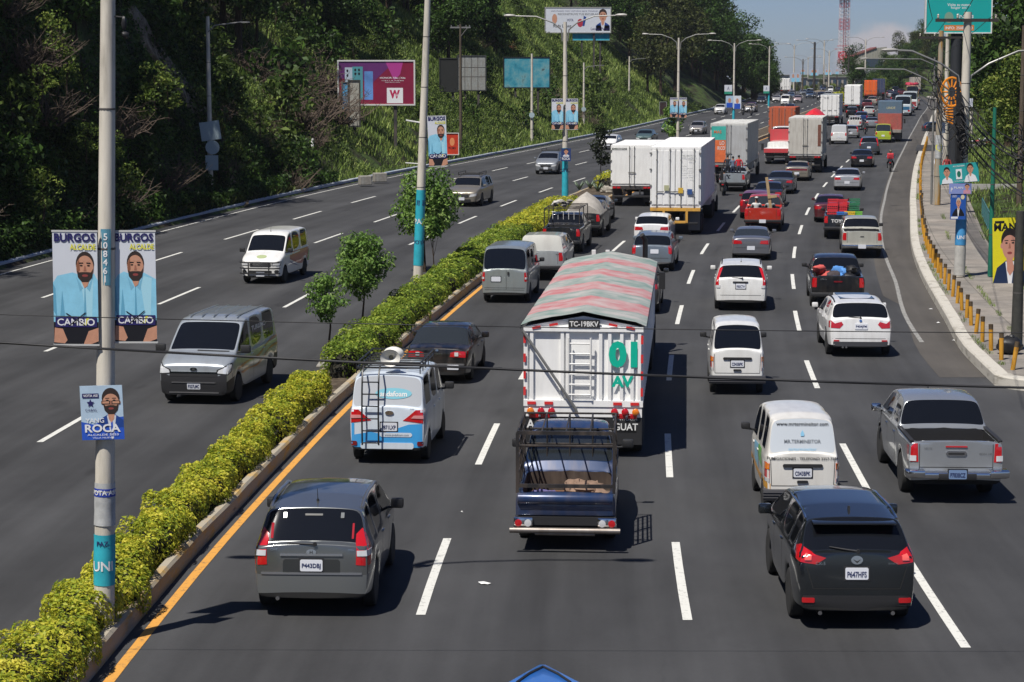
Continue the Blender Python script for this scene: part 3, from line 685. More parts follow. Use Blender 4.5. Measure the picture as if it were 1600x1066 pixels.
def f_weed(rd):
    Y = 54+rd.random()**1.3*110; k = rd.random(); o = .48 if k < .35 else (1.75 if k < .75 else 3.4)
    if fbm(Y*.35, k > .35, 8, 3) < .03: return None
    return (BX(Y)+RK(Y)+o+rd.normal(0, .05), Y, ZR(Y)+.26)
tag(grass('grass', 3500, f_weed, lambda Y: .05+Y*.0004, G_GRASS, 5), 'weeds growing in the cracks of the pavement', 'weeds')
# saplings on the median
def sapling(label, u, v, h, rad, seed, lean=0., base=None, m=G_BUSH, n=12, lsz=.11, hh=.15, dens=40, cat='tree', name='sapling', tr=.035):
    p = gpt(u, v); pr = tree_proto(name, h, rad, base or h*.45, n, lsz, m, seed, lean=lean, dens=dens, trunk_r=tr, big=.45)
    return plant(pr, (p.x, p.y, p.z+hh), 1, 0, label)
# ================================================================== VEHICLES
GLASS = mat('tinted_glass', (.006, .007, .009), .03, spec=.45)
GLASS2 = mat('clear_dark_glass', (.022, .026, .028), .05, spec=.8)
RUB = mat('tyre_rubber', (.018, .018, .018), .85, var=.3, vs=9)
RIM = mat('alloy_rim', (.60, .60, .61), .35, .35)
STEEL = mat('steel_wheel', (.22, .22, .22), .5, .3)
BLK = mat('black_plastic', (.018, .018, .019), .55)
UND = mat('underbody', (.012, .012, .012), .9)
CHR = mat('chrome', (.62, .62, .63), .12, 1.)
RED = mat('red_lamp', (.45, .008, .012), .12, coat=1)
REDD = mat('dark_red_lamp', (.16, .006, .01), .12, coat=1)
CLR = mat('clear_lamp', (.55, .56, .57), .12, coat=1)
ORG = mat('orange_lamp', (.7, .18, .01), .15, coat=1)
PLT = mat('number_plate', (.62, .64, .68), .4)
PLB = mat('plate_characters', (.02, .03, .10), .5)
WHT = mat('white_enamel', (.74, .74, .72), .35, coat=.4, dirt=.25)
def paint_of(hexc, metal=.0, name=None, rough=.32, dirt=.18):
    return mat(name or 'car_paint_'+(hexc if isinstance(hexc, str) else '%02x%02x%02x' % tuple(int(255*c) for c in hexc)), hexc, rough, metal, coat=.8, dirt=dirt, var=.04, vs=1.5)
_tyres = {}
def tyre_meshes(r, wd, kind):
    k = (round(r, 2), round(wd, 2), kind)
    if k not in _tyres:
        b = MB(); h = wd/2
        b.lathe([(r*.62, -h), (r*.80, -h*1.02), (r*.95, -h*.92), (r, -h*.7), (r, h*.7), (r*.95, h*.92), (r*.80, h*1.02), (r*.62, h)], 26, 'x'); tm = b.mesh('tyre'); tm.materials.append(RUB); smooth_mesh(tm, 35)
        q = MB()
        if kind == 'alloy':
            q.lathe([(r*.66, h*.55), (r*.66, h*.9), (r*.60, h*.92), (r*.58, h*.55), (r*.1, h*.5)], 26, 'x')
            for i in range(5):
                a = 2*PI*i/5; M = Matrix.Rotation(a, 4, 'X')
                q.box(h*.55, h*.86, -r*.075, r*.075, r*.06, r*.62, M)
            q.lathe([(r*.15, h*.5), (r*.15, h*.9), (.01, h*.92)], 12, 'x')
        else:
            q.lathe([(r*.66, h*.5), (r*.66, h*.9), (r*.58, h*.9), (r*.52, h*.45), (r*.3, h*.55), (r*.24, h*.85), (.01, h*.88)], 22, 'x')
        rm = q.mesh('rim'); rm.materials.append({'alloy': RIM, 'steel': STEEL, 'truck': mat('truck_rim', (.2, .19, .18), .5, .5)}[kind]); smooth_mesh(rm, 35); _tyres[k] = (tm, rm)
    return _tyres[k]
def wheels(root, W, ax, r, wd=.21, kind='alloy', dual=False):
    for y in ax:
        for sx in (-1, 1):
            tm, rm = tyre_meshes(r, wd*(2.1 if dual and y < max(ax) else 1), kind)
            wo = bpy.data.objects.new('wheel', tm); COL.objects.link(wo); wo.parent = root
            wo.location = (sx*(W/2-(wd*(2.1 if dual and y < max(ax) else 1))/2-.02), y, r); wo.rotation_euler = (0, 0, 0 if sx > 0 else PI)
            ro = bpy.data.objects.new('rim', rm); COL.objects.link(ro); ro.parent = wo
def interp(tab, y):
    if y <= tab[0][0]: return tab[0][1]
    for (a, b), (c, d) in zip(tab, tab[1:]):
        if y <= c: return b+(d-b)*(y-a)/(c-a+1e-9)
    return tab[-1][1]
class Body:
    """lofted car body; y runs from the rear (0) to the front (L); origin of the thing = middle of the car on the ground"""
    def __init__(s, root, sp, paint, glass=GLASS, sub=2, bumper=None):
        s.root = root; s.sp = sp; s.paint = paint; L, W, H = sp['L'], sp['W'], sp['H']; s.L = L; s.W = W; s.H = H
        g = sp['g']; top = sp['top']; belt = sp['belt']; ax = sp['ax']; r = sp['wr']; ra = r*1.14; cl = sp.get('cl', .22)
        ys = {0: 3, L: 3, .07: 1, L-.1: 1}
        for y, z in top: ys[y] = 3
        for y in g: ys[y] = 4
        for a, c in sp['win']: ys[a] = 2; ys[c] = 2
        for a in ax:
            for k in (-1, -.8, -.35, .35, .8, 1): ys[a+ra*k] = 1.5
        for y in sp.get('bed', [])[:2]: ys[y] = 4
        keys = sorted(ys); st = []
        for y in keys:
            if st and y-st[-1] < .055:
                if ys[y] > ys[st[-1]]: st[-1] = y
                continue
            st.append(y)
        bm = bmesh.new(); cr = bm.edges.layers.float.new('crease_edge')
        wf = sp.get('plan', [(0, .90), (.12, .965), (.5, 1), (L*.5, 1), (L-.7, .985), (L-.2, .90), (L, .76)])
        roofw = sp.get('roofw', .80); rise = sp.get('crown', .03); lean = sp.get('lean', .12); zl = sp.get('zlean', .7)
        secs = []
        for y in st:
            w_ = W/2*interp(wf, y); zb = cl
            if y < .3: zb = cl+sp.get('ramp', .06)
            for a in ax:
                d = abs(y-a)
                if d < ra*1.001: zb = max(zb, r*.98+math.sqrt(max(0, ra*ra-d*d))*.97) if d < ra*.95 else cl+.02
            zt = interp(top, y); zbl = interp(belt, y); gh = g[0]-1e-6 <= y <= g[3]+1e-6
            if not gh: zbl = zt-sp.get('shoulder', .05)
            zbl = min(zbl, zt-.03)
            t = min(1, max(0, (zt-zbl)/(H-interp(belt, L/2))))
            wr_ = w_*(.94-(.94-roofw)*t) if gh else w_*.88
            zm = max(zb+.12, cl+(zbl-cl)*.52)
            P = [(0, zb), (w_*.86, zb), (w_*.965, zb+.06), (w_*1.0, min(zm, zbl-.08)), (w_*.995, zbl-.07), (w_*.955, zbl), (wr_, zt-(.035 if gh else .02)), (wr_*.80, zt+rise*.4), (0, zt+rise)]
            row = []
            for i, (x, z) in enumerate(P):
                dy = lean*max(0, z-zl) if y < .02 else (lean*.5*max(0, z-zl) if y < .12 else 0)
                if y > L-.02: dy = -.10*max(0, z-.5)-(.05 if z < .35 else 0)
                row.append((x, y+dy, z))
            secs.append(row)
        V = [[[bm.verts.new((sx*p[0] if i not in (0, 8) else 0, p[1], p[2])) for i, p in enumerate(row)] if sx > 0 else None for sx in (1,)][0] for row in secs]
        VL = [[V[k][i] if i in (0, 8) else bm.verts.new((-p[0], p[1], p[2])) for i, p in enumerate(row)] for k, row in enumerate(secs)]
        fr = {}
        n = len(st)
        for k in range(n-1):
            for i in range(8):
                for sd, A in ((1, V), (-1, VL)):
                    q = [A[k][i], A[k+1][i], A[k+1][i+1], A[k][i+1]]
                    if sd < 0: q = q[::-1]
                    f = bm.faces.new(q); f.smooth = True; fr[(k, i, sd)] = f
                    y = (st[k]+st[k+1])/2
                    if i == 0: f.material_index = 2
                    elif i == 1 and sp.get('clad', 1): f.material_index = 2
                    elif i <= 2 and (y < ax[0]-ra or y > ax[-1]+ra) and bumper: f.material_index = 4
        for k, flip in ((0, False), (n-1, True)):
            for i in range(8):
                q = [V[k][i], V[k][i+1], VL[k][i+1], VL[k][i]]
                if i == 0: q = [V[k][0], V[k][1], VL[k][1]]
                if i == 7: q = [V[k][7], V[k][8], VL[k][7]]
                if flip: q = q[::-1]
                f = bm.faces.new(q); f.smooth = True; fr[('c', k > 0, i)] = f
                if i <= 1: f.material_index = 2
                elif i == 2 and bumper: f.material_index = 4
        def crease(va, vb, c):
            e = bm.edges.get((va, vb))
            if e: e[cr] = max(e[cr], c)
        for k in range(n):
            for A in (V, VL):
                if k < n-1:
                    crease(A[k][5], A[k+1][5], .35); crease(A[k][6], A[k+1][6], .30); crease(A[k][2], A[k+1][2], .5); crease(A[k][1], A[k+1][1], .5)
                    crease(A[k][4], A[k+1][4], .2)
        for i in range(8):
            for A in (V, VL):
                crease(A[0][i], A[0][i+1], .45); crease(A[n-1][i], A[n-1][i+1], .3)
                for gy in g:
                    k = min(range(n), key=lambda q: abs(st[q]-gy))
                    if i >= 5: crease(A[k][i], A[k][i+1], .45)
        s.groups = []
        def inset(faces, th, mi, dep=-.004, c=.55):
            faces = [f for f in faces if f and f.is_valid]
            if not faces: return
            bmesh.ops.inset_region(bm, faces=faces, thickness=th, depth=dep, use_boundary=True, use_even_offset=True)
            fs = set(faces)
            for f in faces: f.material_index = mi
            for f in faces:
                for e in f.edges:
                    if any(q not in fs for q in e.link_faces): e[cr] = c
        idx = lambda y: min(range(n), key=lambda q: abs(st[q]-y))
        k0, k1, k2, k3 = [idx(y) for y in g]
        if k1 > k0: inset([fr[(k, i, sd)] for k in range(k0, k1) for i in (6, 7) for sd in (1, -1)], sp.get('rin', .055), 1 if not sp.get('norear') else 0)
        inset([fr[(k, i, sd)] for k in range(k2, k3) for i in (6, 7) for sd in (1, -1)], sp.get('fin', .05), 1)
        for sd in (1, -1):
            for a, c in sp['win']:
                ka, kc = idx(a), idx(c); inset([fr[(k, 5, sd)] for k in range(ka, kc)], .035, 1)
        if 'bed' in sp:
            ya, yb, dep = sp['bed']; fs = [fr[(k, i, sd)] for k in range(idx(ya), idx(yb)) for i in (6, 7) for sd in (1, -1)]
            bmesh.ops.inset_region(bm, faces=fs, thickness=.01, depth=0, use_boundary=True)
            r_ = bmesh.ops.extrude_face_region(bm, geom=fs); vs = [e for e in r_['geom'] if isinstance(e, bmesh.types.BMVert)]
            nf = [e for e in r_['geom'] if isinstance(e, bmesh.types.BMFace)]
            bmesh.ops.delete(bm, geom=[f for f in fs if f.is_valid], context='FACES_ONLY')
            zf = min(v.co.z for v in vs)
            for v in vs: v.co.z = interp(top, (ya+yb)/2)-dep; v.co.x *= .98
            nfs = set(nf)
            for f in nf: f.material_index = 3
            for f in nf:
                for e in f.edges:
                    e[cr] = .9 if any(q not in nfs for q in e.link_faces) else 0
                    for q in e.link_faces:
                        if q not in nfs:
                            q.material_index = 3
                            for e2 in q.edges: e2[cr] = .9
        if sp.get('arch', True): pass
        bmesh.ops.recalc_face_normals(bm, faces=bm.faces)
        me = bpy.data.meshes.new('cage'); bm.to_mesh(me); bm.free()
        o = bpy.data.objects.new('cage', me); COL.objects.link(o); md = o.modifiers.new('s', 'SUBSURF'); md.levels = sub; md.render_levels = sub
        dg = bpy.context.evaluated_depsgraph_get(); em = bpy.data.meshes.new_from_object(o.evaluated_get(dg)); bpy.data.objects.remove(o); bpy.data.meshes.remove(me)
        co = np.empty(len(em.vertices)*3); em.vertices.foreach_get('co', co); co = co.reshape(-1, 3); co[:, 1] -= L/2
        polys = [tuple(p.vertices) for p in em.polygons]; mi = [p.material_index for p in em.polygons]; cen = [p.center.y for p in em.polygons]
        bpy.data.meshes.remove(em)
        s.bvh = BVHTree.FromPolygons([Vector(c) for c in co], polys)
        def sub_mesh(name, sel, m):
            fs = [polys[i] for i in sel]
            if not fs: return None
            used = sorted({v for f in fs for v in f}); mp = {v: i for i, v in enumerate(used)}
            q = bpy.data.meshes.new(name); q.from_pydata([tuple(co[v]) for v in used], [], [tuple(mp[v] for v in f) for f in fs]); ob = link(name, q, m, root, 45); return ob
        body = sub_mesh('body', [i for i, m in enumerate(mi) if m == 0], paint); s.body = body
        sub_mesh('underbody', [i for i, m in enumerate(mi) if m == 2], UND)
        if bumper:
            sub_mesh('bumper', [i for i, m in enumerate(mi) if m == 4 and cen[i] < L/2], bumper); sub_mesh('bumper', [i for i, m in enumerate(mi) if m == 4 and cen[i] >= L/2], bumper)
        if 'bed' in sp: sub_mesh('cargo_bed', [i for i, m in enumerate(mi) if m == 3], sp.get('bedmat', BLK))
        # split the glass into connected panes
        gi = [i for i, m in enumerate(mi) if m == 1]; v2f = {}
        for i in gi:
            for v in polys[i]: v2f.setdefault(v, []).append(i)
        seen = set()
        for i in gi:
            if i in seen: continue
            stk = [i]; comp = []; seen.add(i)
            while stk:
                j = stk.pop(); comp.append(j)
                for v in polys[j]:
                    for q in v2f[v]:
                        if q not in seen: seen.add(q); stk.append(q)
            cx = np.mean([co[v] for j in comp for v in polys[j]], 0)
            nm = 'side_window' if abs(cx[0]) > .3 else ('rear_window' if cx[1] < (g[1]+g[2])/2-L/2 else 'windscreen')
            sub_mesh(nm, comp, glass)
    def hit(s, o, d):
        r = s.bvh.ray_cast(Vector(o), Vector(d).normalized(), 12); return r[0]
    def decal(s, name, poly, m, view='rear', skew=0., off=.008, th=.03, cell=.08, parent=None, holes=None):
        """a part whose outline is drawn in the view plane and wrapped onto the body"""
        bm = bmesh.new()
        if isinstance(poly, tuple):                                   # (verts, faces) e.g. letters
            vs = [bm.verts.new((a, b_, 0)) for a, b_ in poly[0]]
            for f in poly[1]:
                try: bm.faces.new([vs[i] for i in f])
                except ValueError: pass
        else:
            bm.faces.new([bm.verts.new((a, b_, 0)) for a, b_ in poly])
            for ax in (0, 1):
                lo = min(p[ax] for p in poly); hi = max(p[ax] for p in poly); k = int((hi-lo)/cell)
                for i in range(1, k+1):
                    c = [0, 0, 0]; c[ax] = lo+(hi-lo)*i/(k+1); nn = [0, 0, 0]; nn[ax] = 1
                    bmesh.ops.bisect_plane(bm, geom=bm.verts[:]+bm.edges[:]+bm.faces[:], plane_co=c, plane_no=nn)
        dead = []
        D = {'rear': Vector((-skew, 1, 0)), 'front': Vector((-skew, -1, 0)), 'left': Vector((1, 0, 0)), 'right': Vector((-1, 0, 0)), 'top': Vector((0, 0, -1))}[view].normalized()
        for v in bm.verts:
            a, b_ = v.co.x, v.co.y
            o = {'rear': Vector((a, -s.L/2, b_)), 'front': Vector((a, s.L/2, b_)), 'left': Vector((-s.W/2, a, b_)), 'right': Vector((s.W/2, a, b_)), 'top': Vector((a, b_, s.H+.5))}[view]
            h = s.hit(o-D*1.2, D)
            if h is None: dead.append(v)
            else: v.co = h-D*off
        bmesh.ops.delete(bm, geom=dead, context='VERTS')
        if not bm.faces: bm.free(); return None
        if th:
            be = [e for e in bm.edges if len(e.link_faces) == 1]; r = bmesh.ops.extrude_edge_only(bm, edges=be)
            for v in r['geom']:
                if isinstance(v, bmesh.types.BMVert): v.co += D*th
        me = bpy.data.meshes.new(name); bm.to_mesh(me); bm.free(); return link(name, me, m, parent or s.root, 35)
    def both(s, name, poly, m, view='rear', skew=0., **k):
        a = s.decal(name, poly, m, view, skew, **k); b_ = s.decal(name, [(-x, z) for x, z in poly][::-1], m, view, -skew, **k); return a, b_
    def text(s, name, txt, cx, cz, w=None, h=None, m=BLK, view='rear', bold=0., off=.012, parent=None):
        v, f, tw, th = text_geo(txt, bold=bold); sx = w/tw if w else h/th; sy = h/th if h else sx
        fl = -1 if view in ('left',) else 1
        if view == 'left': fl = -1     # seen from the left, +y is to the left
        if view == 'front': fl = -1
        return s.decal(name, ([(cx+x*sx*fl, cz+z*sy) for x, z in v], f), m, view, off=off, th=0, parent=parent)
def rect(x0, x1, z0, z1, c=0):
    if not c: return [(x0, z0), (x1, z0), (x1, z1), (x0, z1)]
    return [(x0+c, z0), (x1-c, z0), (x1, z0+c), (x1, z1-c), (x1-c, z1), (x0+c, z1), (x0, z1-c), (x0, z0+c)]
def plate(B, cx, cz, w=.33, h=.17, txt=None, view='rear', fr=BLK, m=PLT, tm=PLB):
    if fr: B.decal('plate_frame', rect(cx-w/2-.02, cx+w/2+.02, cz-h/2-.02, cz+h/2+.02), fr, view, off=.008)
    p = B.decal('number_plate', rect(cx-w/2, cx+w/2, cz-h/2, cz+h/2, .015), m, view, off=.016)
    if txt and p: B.text('characters', txt, cx, cz-.01, w=w*.84, h=h*.5, m=tm, view=view, bold=.02, off=.021, parent=p)
def mirrors(B, y, z, m, out=.10, s=1.):
    for sx in (-1, 1):
        b = MB(); x = sx*(B.W/2+out)
        b.box(x-.10*s, x+.10*s, y-.05, y+.06, z-.075*s, z+.085*s)
        o = b.build('mirror', m, B.root, 40, bev=.03)
        c = MB(); c.tube([(sx*(B.W/2-.07), y+.04, z-.08), (x, y+.02, z-.05)], .022, 6); c.build('mirror_arm', BLK, o)
def rails(B, y0, y1, x, m, r=.018, h=.05):
    for sx in (-1, 1):
        b = MB(); pts = []
        for i in range(7):
            y = y0+(y1-y0)*i/6; t = B.hit((sx*x, y, 3.5), (0, 0, -1)); z = (t.z if t else B.H)+(h if 0 < i < 6 else 0); pts.append((sx*x, y, z))
        b.tube(pts, r, 6); b.build('roof_rail', m, B.root, 50)
def antenna(B, x, y, ln=.25, fin=False):
    t = B.hit((x, y, 4), (0, 0, -1)); z = t.z if t else B.H; b = MB()
    if fin: b.prism([(-.06, 0), (.07, 0), (.02, .06), (-.05, .07)], -.012, .012, frame((x, y, z-.01), (0, 1, 0), (0, 0, 1)))
    else: b.cyl((x, y, z-.01), (x, y, z+.03), .02, 6); b.tube([(x, y, z+.02), (x, y-.05, z+ln)], [.007, .004], 5)
    b.build('antenna', BLK, B.root)
def wiper(B, x0, z0, x1, z1):
    a = B.hit((x0, -B.L/2-1, z0), (0, 1, 0)); c = B.hit((x1, -B.L/2-1, z1), (0, 1, 0))
    if a and c:
        b = MB(); b.tube([a+Vector((0, -.03, 0)), a.lerp(c, .5)+Vector((0, -.035, 0)), c+Vector((0, -.02, 0))], [.016, .013, .008], 5)
        b.lathe([(.03, -.03), (.03, .02), (.02, .03)], 8, 'y', Matrix.Translation(a+Vector((0, -.02, 0)))); b.build('rear_wiper', BLK, B.root)
def exhaust(B, x, z, r=.03):
    b = MB(); b.cyl((x, -B.L/2-.02, z), (x, -B.L/2+.35, z), r, 10); b.build('exhaust_pipe', CHR, B.root)
def seams(B, lines, view, m=UND, wd=.012):
    for pts in lines:
        for (a, b_), (c, d) in zip(pts, pts[1:]):
            t = Vector((c-a, d-b_)).normalized()*wd/2; n_ = Vector((-t.y, t.x))
            B.decal('panel_seam', [(a-n_.x, b_-n_.y), (c-n_.x, d-n_.y), (c+n_.x, d+n_.y), (a+n_.x, b_+n_.y)], m, view, off=.003, th=0, cell=.12)
def door_lines(B, ys, z0, z1, handles=True, m=None):
    b = MB()
    for sd, view, fx in ((-1, 'left', 1), (1, 'right', -1)):
        for y in ys:
            B.decal('panel_seam', [(y-.006, z0), (y+.006, z0), (y+.006, z1), (y-.006, z1)], UND, view, off=.003, th=0, cell=.1)
        if handles:
            for y in ys[:-1]:
                h = B.hit((sd*(B.W/2+1), y+.12, z1-.09), (-sd, 0, 0))
                if h:
                    q = MB(); q.box(h.x-.02, h.x+.02, h.y-.09, h.y+.09, h.z-.015, h.z+.015); q.build('door_handle', m or B.paint, B.root, 40, bev=.008)
def place(label, cat, name, u, v, L, ro=.85, dh=0., group=None, front=False):
    """(u, v): photo point on the road midway between the tyres nearest the camera; ro = overhang on that side"""
    p = gpt(u, v); h = heading(p.y)+R(dh)
    d = Vector((math.sin(h), math.cos(h), 0))
    c = p+d*(L/2-ro)
    c.z = ZR(c.y); t = thing(name, label, cat, c, -h+(PI if front else 0), group)
    t.rotation_euler[0] = math.atan2(ZR(c.y+2)-ZR(c.y-2), 4)*(-1 if front else 1)
    return t

# --- body shapes -------------------------------------------------
def sp_suv(L=4.33, W=1.83, H=1.70, wb=2.63, ro=.84, wr=.35, belt=1.08, gb=.36, tail=.0, **k):
    a = (ro, ro+wb); f = a[1]
    d = dict(L=L, W=W, H=H, cl=.24, wr=wr, ax=a, g=(.10+tail, .10+tail+gb, f-.62, f+.12),
             top=[(0, belt+.02), (.10+tail, belt+.05), (.10+tail+gb, H-.07), (1.3, H-.01), (f-1.35, H), (f-.62, H-.08), (f+.12, belt+.06), (L-.25, belt-.12), (L-.05, belt-.30), (L, belt-.34)],
             belt=[(0, belt+.02), (f+.1, belt-.05), (L, belt-.3)], win=[(.62+tail, ro+.22), (ro+.30, ro+1.2), (ro+1.28, f+.0)], roofw=.76)
    d.update(k); return d
def sp_sedan(L=4.5, W=1.72, H=1.43, wb=2.6, ro=1.0, wr=.31, belt=.94, deck=.52, **k):
    a = (ro, ro+wb); f = a[1]
    d = dict(L=L, W=W, H=H, cl=.18, wr=wr, ax=a, g=(deck, deck+.72, f-.85, f+.05),
             top=[(0, belt-.02), (.08, belt+.03), (deck, belt+.07), (deck+.72, H-.05), (deck+1.2, H), (f-1.3, H-.01), (f-.85, H-.06), (f+.05, belt+.05), (L-.3, belt-.16), (L-.06, belt-.3), (L, belt-.36)],
             belt=[(0, belt), (deck, belt+.02), (f, belt-.04), (L, belt-.2)], win=[(deck+.42, ro+.98), (ro+1.06, f-.0)], roofw=.74, lean=.10)
    d.update(k); return d
def sp_van(L=4.4, W=1.66, H=1.88, wb=2.6, ro=.85, wr=.31, belt=1.16, hood=.65, gb=.14, **k):
    a = (ro, ro+wb); f = L-hood
    d = dict(L=L, W=W, H=H, cl=.24, wr=wr, ax=a, g=(.07, .07+gb, f-.55, f),
             top=[(0, belt), (.07, belt+.02), (.07+gb, H-.06), (.6, H-.005), (L*.5, H), (f-.9, H-.02), (f-.55, H-.10), (f, belt+.06), (L-.12, belt-.16), (L, belt-.30)],
             belt=[(0, belt), (f, belt-.06), (L, belt-.3)], win=[(.35, 1.25), (1.33, 2.3), (2.38, f-.02)], roofw=.86, lean=.04, plan=[(0, .93), (.12, .985), (.4, 1), (L*.5, 1), (L-.5, .98), (L-.15, .93), (L, .84)], crown=.05)
    d.update(k); return d
def sp_pick(L=5.3, W=1.84, H=1.80, wb=3.08, ro=1.2, wr=.38, bedz=1.16, bl=1.55, belt=1.20, **k):
    a = (ro, ro+wb); f = a[1]; c0 = bl+.12
    d = dict(L=L, W=W, H=H, cl=.30, wr=wr, ax=a, g=(c0, c0+.22, f-.75, f+.0),
             top=[(0, bedz), (.08, bedz), (bl, bedz), (c0, belt+.02), (c0+.22, H-.06), (c0+.6, H), (f-1.25, H), (f-.75, H-.07), (f, belt+.02), (L-.3, belt-.14), (L-.05, belt-.30), (L, belt-.38)],
             belt=[(0, bedz), (c0, belt-.02), (f, belt-.05), (L, belt-.3)], win=[(c0+.1, c0+.95), (c0+1.03, f-.03)], roofw=.78, bed=(.09, bl, .48), shoulder=.03, lean=.03,
             plan=[(0, .97), (.1, .985), (.5, 1), (L*.5, 1), (L-.7, .985), (L-.2, .92), (L, .80)], crown=.02, rin=.07)
    d.update(k); return d
def front_face(B, z0=.62, w=.8, m=BLK, grille=CHR):
    f = B.W/2
    B.decal('grille', rect(-f*.45, f*.45, z0-.09, z0+.09, .02), m, 'front')
    B.decal('grille_bar', rect(-f*.42, f*.42, z0-.015, z0+.02), grille, 'front', off=.02)
    B.both('headlight', [(f*.52, z0-.07), (f*1.05, z0+.0), (f*1.08, z0+.14), (f*.55, z0+.07)], CLR, 'front', -.5 if False else .45)
# ================================================================== TRAFFIC, near part of the right carriageway
def suv_grey():
    sp = sp_suv(L=4.33, W=1.79, H=1.61, belt=1.05); t = place('dark grey metallic SUV with upright red tail lamps, nearest the camera beside the yellow line', 'SUV', 'suv', 499, 944, 4.33, .84)
    P = paint_of('6a6d6d', .6, rough=.2, dirt=.06); B = Body(t, sp, P, bumper=mat('grey_bumper', '707373', .35, .4, coat=.4))
    wheels(t, B.W, [a-B.L/2 for a in sp['ax']], .35)
    B.both('tail_lamp', [(.66, .80), (.98, .78), (1.0, 1.05), (.86, 1.30), (.74, 1.22), (.68, 1.05)], RED, skew=.45)
    B.both('reversing_lamp', [(.68, .93), (.985, .93), (.99, 1.01), (.68, 1.01)], CLR, skew=.45, off=.018)
    B.decal('plate_recess', rect(-.42, .42, .66, .88, .03), mat('dark_grey_trim', '2c2e2e', .5), off=.004)
    plate(B, 0, .79, txt='P443DBJ'); B.decal('chrome_strip', rect(-.46, .46, .93, .965), CHR, off=.02)
    b = MB(); b.lathe([(.055, 0), (.066, .008), (.066, .016), (.05, .016), (.05, 0)], 18, 'y', Matrix.Translation((0, -2.22, .985)) @ Matrix.Scale(.62, 4, (0, 0, 1)))
    e = B.decal('badge', [(.075*math.cos(a*PI/8), .945+.04+.045*math.sin(a*PI/8)) for a in range(16)], CHR, off=.024)
    B.text('badge_letter', 'H', 0, .985, h=.05, m=mat('dark_grey_trim', '2c2e2e'), off=.03, bold=.02)
    B.text('model_lettering', 'CVVT', -.55, 1.02, h=.03, m=CHR); B.text('model_lettering', 'CRDi', .58, 1.02, h=.028, m=CHR)
    wiper(B, .05, 1.10, -.36, 1.11); rails(B, -1.5, .55, .68, mat('rail_silver', (.5, .5, .5), .3, .9), .024, .05); antenna(B, 0, -1.35, .2)
    mirrors(B, .72, 1.14, BLK); exhaust(B, -.5, .3); B.decal('high_brake_lamp', rect(-.13, .13, 1.46, 1.485), mat('dark_grey_trim', '2c2e2e'), off=.01)
    B.both('hinge', rect(.40, .45, 1.43, 1.50), P, off=.02); door_lines(B, [-.55, .45, 1.5], .45, 1.05)
    B.decal('bumper_step', rect(-.74, .74, .655, .685), mat('rail_silver', (.5, .5, .5)), off=.012)
    B.decal('window_sticker', rect(-.62, -.58, 1.16, 1.36), mat('red_sticker', (.3, .02, .03), .9, spec=.1), off=.006, th=0); B.decal('window_sticker', rect(.58, .61, 1.16, 1.36), mat('red_sticker', (.3, .02, .03)), off=.006, th=0)
suv_grey()
def suv_dark():
    sp = sp_suv(L=4.5, W=1.78, H=1.61, wb=2.70, belt=1.09, gb=.42, ro=.90, roofw=.72); t = place('glossy black SUV with swept red lamps and shark fin aerial at the bottom right', 'SUV', 'suv', 1323, 962, 4.54, .90, dh=-1.5)
    P = paint_of('363b3f', .75, rough=.14, dirt=.03); B = Body(t, sp, P, bumper=P); wheels(t, B.W, [a-B.L/2 for a in sp['ax']], .36)
    B.both('tail_lamp', [(.46, 1.06), (.60, .97), (.98, 1.02), (1.06, 1.17), (.92, 1.22), (.66, 1.12)], RED, skew=.55)
    B.both('lamp_core', [(.66, 1.03), (.76, 1.03), (.76, 1.12), (.66, 1.10)], mat('lamp_core', (.8, .12, .1), .2, coat=1), skew=.4, off=.022)
    B.decal('lower_bumper', rect(-.80, .80, .30, .52, .05), BLK, off=.006); B.both('reflector', rect(.60, .78, .42, .49, .01), RED, off=.02)
    plate(B, 0, .84, txt='P647HFS'); e = B.decal('badge', [(.085*math.cos(a*PI/8), 1.035+.062*math.sin(a*PI/8)) for a in range(16)], CHR, off=.02)
    B.decal('badge_wing', [(-.06, 1.05), (0, 1.02), (.06, 1.05), (0, .99)], mat('dark_grey_trim', '2c2e2e', .5), off=.028)
    B.text('model_lettering', 'CX-5', -.52, .985, h=.045, m=CHR); B.text('model_lettering', 'SKYACTIV', .52, .985, h=.022, m=CHR)
    seams(B, [[(-.62, .62), (.62, .62)], [(-.62, .62), (-.72, .95)], [(.62, .62), (.72, .95)]], 'rear')
    wiper(B, .02, 1.15, -.38, 1.20); rails(B, -1.6, .6, .66, CHR, .018, .035); antenna(B, .0, -1.35, fin=True); mirrors(B, .78, 1.16, P); exhaust(B, -.52, .27); exhaust(B, .52, .27)
    door_lines(B, [-.62, .42, 1.5], .45, 1.08)
    b = MB(); r0 = B.hit((0, -1.8, 4), (0, 0, -1)); b.box(-.60, .60, -2.0, -1.62, r0.z-.0, r0.z+.03); b.build('roof_spoiler', P, t, 40, bev=.02)
suv_dark()
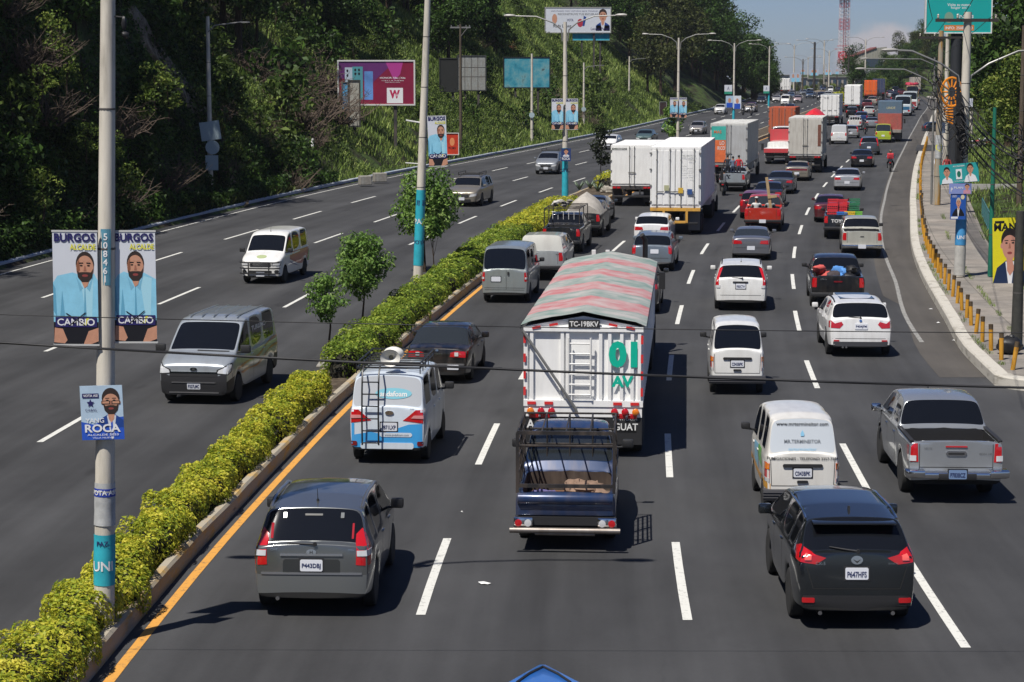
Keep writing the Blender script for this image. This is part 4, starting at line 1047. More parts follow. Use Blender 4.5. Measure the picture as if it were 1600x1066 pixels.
def pickup_silver():
    sp = sp_pick(W=1.78, H=1.72); t = place('silver double cab pickup with empty black bed and chrome rear bumper', 'pickup', 'pickup_truck', 1476, 767, 5.3, 1.2, dh=-1.0)
    P = paint_of('a5a9ac', .6, rough=.24, dirt=.06); B = Body(t, sp, P); wheels(t, B.W, [a-B.L/2 for a in sp['ax']], .38, .25)
    B.both('tail_lamp', [(.70, .78), (.95, .78), (.99, 1.13), (.72, 1.13)], RED, skew=.3); B.both('lamp_clear', rect(.74, .93, .80, .90), CLR, skew=.3, off=.02)
    b = MB(); b.prism([(-.94, -2.82), (-.62, -2.86), (.62, -2.86), (.94, -2.82), (.94, -2.60), (-.94, -2.60)], .50, .62); b.build('rear_bumper', CHR, t, 40, bev=.03)
    b = MB(); b.prism([(-.35, -2.875), (.35, -2.875), (.35, -2.7), (-.35, -2.7)], .48, .60); b.build('bumper_step', BLK, t, 40, bev=.01)
    for sx in (-1, 1): b = MB(); b.prism([(sx*.60, -2.90), (sx*.96, -2.86), (sx*.96, -2.6), (sx*.60, -2.6)], .52, .66); b.build('bumper_corner', CHR, t, 40, bev=.02)
    plate(B, 0, .585, txt='P783BCZ', m=mat('blue_plate', '6f86a8', .4)); 
    o = [q for q in t.children if q.name.startswith(('number_plate', 'plate_frame'))]
    for q in o: q.location.y = -.21
    B.decal('tailgate_handle', rect(-.19, .19, .90, .99, .03), CHR, off=.02); B.decal('handle_grip', rect(-.15, .15, .92, .96, .01), BLK, off=.03); B.decal('brake_strip', rect(-.20, .20, 1.06, 1.085), RED, off=.02)
    B.text('model_lettering', 'HILUX', -.52, 1.04, h=.035, m=CHR); B.text('model_lettering', 'REVO 2.8', .54, .94, h=.04, m=CHR)
    seams(B, [[(-.68, .66), (-.68, 1.12)], [(.68, .66), (.68, 1.12)], [(-.68, .68), (.68, .68)]], 'rear')
    mirrors(B, 1.25, 1.2, CHR); antenna(B, 0, .9, .1); door_lines(B, [-.75, .35, 1.35], .5, 1.12, m=CHR)
    for y0, y1, x0, x1 in ((-2.58, -.95, .78, .86), (-2.58, -.95, -.86, -.78)): b = MB(); b.box(x0, x1, y0, y1, 1.15, 1.19); b.build('bed_rail', BLK, t, 40, bev=.01)
pickup_silver()
def kei_van(t, P, rear_glass=GLASS, txt=True):
    sp = sp_van(L=3.3, W=1.38, H=1.79, wb=1.84, ro=.62, wr=.27, belt=1.12, hood=.25, gb=.16, plan=[(0, .90), (.1, .97), (.4, 1), (2.9, .98), (3.3, .86)], roofw=.80, rin=.10)
    sp['win'] = [(.4, 1.05), (1.13, 1.9), (1.98, 3.0)]
    B = Body(t, sp, P, glass=GLASS); wheels(t, B.W, [a-B.L/2 for a in sp['ax']], .27, .16, 'steel')
    B.both('tail_lamp', rect(.60, .73, .62, .98, .01), RED, skew=.25); B.both('indicator_lamp', rect(.605, .73, .86, .97, .01), ORG, skew=.25, off=.02); B.both('reversing_lamp', rect(.605, .73, .63, .70), CLR, skew=.25, off=.02)
    b = MB(); b.box(-.71, .71, -1.72, -1.55, .30, .50)
    for z in (.34, .39, .44): b.box(-.72, .72, -1.735, -1.70, z, z+.02)
    b.build('rear_bumper', mat('grey_black_plastic', (.05, .05, .055), .5), t, 40, bev=.015)
    B.decal('handle_bar', rect(-.36, .36, .90, .96, .02), BLK, off=.025); plate(B, 0, .80, w=.33, h=.16, txt='C043BPK'); B.decal('latch', rect(-.1, .1, .61, .66, .015), BLK, off=.02)
    seams(B, [[(-.56, .56), (-.58, 1.04)], [(.56, .56), (.58, 1.04)], [(-.56, .56), (.56, .56)]], 'rear')
    mirrors(B, 1.15, 1.2, BLK, .10, .85); door_lines(B, [-.35, .55, 1.3], .35, 1.08); return B
def van_fumigation():
    t = place('white fumigation minivan with website lettering above its frosted rear window and an orange stripe', 'van', 'minivan', 1247, 796, 3.3, .62, dh=-2)
    B = kei_van(t, paint_of('d6d4cd', 0), None)
    rw = [q for q in t.children if q.name.startswith('rear_window')][0]; rw.data.materials[0] = mat('frosted_film', (.50, .54, .57), .25, coat=.6)
    B.text('lettering', 'www.mrtermineitor.com', 0, 1.665, w=.94, m=BLK, bold=.01)
    B.text('lettering', 'FUMIGACIONES - TELEFONO 3357-7284', 0, 1.06, w=1.28, h=.05, m=BLK, bold=.01)
    B.text('lettering', 'MR.TERMINEITOR', 0, 1.36, w=.66, m=mat('grey_lettering', '6b7075', .5), bold=.01); B.text('lettering', 'mrtermineitor', 0, 1.22, w=.5, m=mat('pale_blue_lettering', '7fb3cf', .5))
    B.decal('droplet_logo', [(0, 1.56), (.035, 1.49), (.03, 1.45), (-.03, 1.45), (-.035, 1.49)], mat('pale_blue_lettering', '7fb3cf', .5), off=.012, th=0)
    OS = mat('orange_stripe', 'd79a20', .35, coat=.5); B.decal('stripe', [(-1.6, .5), (1.5, .62), (1.5, .74), (-.3, .64), (-1.6, .66)], OS, 'left', th=0, off=.005); B.both('stripe', rect(.58, .70, .50, .60), OS, th=0, off=.006, skew=.2)
    B.decal('graphic', [(-1.2, .8), (-.5, .85), (-.2, 1.1), (-.8, 1.1)], mat('green_graphic', '6fae5a', .35, coat=.5), 'left', th=0, off=.005); B.decal('graphic', [(-.5, .68), (.3, .72), (.5, 1.05), (-.2, 1.08)], mat('sky_graphic', '86bcd6', .35, coat=.5), 'left', th=0, off=.006)
van_fumigation()
def van_white():
    t = place('plain white minivan with wide dark rear window and black ribbed bumper', 'van', 'minivan', 1150, 612, 3.3, .62, dh=-1)
    B = kei_van(t, paint_of('dcdcd8', 0))
van_white()
def van_blue():
    W_ = paint_of('c9d3dc', .0); t = place('white and blue delivery minivan with black rear ladder, roof rack and loudspeaker', 'van', 'minivan', 613, 716, 4.0, .75, dh=1.0)
    sp = sp_van(L=4.0, W=1.62, H=1.84, wb=2.6, ro=.75, wr=.30, belt=1.16, hood=.5, gb=.20, rin=.05); B = Body(t, sp, W_); wheels(t, B.W, [a-B.L/2 for a in sp['ax']], .30, .18)
    rw = [q for q in t.children if q.name.startswith('rear_window')][0]; rw.data.materials[0] = mat('perforated_film', (.40, .42, .44), .3, coat=.5)
    SB = mat('sky_blue_vinyl', '3d9bd8', .3, coat=.6, dirt=.1)
    B.decal('blue_graphic', [(-.79, .36), (.79, .36), (.79, .86), (.45, .84), (.1, .72), (-.1, .64), (-.35, .68), (-.68, .62), (-.79, .72)], SB, off=.005, th=0, cell=.06)
    B.decal('blue_graphic', rect(-.80, -.68, .36, .86), SB, off=.006, th=0, skew=-.2)
    B.decal('white_band', rect(-.55, .55, .33, .46, .03), W_, off=.014, th=.01); B.decal('white_band', rect(-.15, .52, .58, .67, .03), W_, off=.012, th=0)
    B.text('lettering', 'www.andafoam.com', .2, .625, w=.5, m=mat('grey_lettering', '6b7075'), off=.018)
    B.decal('logo_oval', [(.12+.38*math.cos(a*PI/12), 1.46+.11*math.sin(a*PI/12)) for a in range(24)], mat('teal_oval', '7ab6c4', .3, coat=.5), off=.008, th=0); B.text('lettering', 'andafoam', .12, 1.455, w=.56, m=WHT, off=.014, bold=.02)
    B.both('tail_lamp', [(.33, .92), (.80, .86), (.82, 1.14), (.60, 1.14), (.46, 1.02)], RED, skew=.3); B.both('lamp_clear', [(.5, .97), (.76, .96), (.76, 1.03), (.56, 1.03)], mat('pink_lens', (.6, .25, .25), .2, coat=1), skew=.3, off=.02); B.both('reflector', rect(.62, .76, .40, .49, .02), REDD, skew=.2, off=.02)
    plate(B, .04, .79, w=.34, h=.17, txt='P871LXP', fr=BLK); e = B.decal('badge', [(.09*math.cos(a*PI/8)+.05, 1.08+.045*math.sin(a*PI/8)) for a in range(16)], CHR, off=.02); B.text('model_lettering', 'JETOUR', .52, 1.16, h=.022, m=BLK)
    mirrors(B, 1.2, 1.2, BLK, .12); door_lines(B, [-.6, .35, 1.25], .4, 1.1)
    M = mat('black_steel_tube', (.015, .015, .016), .4); b = MB()
    for x in (-.50, -.16): b.tube([(x, -2.10, .42), (x, -2.12, 1.0), (x, -2.07, 1.55), (x, -1.99, 1.9), (x, -1.8, 2.02)], .018, 6)
    for z in (.47, .72, .97, 1.22, 1.47, 1.72): b.cyl((-.50, -2.12 if z < 1.2 else -2.06, z), (-.16, -2.12 if z < 1.2 else -2.06, z), .014, 6)
    b.build('rear_ladder', M, t, 50)
    k = thing('roof_rack', '', ''); 
    for q in ('label', 'category'): 
        if q in k: del k[q]
    bpy.data.objects.remove(k)
    b = MB()
    for z in (1.98, 2.08):
        for x in (-.66, .66): b.cyl((x, -1.75, z), (x, .55, z), .018, 6)
        for y in (-1.75, .55): b.cyl((-.66, y, z), (.66, y, z), .018, 6)
    for i in range(9): y = -1.7+i*.27; b.cyl((-.66, y, 1.98), (.66, y, 1.98), .012, 5)
    for x in (-.66, .66):
        for i in range(6): y = -1.75+i*.46; b.cyl((x, y, 1.86), (x, y, 2.08), .012, 5)
    rk = b.build('roof_rack', M, t, 50)
    HS = mat('horn_speaker_white', (.62, .61, .56), .5)
    s_ = thing('loudspeaker', 'cream horn loudspeaker strapped on the roof rack of the blue and white van', 'loudspeaker', t.matrix_basis @ Vector((.03, -1.15, 2.0)), t.rotation_euler[2]); s_.scale = (.84, .84, .84)
    b = MB(); pr = [(.05, -.05), (.07, .08), (.10, .16), (.17, .25), (.215, .30), (.215, .315), (.16, .27), (.06, .18), (.03, .05)]
    M4 = Matrix.Translation((0, -.30, .20)) @ Matrix.Rotation(PI, 4, 'Z') @ Matrix.Scale(1.15, 4, (1, 0, 0))
    b.lathe(pr, 20, 'y', M4); b.build('horn', HS, s_, 50)
    b = MB(); b.blob((0, 0, .24), (.26, .17, .17), 12, .02); b.build('housing', HS, s_, 60); b = MB(); b.lathe([(.06, -.34), (.05, -.46), (.01, -.47)], 14, 'y', Matrix.Translation((0, 0, .2))); b.build('driver_cone', mat('horn_bell_inner', '8a8468', .5), s_, 50)
    b = MB(); b.box(-.18, .18, -.06, .06, .0, .03); b.box(-.02, .02, -.04, .04, .02, .12); b.build('bracket', M, s_)
van_blue()
def sedan_black():
    sp = sp_sedan(L=4.4, W=1.69, H=1.40, belt=.92); t = place('old black sedan with dented rear bumper and wide red lamps beside the hedge gap', 'car', 'sedan_car', 691, 592, 4.4, 1.0, dh=1.0)
    P = paint_of('0d0e10', .2, dirt=.35); B = Body(t, sp, P, glass=GLASS2); wheels(t, B.W, [a-B.L/2 for a in sp['ax']], .30, .19)
    B.both('tail_lamp', [(.34, .72), (.84, .70), (.90, .86), (.50, .87), (.36, .83)], RED, skew=.4); B.both('reversing_lamp', rect(.46, .56, .74, .84), CLR, skew=.2, off=.02)
    plate(B, .42, .45, w=.3, h=.13, fr=None); B.text('model_lettering', 'COROLLA', .05, .80, h=.03, m=CHR); B.decal('badge', [(.04*math.cos(a*PI/6), .89+.028*math.sin(a*PI/6)) for a in range(12)], CHR, off=.01)
    mirrors(B, .62, .98, P); door_lines(B, [-.25, .65, 1.5], .35, .88); exhaust(B, -.5, .2)
    seams(B, [[(-.62, .62), (.62, .62)]], 'rear'); B.decal('bumper_strip', rect(-.78, .78, .50, .545), mat('worn_chrome', (.3, .3, .3), .3, .7), off=.012)
sedan_black()
# ================================================================== TRUCKS
BOXW = mat('box_white', (.80, .80, .775), .45, dirt=.13, var=.03, vs=1.2)
BOXG = mat('box_grey_white', (.58, .58, .55), .5, dirt=.35, var=.08, vs=1.0)
CHAS = mat('chassis_black', (.025, .025, .027), .7, dirt=.5)
GALV = mat('galvanised_bar', (.22, .22, .21), .45, .3)
def slab_tex(b, x0, x1, z0, z1, y): b.add([(x0, y, z0), (x1, y, z0), (x1, y, z1), (x0, y, z1)], [(0, 1, 2, 3)])
def rear_gear(t, W, zc, lamp=RED, flaps=True, bar=BLK, yb=0., txt=None, y0=0.):
    b = MB()
    for sx in (-1, 1): b.box(sx*.45-.05, sx*.45+.05, y0+.1, y0+6, zc-.28, zc-.02)
    for i in range(5): b.box(-.45, .45, y0+.3+i*1.2, y0+.4+i*1.2, zc-.24, zc-.12)
    b.box(-W/2+.1, W/2-.1, y0+.02, y0+.12, zc-.2, zc-.01)
    b.build('chassis', CHAS, t, bev=0)
    b = MB(); b.box(-W/2+.12, W/2-.12, y0+.0, y0+.09, .52, .64); b.box(-.5, -.42, y0+.03, y0+.1, .6, zc-.1); b.box(.42, .5, y0+.03, y0+.1, .6, zc-.1); b.build('underride_bar', bar, t, 40, bev=.01)
    for sx in (-1, 1):
        b = MB()
        for k in range(2): b.box(sx*(W/2-.22-k*.24)-.10, sx*(W/2-.22-k*.24)+.10, y0-.015, y0+.05, zc-.17, zc-.06)
        b.build('tail_lamp', lamp, t, 40, bev=.01)
        if flaps:
            b = MB(); b.box(sx*(W/2-.32)-.28, sx*(W/2-.32)+.28, y0+.45, y0+.47, .22, zc-.2); f = b.build('mud_flap', mat('grey_mud_flap', (.14, .14, .14), .8, dirt=.4) if flaps == 2 else BLK, t)
def cargo_box(t, W, L, z0, z1, m, roof=None, container=False, doors=True, y0=0., bars=2, dm=None, corner=True, hinge=GALV):
    b = MB(); th = .05
    if container:
        n = int(L/.28); rows = []
        for z in (z0+.12, z1-.10):
            for sx in (-1, 1):
                pass
        for sx in (-1, 1):
            r0 = []; r1 = []
            for i in range(n):
                for q, dx in ((0, 0), (.30, 0), (.5, .035), (.8, .035)):
                    y = y0+.1+(L-.2)*(i+q)/n; r0.append((sx*(W/2-dx-.005), y, z0+.1)); r1.append((sx*(W/2-dx-.005), y, z1-.08))
            b.grid([r0, r1], sx > 0)
        b.box(-W/2, W/2, y0+.02, y0+L, z0, z0+.12); b.box(-W/2, W/2, y0+L-.06, y0+L, z0+.12, z1-.09)
        b.box(-W/2, W/2, y0+.02, y0+L, z1-.09, z1)
        for sx in (-1, 1): b.box(sx*W/2-.05 if sx > 0 else -W/2, W/2 if sx > 0 else -W/2+.05, y0+.03, y0+.13, z0+.12, z1-.09)
        b.box(-W/2+.05, W/2-.05, y0+.08, y0+.1, z0+.12, z1-.09)
    else:
        b.box(-W/2+.02, W/2-.02, y0+.03, y0+L, z0+.02, z1-.02)
        for sx in (-1, 1):
            x0, x1 = (W/2-.05, W/2) if sx > 0 else (-W/2, -W/2+.05)
            b.box(x0, x1, y0+.02, y0+L+.005, z0, z0+.10); b.box(x0, x1, y0+.02, y0+L+.005, z1-.09, z1)
            b.box(x0, x1, y0+.02, y0+.10, z0+.10, z1-.09)
            k = max(3, int(L/.6))
            for i in range(1, k): y = y0+L*i/k; xa, xb = (W/2-.022, W/2-.008) if sx > 0 else (-W/2+.008, -W/2+.022); b.box(xa, xb, y-.015, y+.015, z0+.1, z1-.09)
        b.box(-W/2+.05, W/2-.05, y0+.02, y0+.08, z1-.09, z1); b.box(-W/2+.05, W/2-.05, y0+.02, y0+.08, z0, z0+.08)
    o = b.build('cargo_box', m, t)
    b = MB(); b.box(-W/2+.01, W/2-.01, y0+.03, y0+L-.01, z1-.004, z1+.02)
    for i in range(int(L/1.1)): b.box(-W/2+.06, W/2-.06, y0+.4+i*1.1, y0+.44+i*1.1, z1+.02, z1+.032)
    b.build('roof', roof or m, t)
    if doors:
        for sx in (-1, 1):
            b = MB(); a, c = (.012, W/2-.06) if sx > 0 else (-W/2+.06, -.012); ze = z0+.10; zt = z1-.10
            if container:
                w_ = (c-a)/4
                b.box(a, c, y0-.0, y0+.05, ze, zt)
                for i in range(4): b.box(a+w_*i+.03, a+w_*(i+1)-.03, y0-.018, y0+.001, ze+.05, zt-.05)
            else: b.box(a, c, y0-.01, y0+.03, ze, zt); b.box(a+.02, c-.02, y0-.016, y0-.008, ze+.03, zt-.03)
            d = b.build('rear_door', dm or m, t, bev=.004)
            b = MB()
            for i in range(bars):
                x = a+(c-a)*(.5 if bars == 1 else (.22+.56*i))
                if bars == 1: x = sx*.14
                b.cyl((x, y0-.05, z0+.03), (x, y0-.05, z1-.03), .018, 8)
                for z in (z0+.12, z0+.55, z1-.6, z1-.12): b.box(x-.035, x+.035, y0-.06, y0-.01, z-.025, z+.025)
                zz = z0+.75; b.box(min(x, x-sx*.36), max(x, x-sx*.36), y0-.075, y0-.05, zz, zz+.04)
            b.build('locking_bar', hinge, d, 50)
            b = MB()
            for i in range(4): z = ze+.18+(zt-ze-.36)*i/3; x = sx*(W/2-.03); b.box(x-.07, x+.04, y0-.03, y0+.02, z-.04, z+.04)
            b.build('hinge', hinge, d)
    return o
def cab(t, y, W=2.3, H=2.75, col='b9b9b5', L=1.9, dirt=.3):
    """cab-over cab with its own loft, y = back of the cab"""
    sp = sp_van(L=L, W=W, H=H, wb=L-.9, ro=.45, wr=.45, belt=1.75, hood=.12, gb=.12, plan=[(0, .97), (L*.6, 1), (L-.1, .96), (L, .92)], roofw=.86); sp['ax'] = (-3, L-.75); sp['win'] = [(.5, L-.25)]; sp['cl'] = .55; sp['norear'] = False
    sp['belt'] = [(0, 1.75), (L, 1.6)]; sp['top'] = [(0, 1.74), (.07, 1.78), (.21, H-.08), (.5, H), (L-.6, H-.02), (L-.3, H-.15), (L-.05, 1.7), (L-.02, 1.66), (L, 1.6)]; sp['g'] = (.07, .21, L-.3, L-.05)
    e = thing('cab', '', '', (0, y+L/2, 0))
    for q in ('label', 'category'):
        if q in e: del e[q]
    b0 = len(t.children); sub = Body(e, sp, paint_of(col, dirt=dirt), sub=1)
    # the cab is one part of the truck: its body carries windows and mirrors
    for q in list(e.children):
        if q.name.startswith('body'): body = q
    body.name = 'cab'; body.parent = t; body.location = (0, y+L/2, 0)
    for q in list(e.children):
        if q != body: q.parent = body
    b = MB()
    for sx in (-1, 1): b.box(sx*(W/2+.22)-.09, sx*(W/2+.22)+.09, L/2-.35, L/2-.28, 1.75, 2.25); b.tube([(sx*(W/2-.05), L/2-.3, 2.2), (sx*(W/2+.2), L/2-.3, 2.2)], .018, 5)
    b.build('mirror', BLK, body)
    bpy.data.objects.remove(e); return body
def truck(label, u, v, W=2.45, L=7., z0=1.15, z1=3.8, m=BOXW, ro=1.2, dh=0., cabcol='c9c9c4', axles=1, container=False, group=None, name='box_truck', cat='truck', tractor=False, **k):
    t = place(label, cat, name, u, v, 0, ro=ro, dh=dh, group=group)
    rear_gear(t, W, z0, **{q: k.pop(q) for q in list(k) if q in ('lamp', 'flaps', 'bar')})
    cargo_box(t, W, L, z0, z1, m, container=container, **k)
    ax = [ro+i*1.25 for i in range(axles)]+[L+1.3 if not tractor else L-.4]
    if tractor: ax = ax[:-1]+[L-1.2, L+.1, L+3.6]
    wheels(t, W, ax, .48, .25, 'truck', dual=True)
    cb = cab(t, L+.25 if not tractor else L+1.9, min(W, 2.4), 2.7 if not tractor else 3.1, cabcol)
    return t
# --- grain trailer in the middle
def trailer():
    W = 2.50; t = place('white ribbed trailer numbered 01 AV under a striped red and green gabled tarpaulin', 'truck', 'trailer_truck', 914, 703, 0, ro=.9, dh=1.0)
    z0, z1 = 1.10, 2.76; L = 15.6; GH = .22; WB = mat('trailer_white', (.82, .82, .80), .42, coat=.4, dirt=.12, var=.04, vs=1)
    rear_gear(t, W, 1.0, flaps=False, bar=BLK)
    b = MB(); b.box(-W/2+.04, W/2-.04, .05, L, z0, z1)
    b.add([(-W/2+.04, .05, z1), (W/2-.04, .05, z1), (0, .05, z1+GH), (-W/2+.04, .12, z1), (W/2-.04, .12, z1), (0, .12, z1+GH)], [(0, 1, 2), (3, 5, 4), (0, 2, 5, 3), (1, 4, 5, 2)])
    for x in (-1.20, -1.08, -.44, -.33, .36, .55, .80, 1.02, 1.17): b.box(x-.035, x+.035, -.01, .05, z0+.1, z1-.02)
    b.box(-W/2, W/2, -.03, .05, z0-.02, z0+.11); b.box(-W/2, W/2, -.03, .05, z1-.10, z1-.0)
    for sx in (-1, 1):
        for i in range(32): y = .2+i*.48; xa = sx*(W/2-.04); b.box(min(xa, xa+sx*.05), max(xa, xa+sx*.05), y-.06, y+.06, z0+.05, z1-.05)
    o = b.build('trailer_body', WB, t)
    b = MB()
    for x in (-.30, .16): b.tube([(x, -.08, z0+.18), (x, -.10, z1-.22)], .022, 8)
    for i in range(6): b.cyl((-.30, -.09, z0+.24+i*.215), (.16, -.09, z0+.24+i*.215), .018, 8)
    b.build('ladder', WHT, t, 50)
    G = mat('green_lettering', (.0, .42, .28), .45); b = MB(); F = lambda x, z: frame((x, -.024, z), (1, 0, 0), (0, 0, 1))
    text_on(b, '01', F(.83, 2.19), w=.60, h=.56, bold=.055); text_on(b, 'AV', F(.82, 1.62), w=.46, h=.24, bold=.05); b.build('number_lettering', G, o)
    b = MB(); b.box(-.31, .34, -.045, -.0, z1-.02, z1+.15); pl = b.build('plate_board', BLK, t); b = MB(); text_on(b, 'TC-19BKV', frame((.015, -.049, z1+.065), (1, 0, 0), (0, 0, 1)), w=.60, h=.115, bold=.03); b.build('plate_lettering', WHT, pl)
    RR = mat('red_reflector', (.62, .03, .03), .3, coat=.6)
    def refl(x0, x1, za, zb, a=0):
        b = MB(); b.box(-.5*(x1-x0), .5*(x1-x0), -.012, 0, -.5*(zb-za), .5*(zb-za), Matrix.Translation(((x0+x1)/2, -.035, (za+zb)/2)) @ Matrix.Rotation(a, 4, 'Y')); b.build('reflector_strip', RR, o)
    for sx in (-1, 1):
        refl(sx*.62-.09, sx*.62+.09, z1+.02, z1+.07, sx*.18); refl(sx*.98-.09, sx*.98+.09, z1-.04, z1+.01, sx*.18)
        for x in (.72, 1.08): refl(sx*x-.09, sx*x+.09, z0+.02, z0+.08)
        for z in (1.4, 1.75, 2.1, 2.5): refl(sx*1.225-.025, sx*1.225+.025, z-.09, z+.09)
        for i, mm_ in enumerate((ORG, RED, RED)):
            b = MB(); x = sx*(1.10-.22*i); b.lathe([(.075, .0), (.075, -.035), (.055, -.05), (.01, -.055)], 14, 'y', Matrix.Translation((x, -.03, .98))); b.build('tail_lamp', mm_, t, 50)
        b = MB(); b.box(sx*.85-.38, sx*.85+.38, -.0, .02, .28, .86); fl = b.build('mud_flap', BLK, t)
        b = MB()
        if sx > 0: text_on(b, 'GUAT', frame((.90, -.006, .66), (1, 0, 0), (0, 0, 1)), w=.5, h=.15, bold=.02); text_on(b, 'KENWORTH', frame((.88, -.006, .82), (1, 0, 0), (0, 0, 1)), w=.5, h=.05)
        else: text_on(b, 'An', frame((-1.05, -.006, .70), (1, 0, 0), (0, 0, 1)), w=.28, h=.20, bold=.02)
        b.build('flap_lettering', WHT, fl)
    b = MB(); b.box(-W/2+.02, W/2-.02, -.01, .05, .86, z0-.03); b.build('lamp_board', WB, t)
    b = MB(); b.tube([(-1.26, -.10, z1-.08), (-.15, -.12, 1.05), (-.12, -.10, .95)], [.03, .03, .03], 8); b.build('tarp_crank', GALV, t, 50)
    # tarpaulin
    TP = bpy.data.materials.new('striped_tarpaulin'); TP.use_nodes = True; n = TP.node_tree.nodes; l = TP.node_tree.links; bs = n['Principled BSDF']; tcx = n.new('ShaderNodeTexCoord'); sp = n.new('ShaderNodeSeparateXYZ'); l.new(tcx.outputs['Object'], sp.inputs[0])
    nz_ = n.new('ShaderNodeTexNoise'); nz_.inputs['Scale'].default_value = 2.2; nz_.inputs['Detail'].default_value = 8; l.new(tcx.outputs['Object'], nz_.inputs[0])
    def mth(op, a, c):
        q = n.new('ShaderNodeMath'); q.operation = op
        for i, z in enumerate((a, c)):
            if isinstance(z, (int, float)): q.inputs[i].default_value = z
            else: l.new(z, q.inputs[i])
        return q.outputs[0]
    yy = mth('ADD', sp.outputs[1], mth('MULTIPLY', nz_.outputs[0], .12)); fr_ = mth('FRACT', mth('DIVIDE', yy, 3.5), 0); st = mth('GREATER_THAN', fr_, .5)
    mxx = n.new('ShaderNodeMix'); mxx.data_type = 'RGBA'; l.new(st, mxx.inputs['Factor']); mxx.inputs['A'].default_value = (.16, .235, .205, 1); mxx.inputs['B'].default_value = (.40, .13, .135, 1)
    m2 = n.new('ShaderNodeMix'); m2.data_type = 'RGBA'; l.new(mxx.outputs['Result'], m2.inputs['A']); m2.inputs['B'].default_value = (.42, .385, .365, 1)
    r = n.new('ShaderNodeMapRange'); r.inputs['From Min'].default_value = .34; r.inputs['From Max'].default_value = .68; r.inputs['To Max'].default_value = .8; l.new(nz_.outputs[0], r.inputs[0]); l.new(r.outputs[0], m2.inputs['Factor']); l.new(m2.outputs['Result'], bs.inputs['Base Color']); bs.inputs['Roughness'].default_value = .6
    b = MB(); rows = []; N = 64
    for i in range(N+1):
        y = -.045+(L+.1)*i/N; sg = .035*math.cos(i*PI*2/ (N/13.)); row = []
        for k in range(13):
            x = -1+2*k/12; zz = z1+GH+.05-GH*abs(x)-(.02 if abs(x) > .95 else 0)+sg*(1-abs(x))*.7+random.uniform(-.008, .008)
            row.append((x*(W/2+.06), y, zz+ (.03 if abs(x) < .9 else 0)))
        row = [(row[0][0]-.01, y, row[0][2]-.10)]+row+[(row[-1][0]+.01, y, row[-1][2]-.08)]; rows.append(row)
    b.grid(rows); tp = b.build('tarpaulin', TP, t); smooth_mesh(tp.data, 50)
    wheels(t, W, [.9, 2.15, 13.6, 14.9, 18.6], .50, .25, 'truck', dual=True)
    cb = cab(t, L+1.2, 2.4, 2.75, '8c2020'); b = MB()
    for x in (.95,): b.tube([(x, L+.9, 1.0), (x, L+.9, 3.35), (x-.10, L+.8, 3.5)], .075, 10)
    b.build('exhaust_stack', mat('exhaust_black', (.03, .03, .03), .5), t, 50)
    for x in (-.55, -.15): b = MB(); b.box(x-.06, x+.06, L+1.5, L+1.6, 2.85, 3.0); b.build('roof_lamp', ORG if 0 else WHT, t, bev=.01)
trailer()
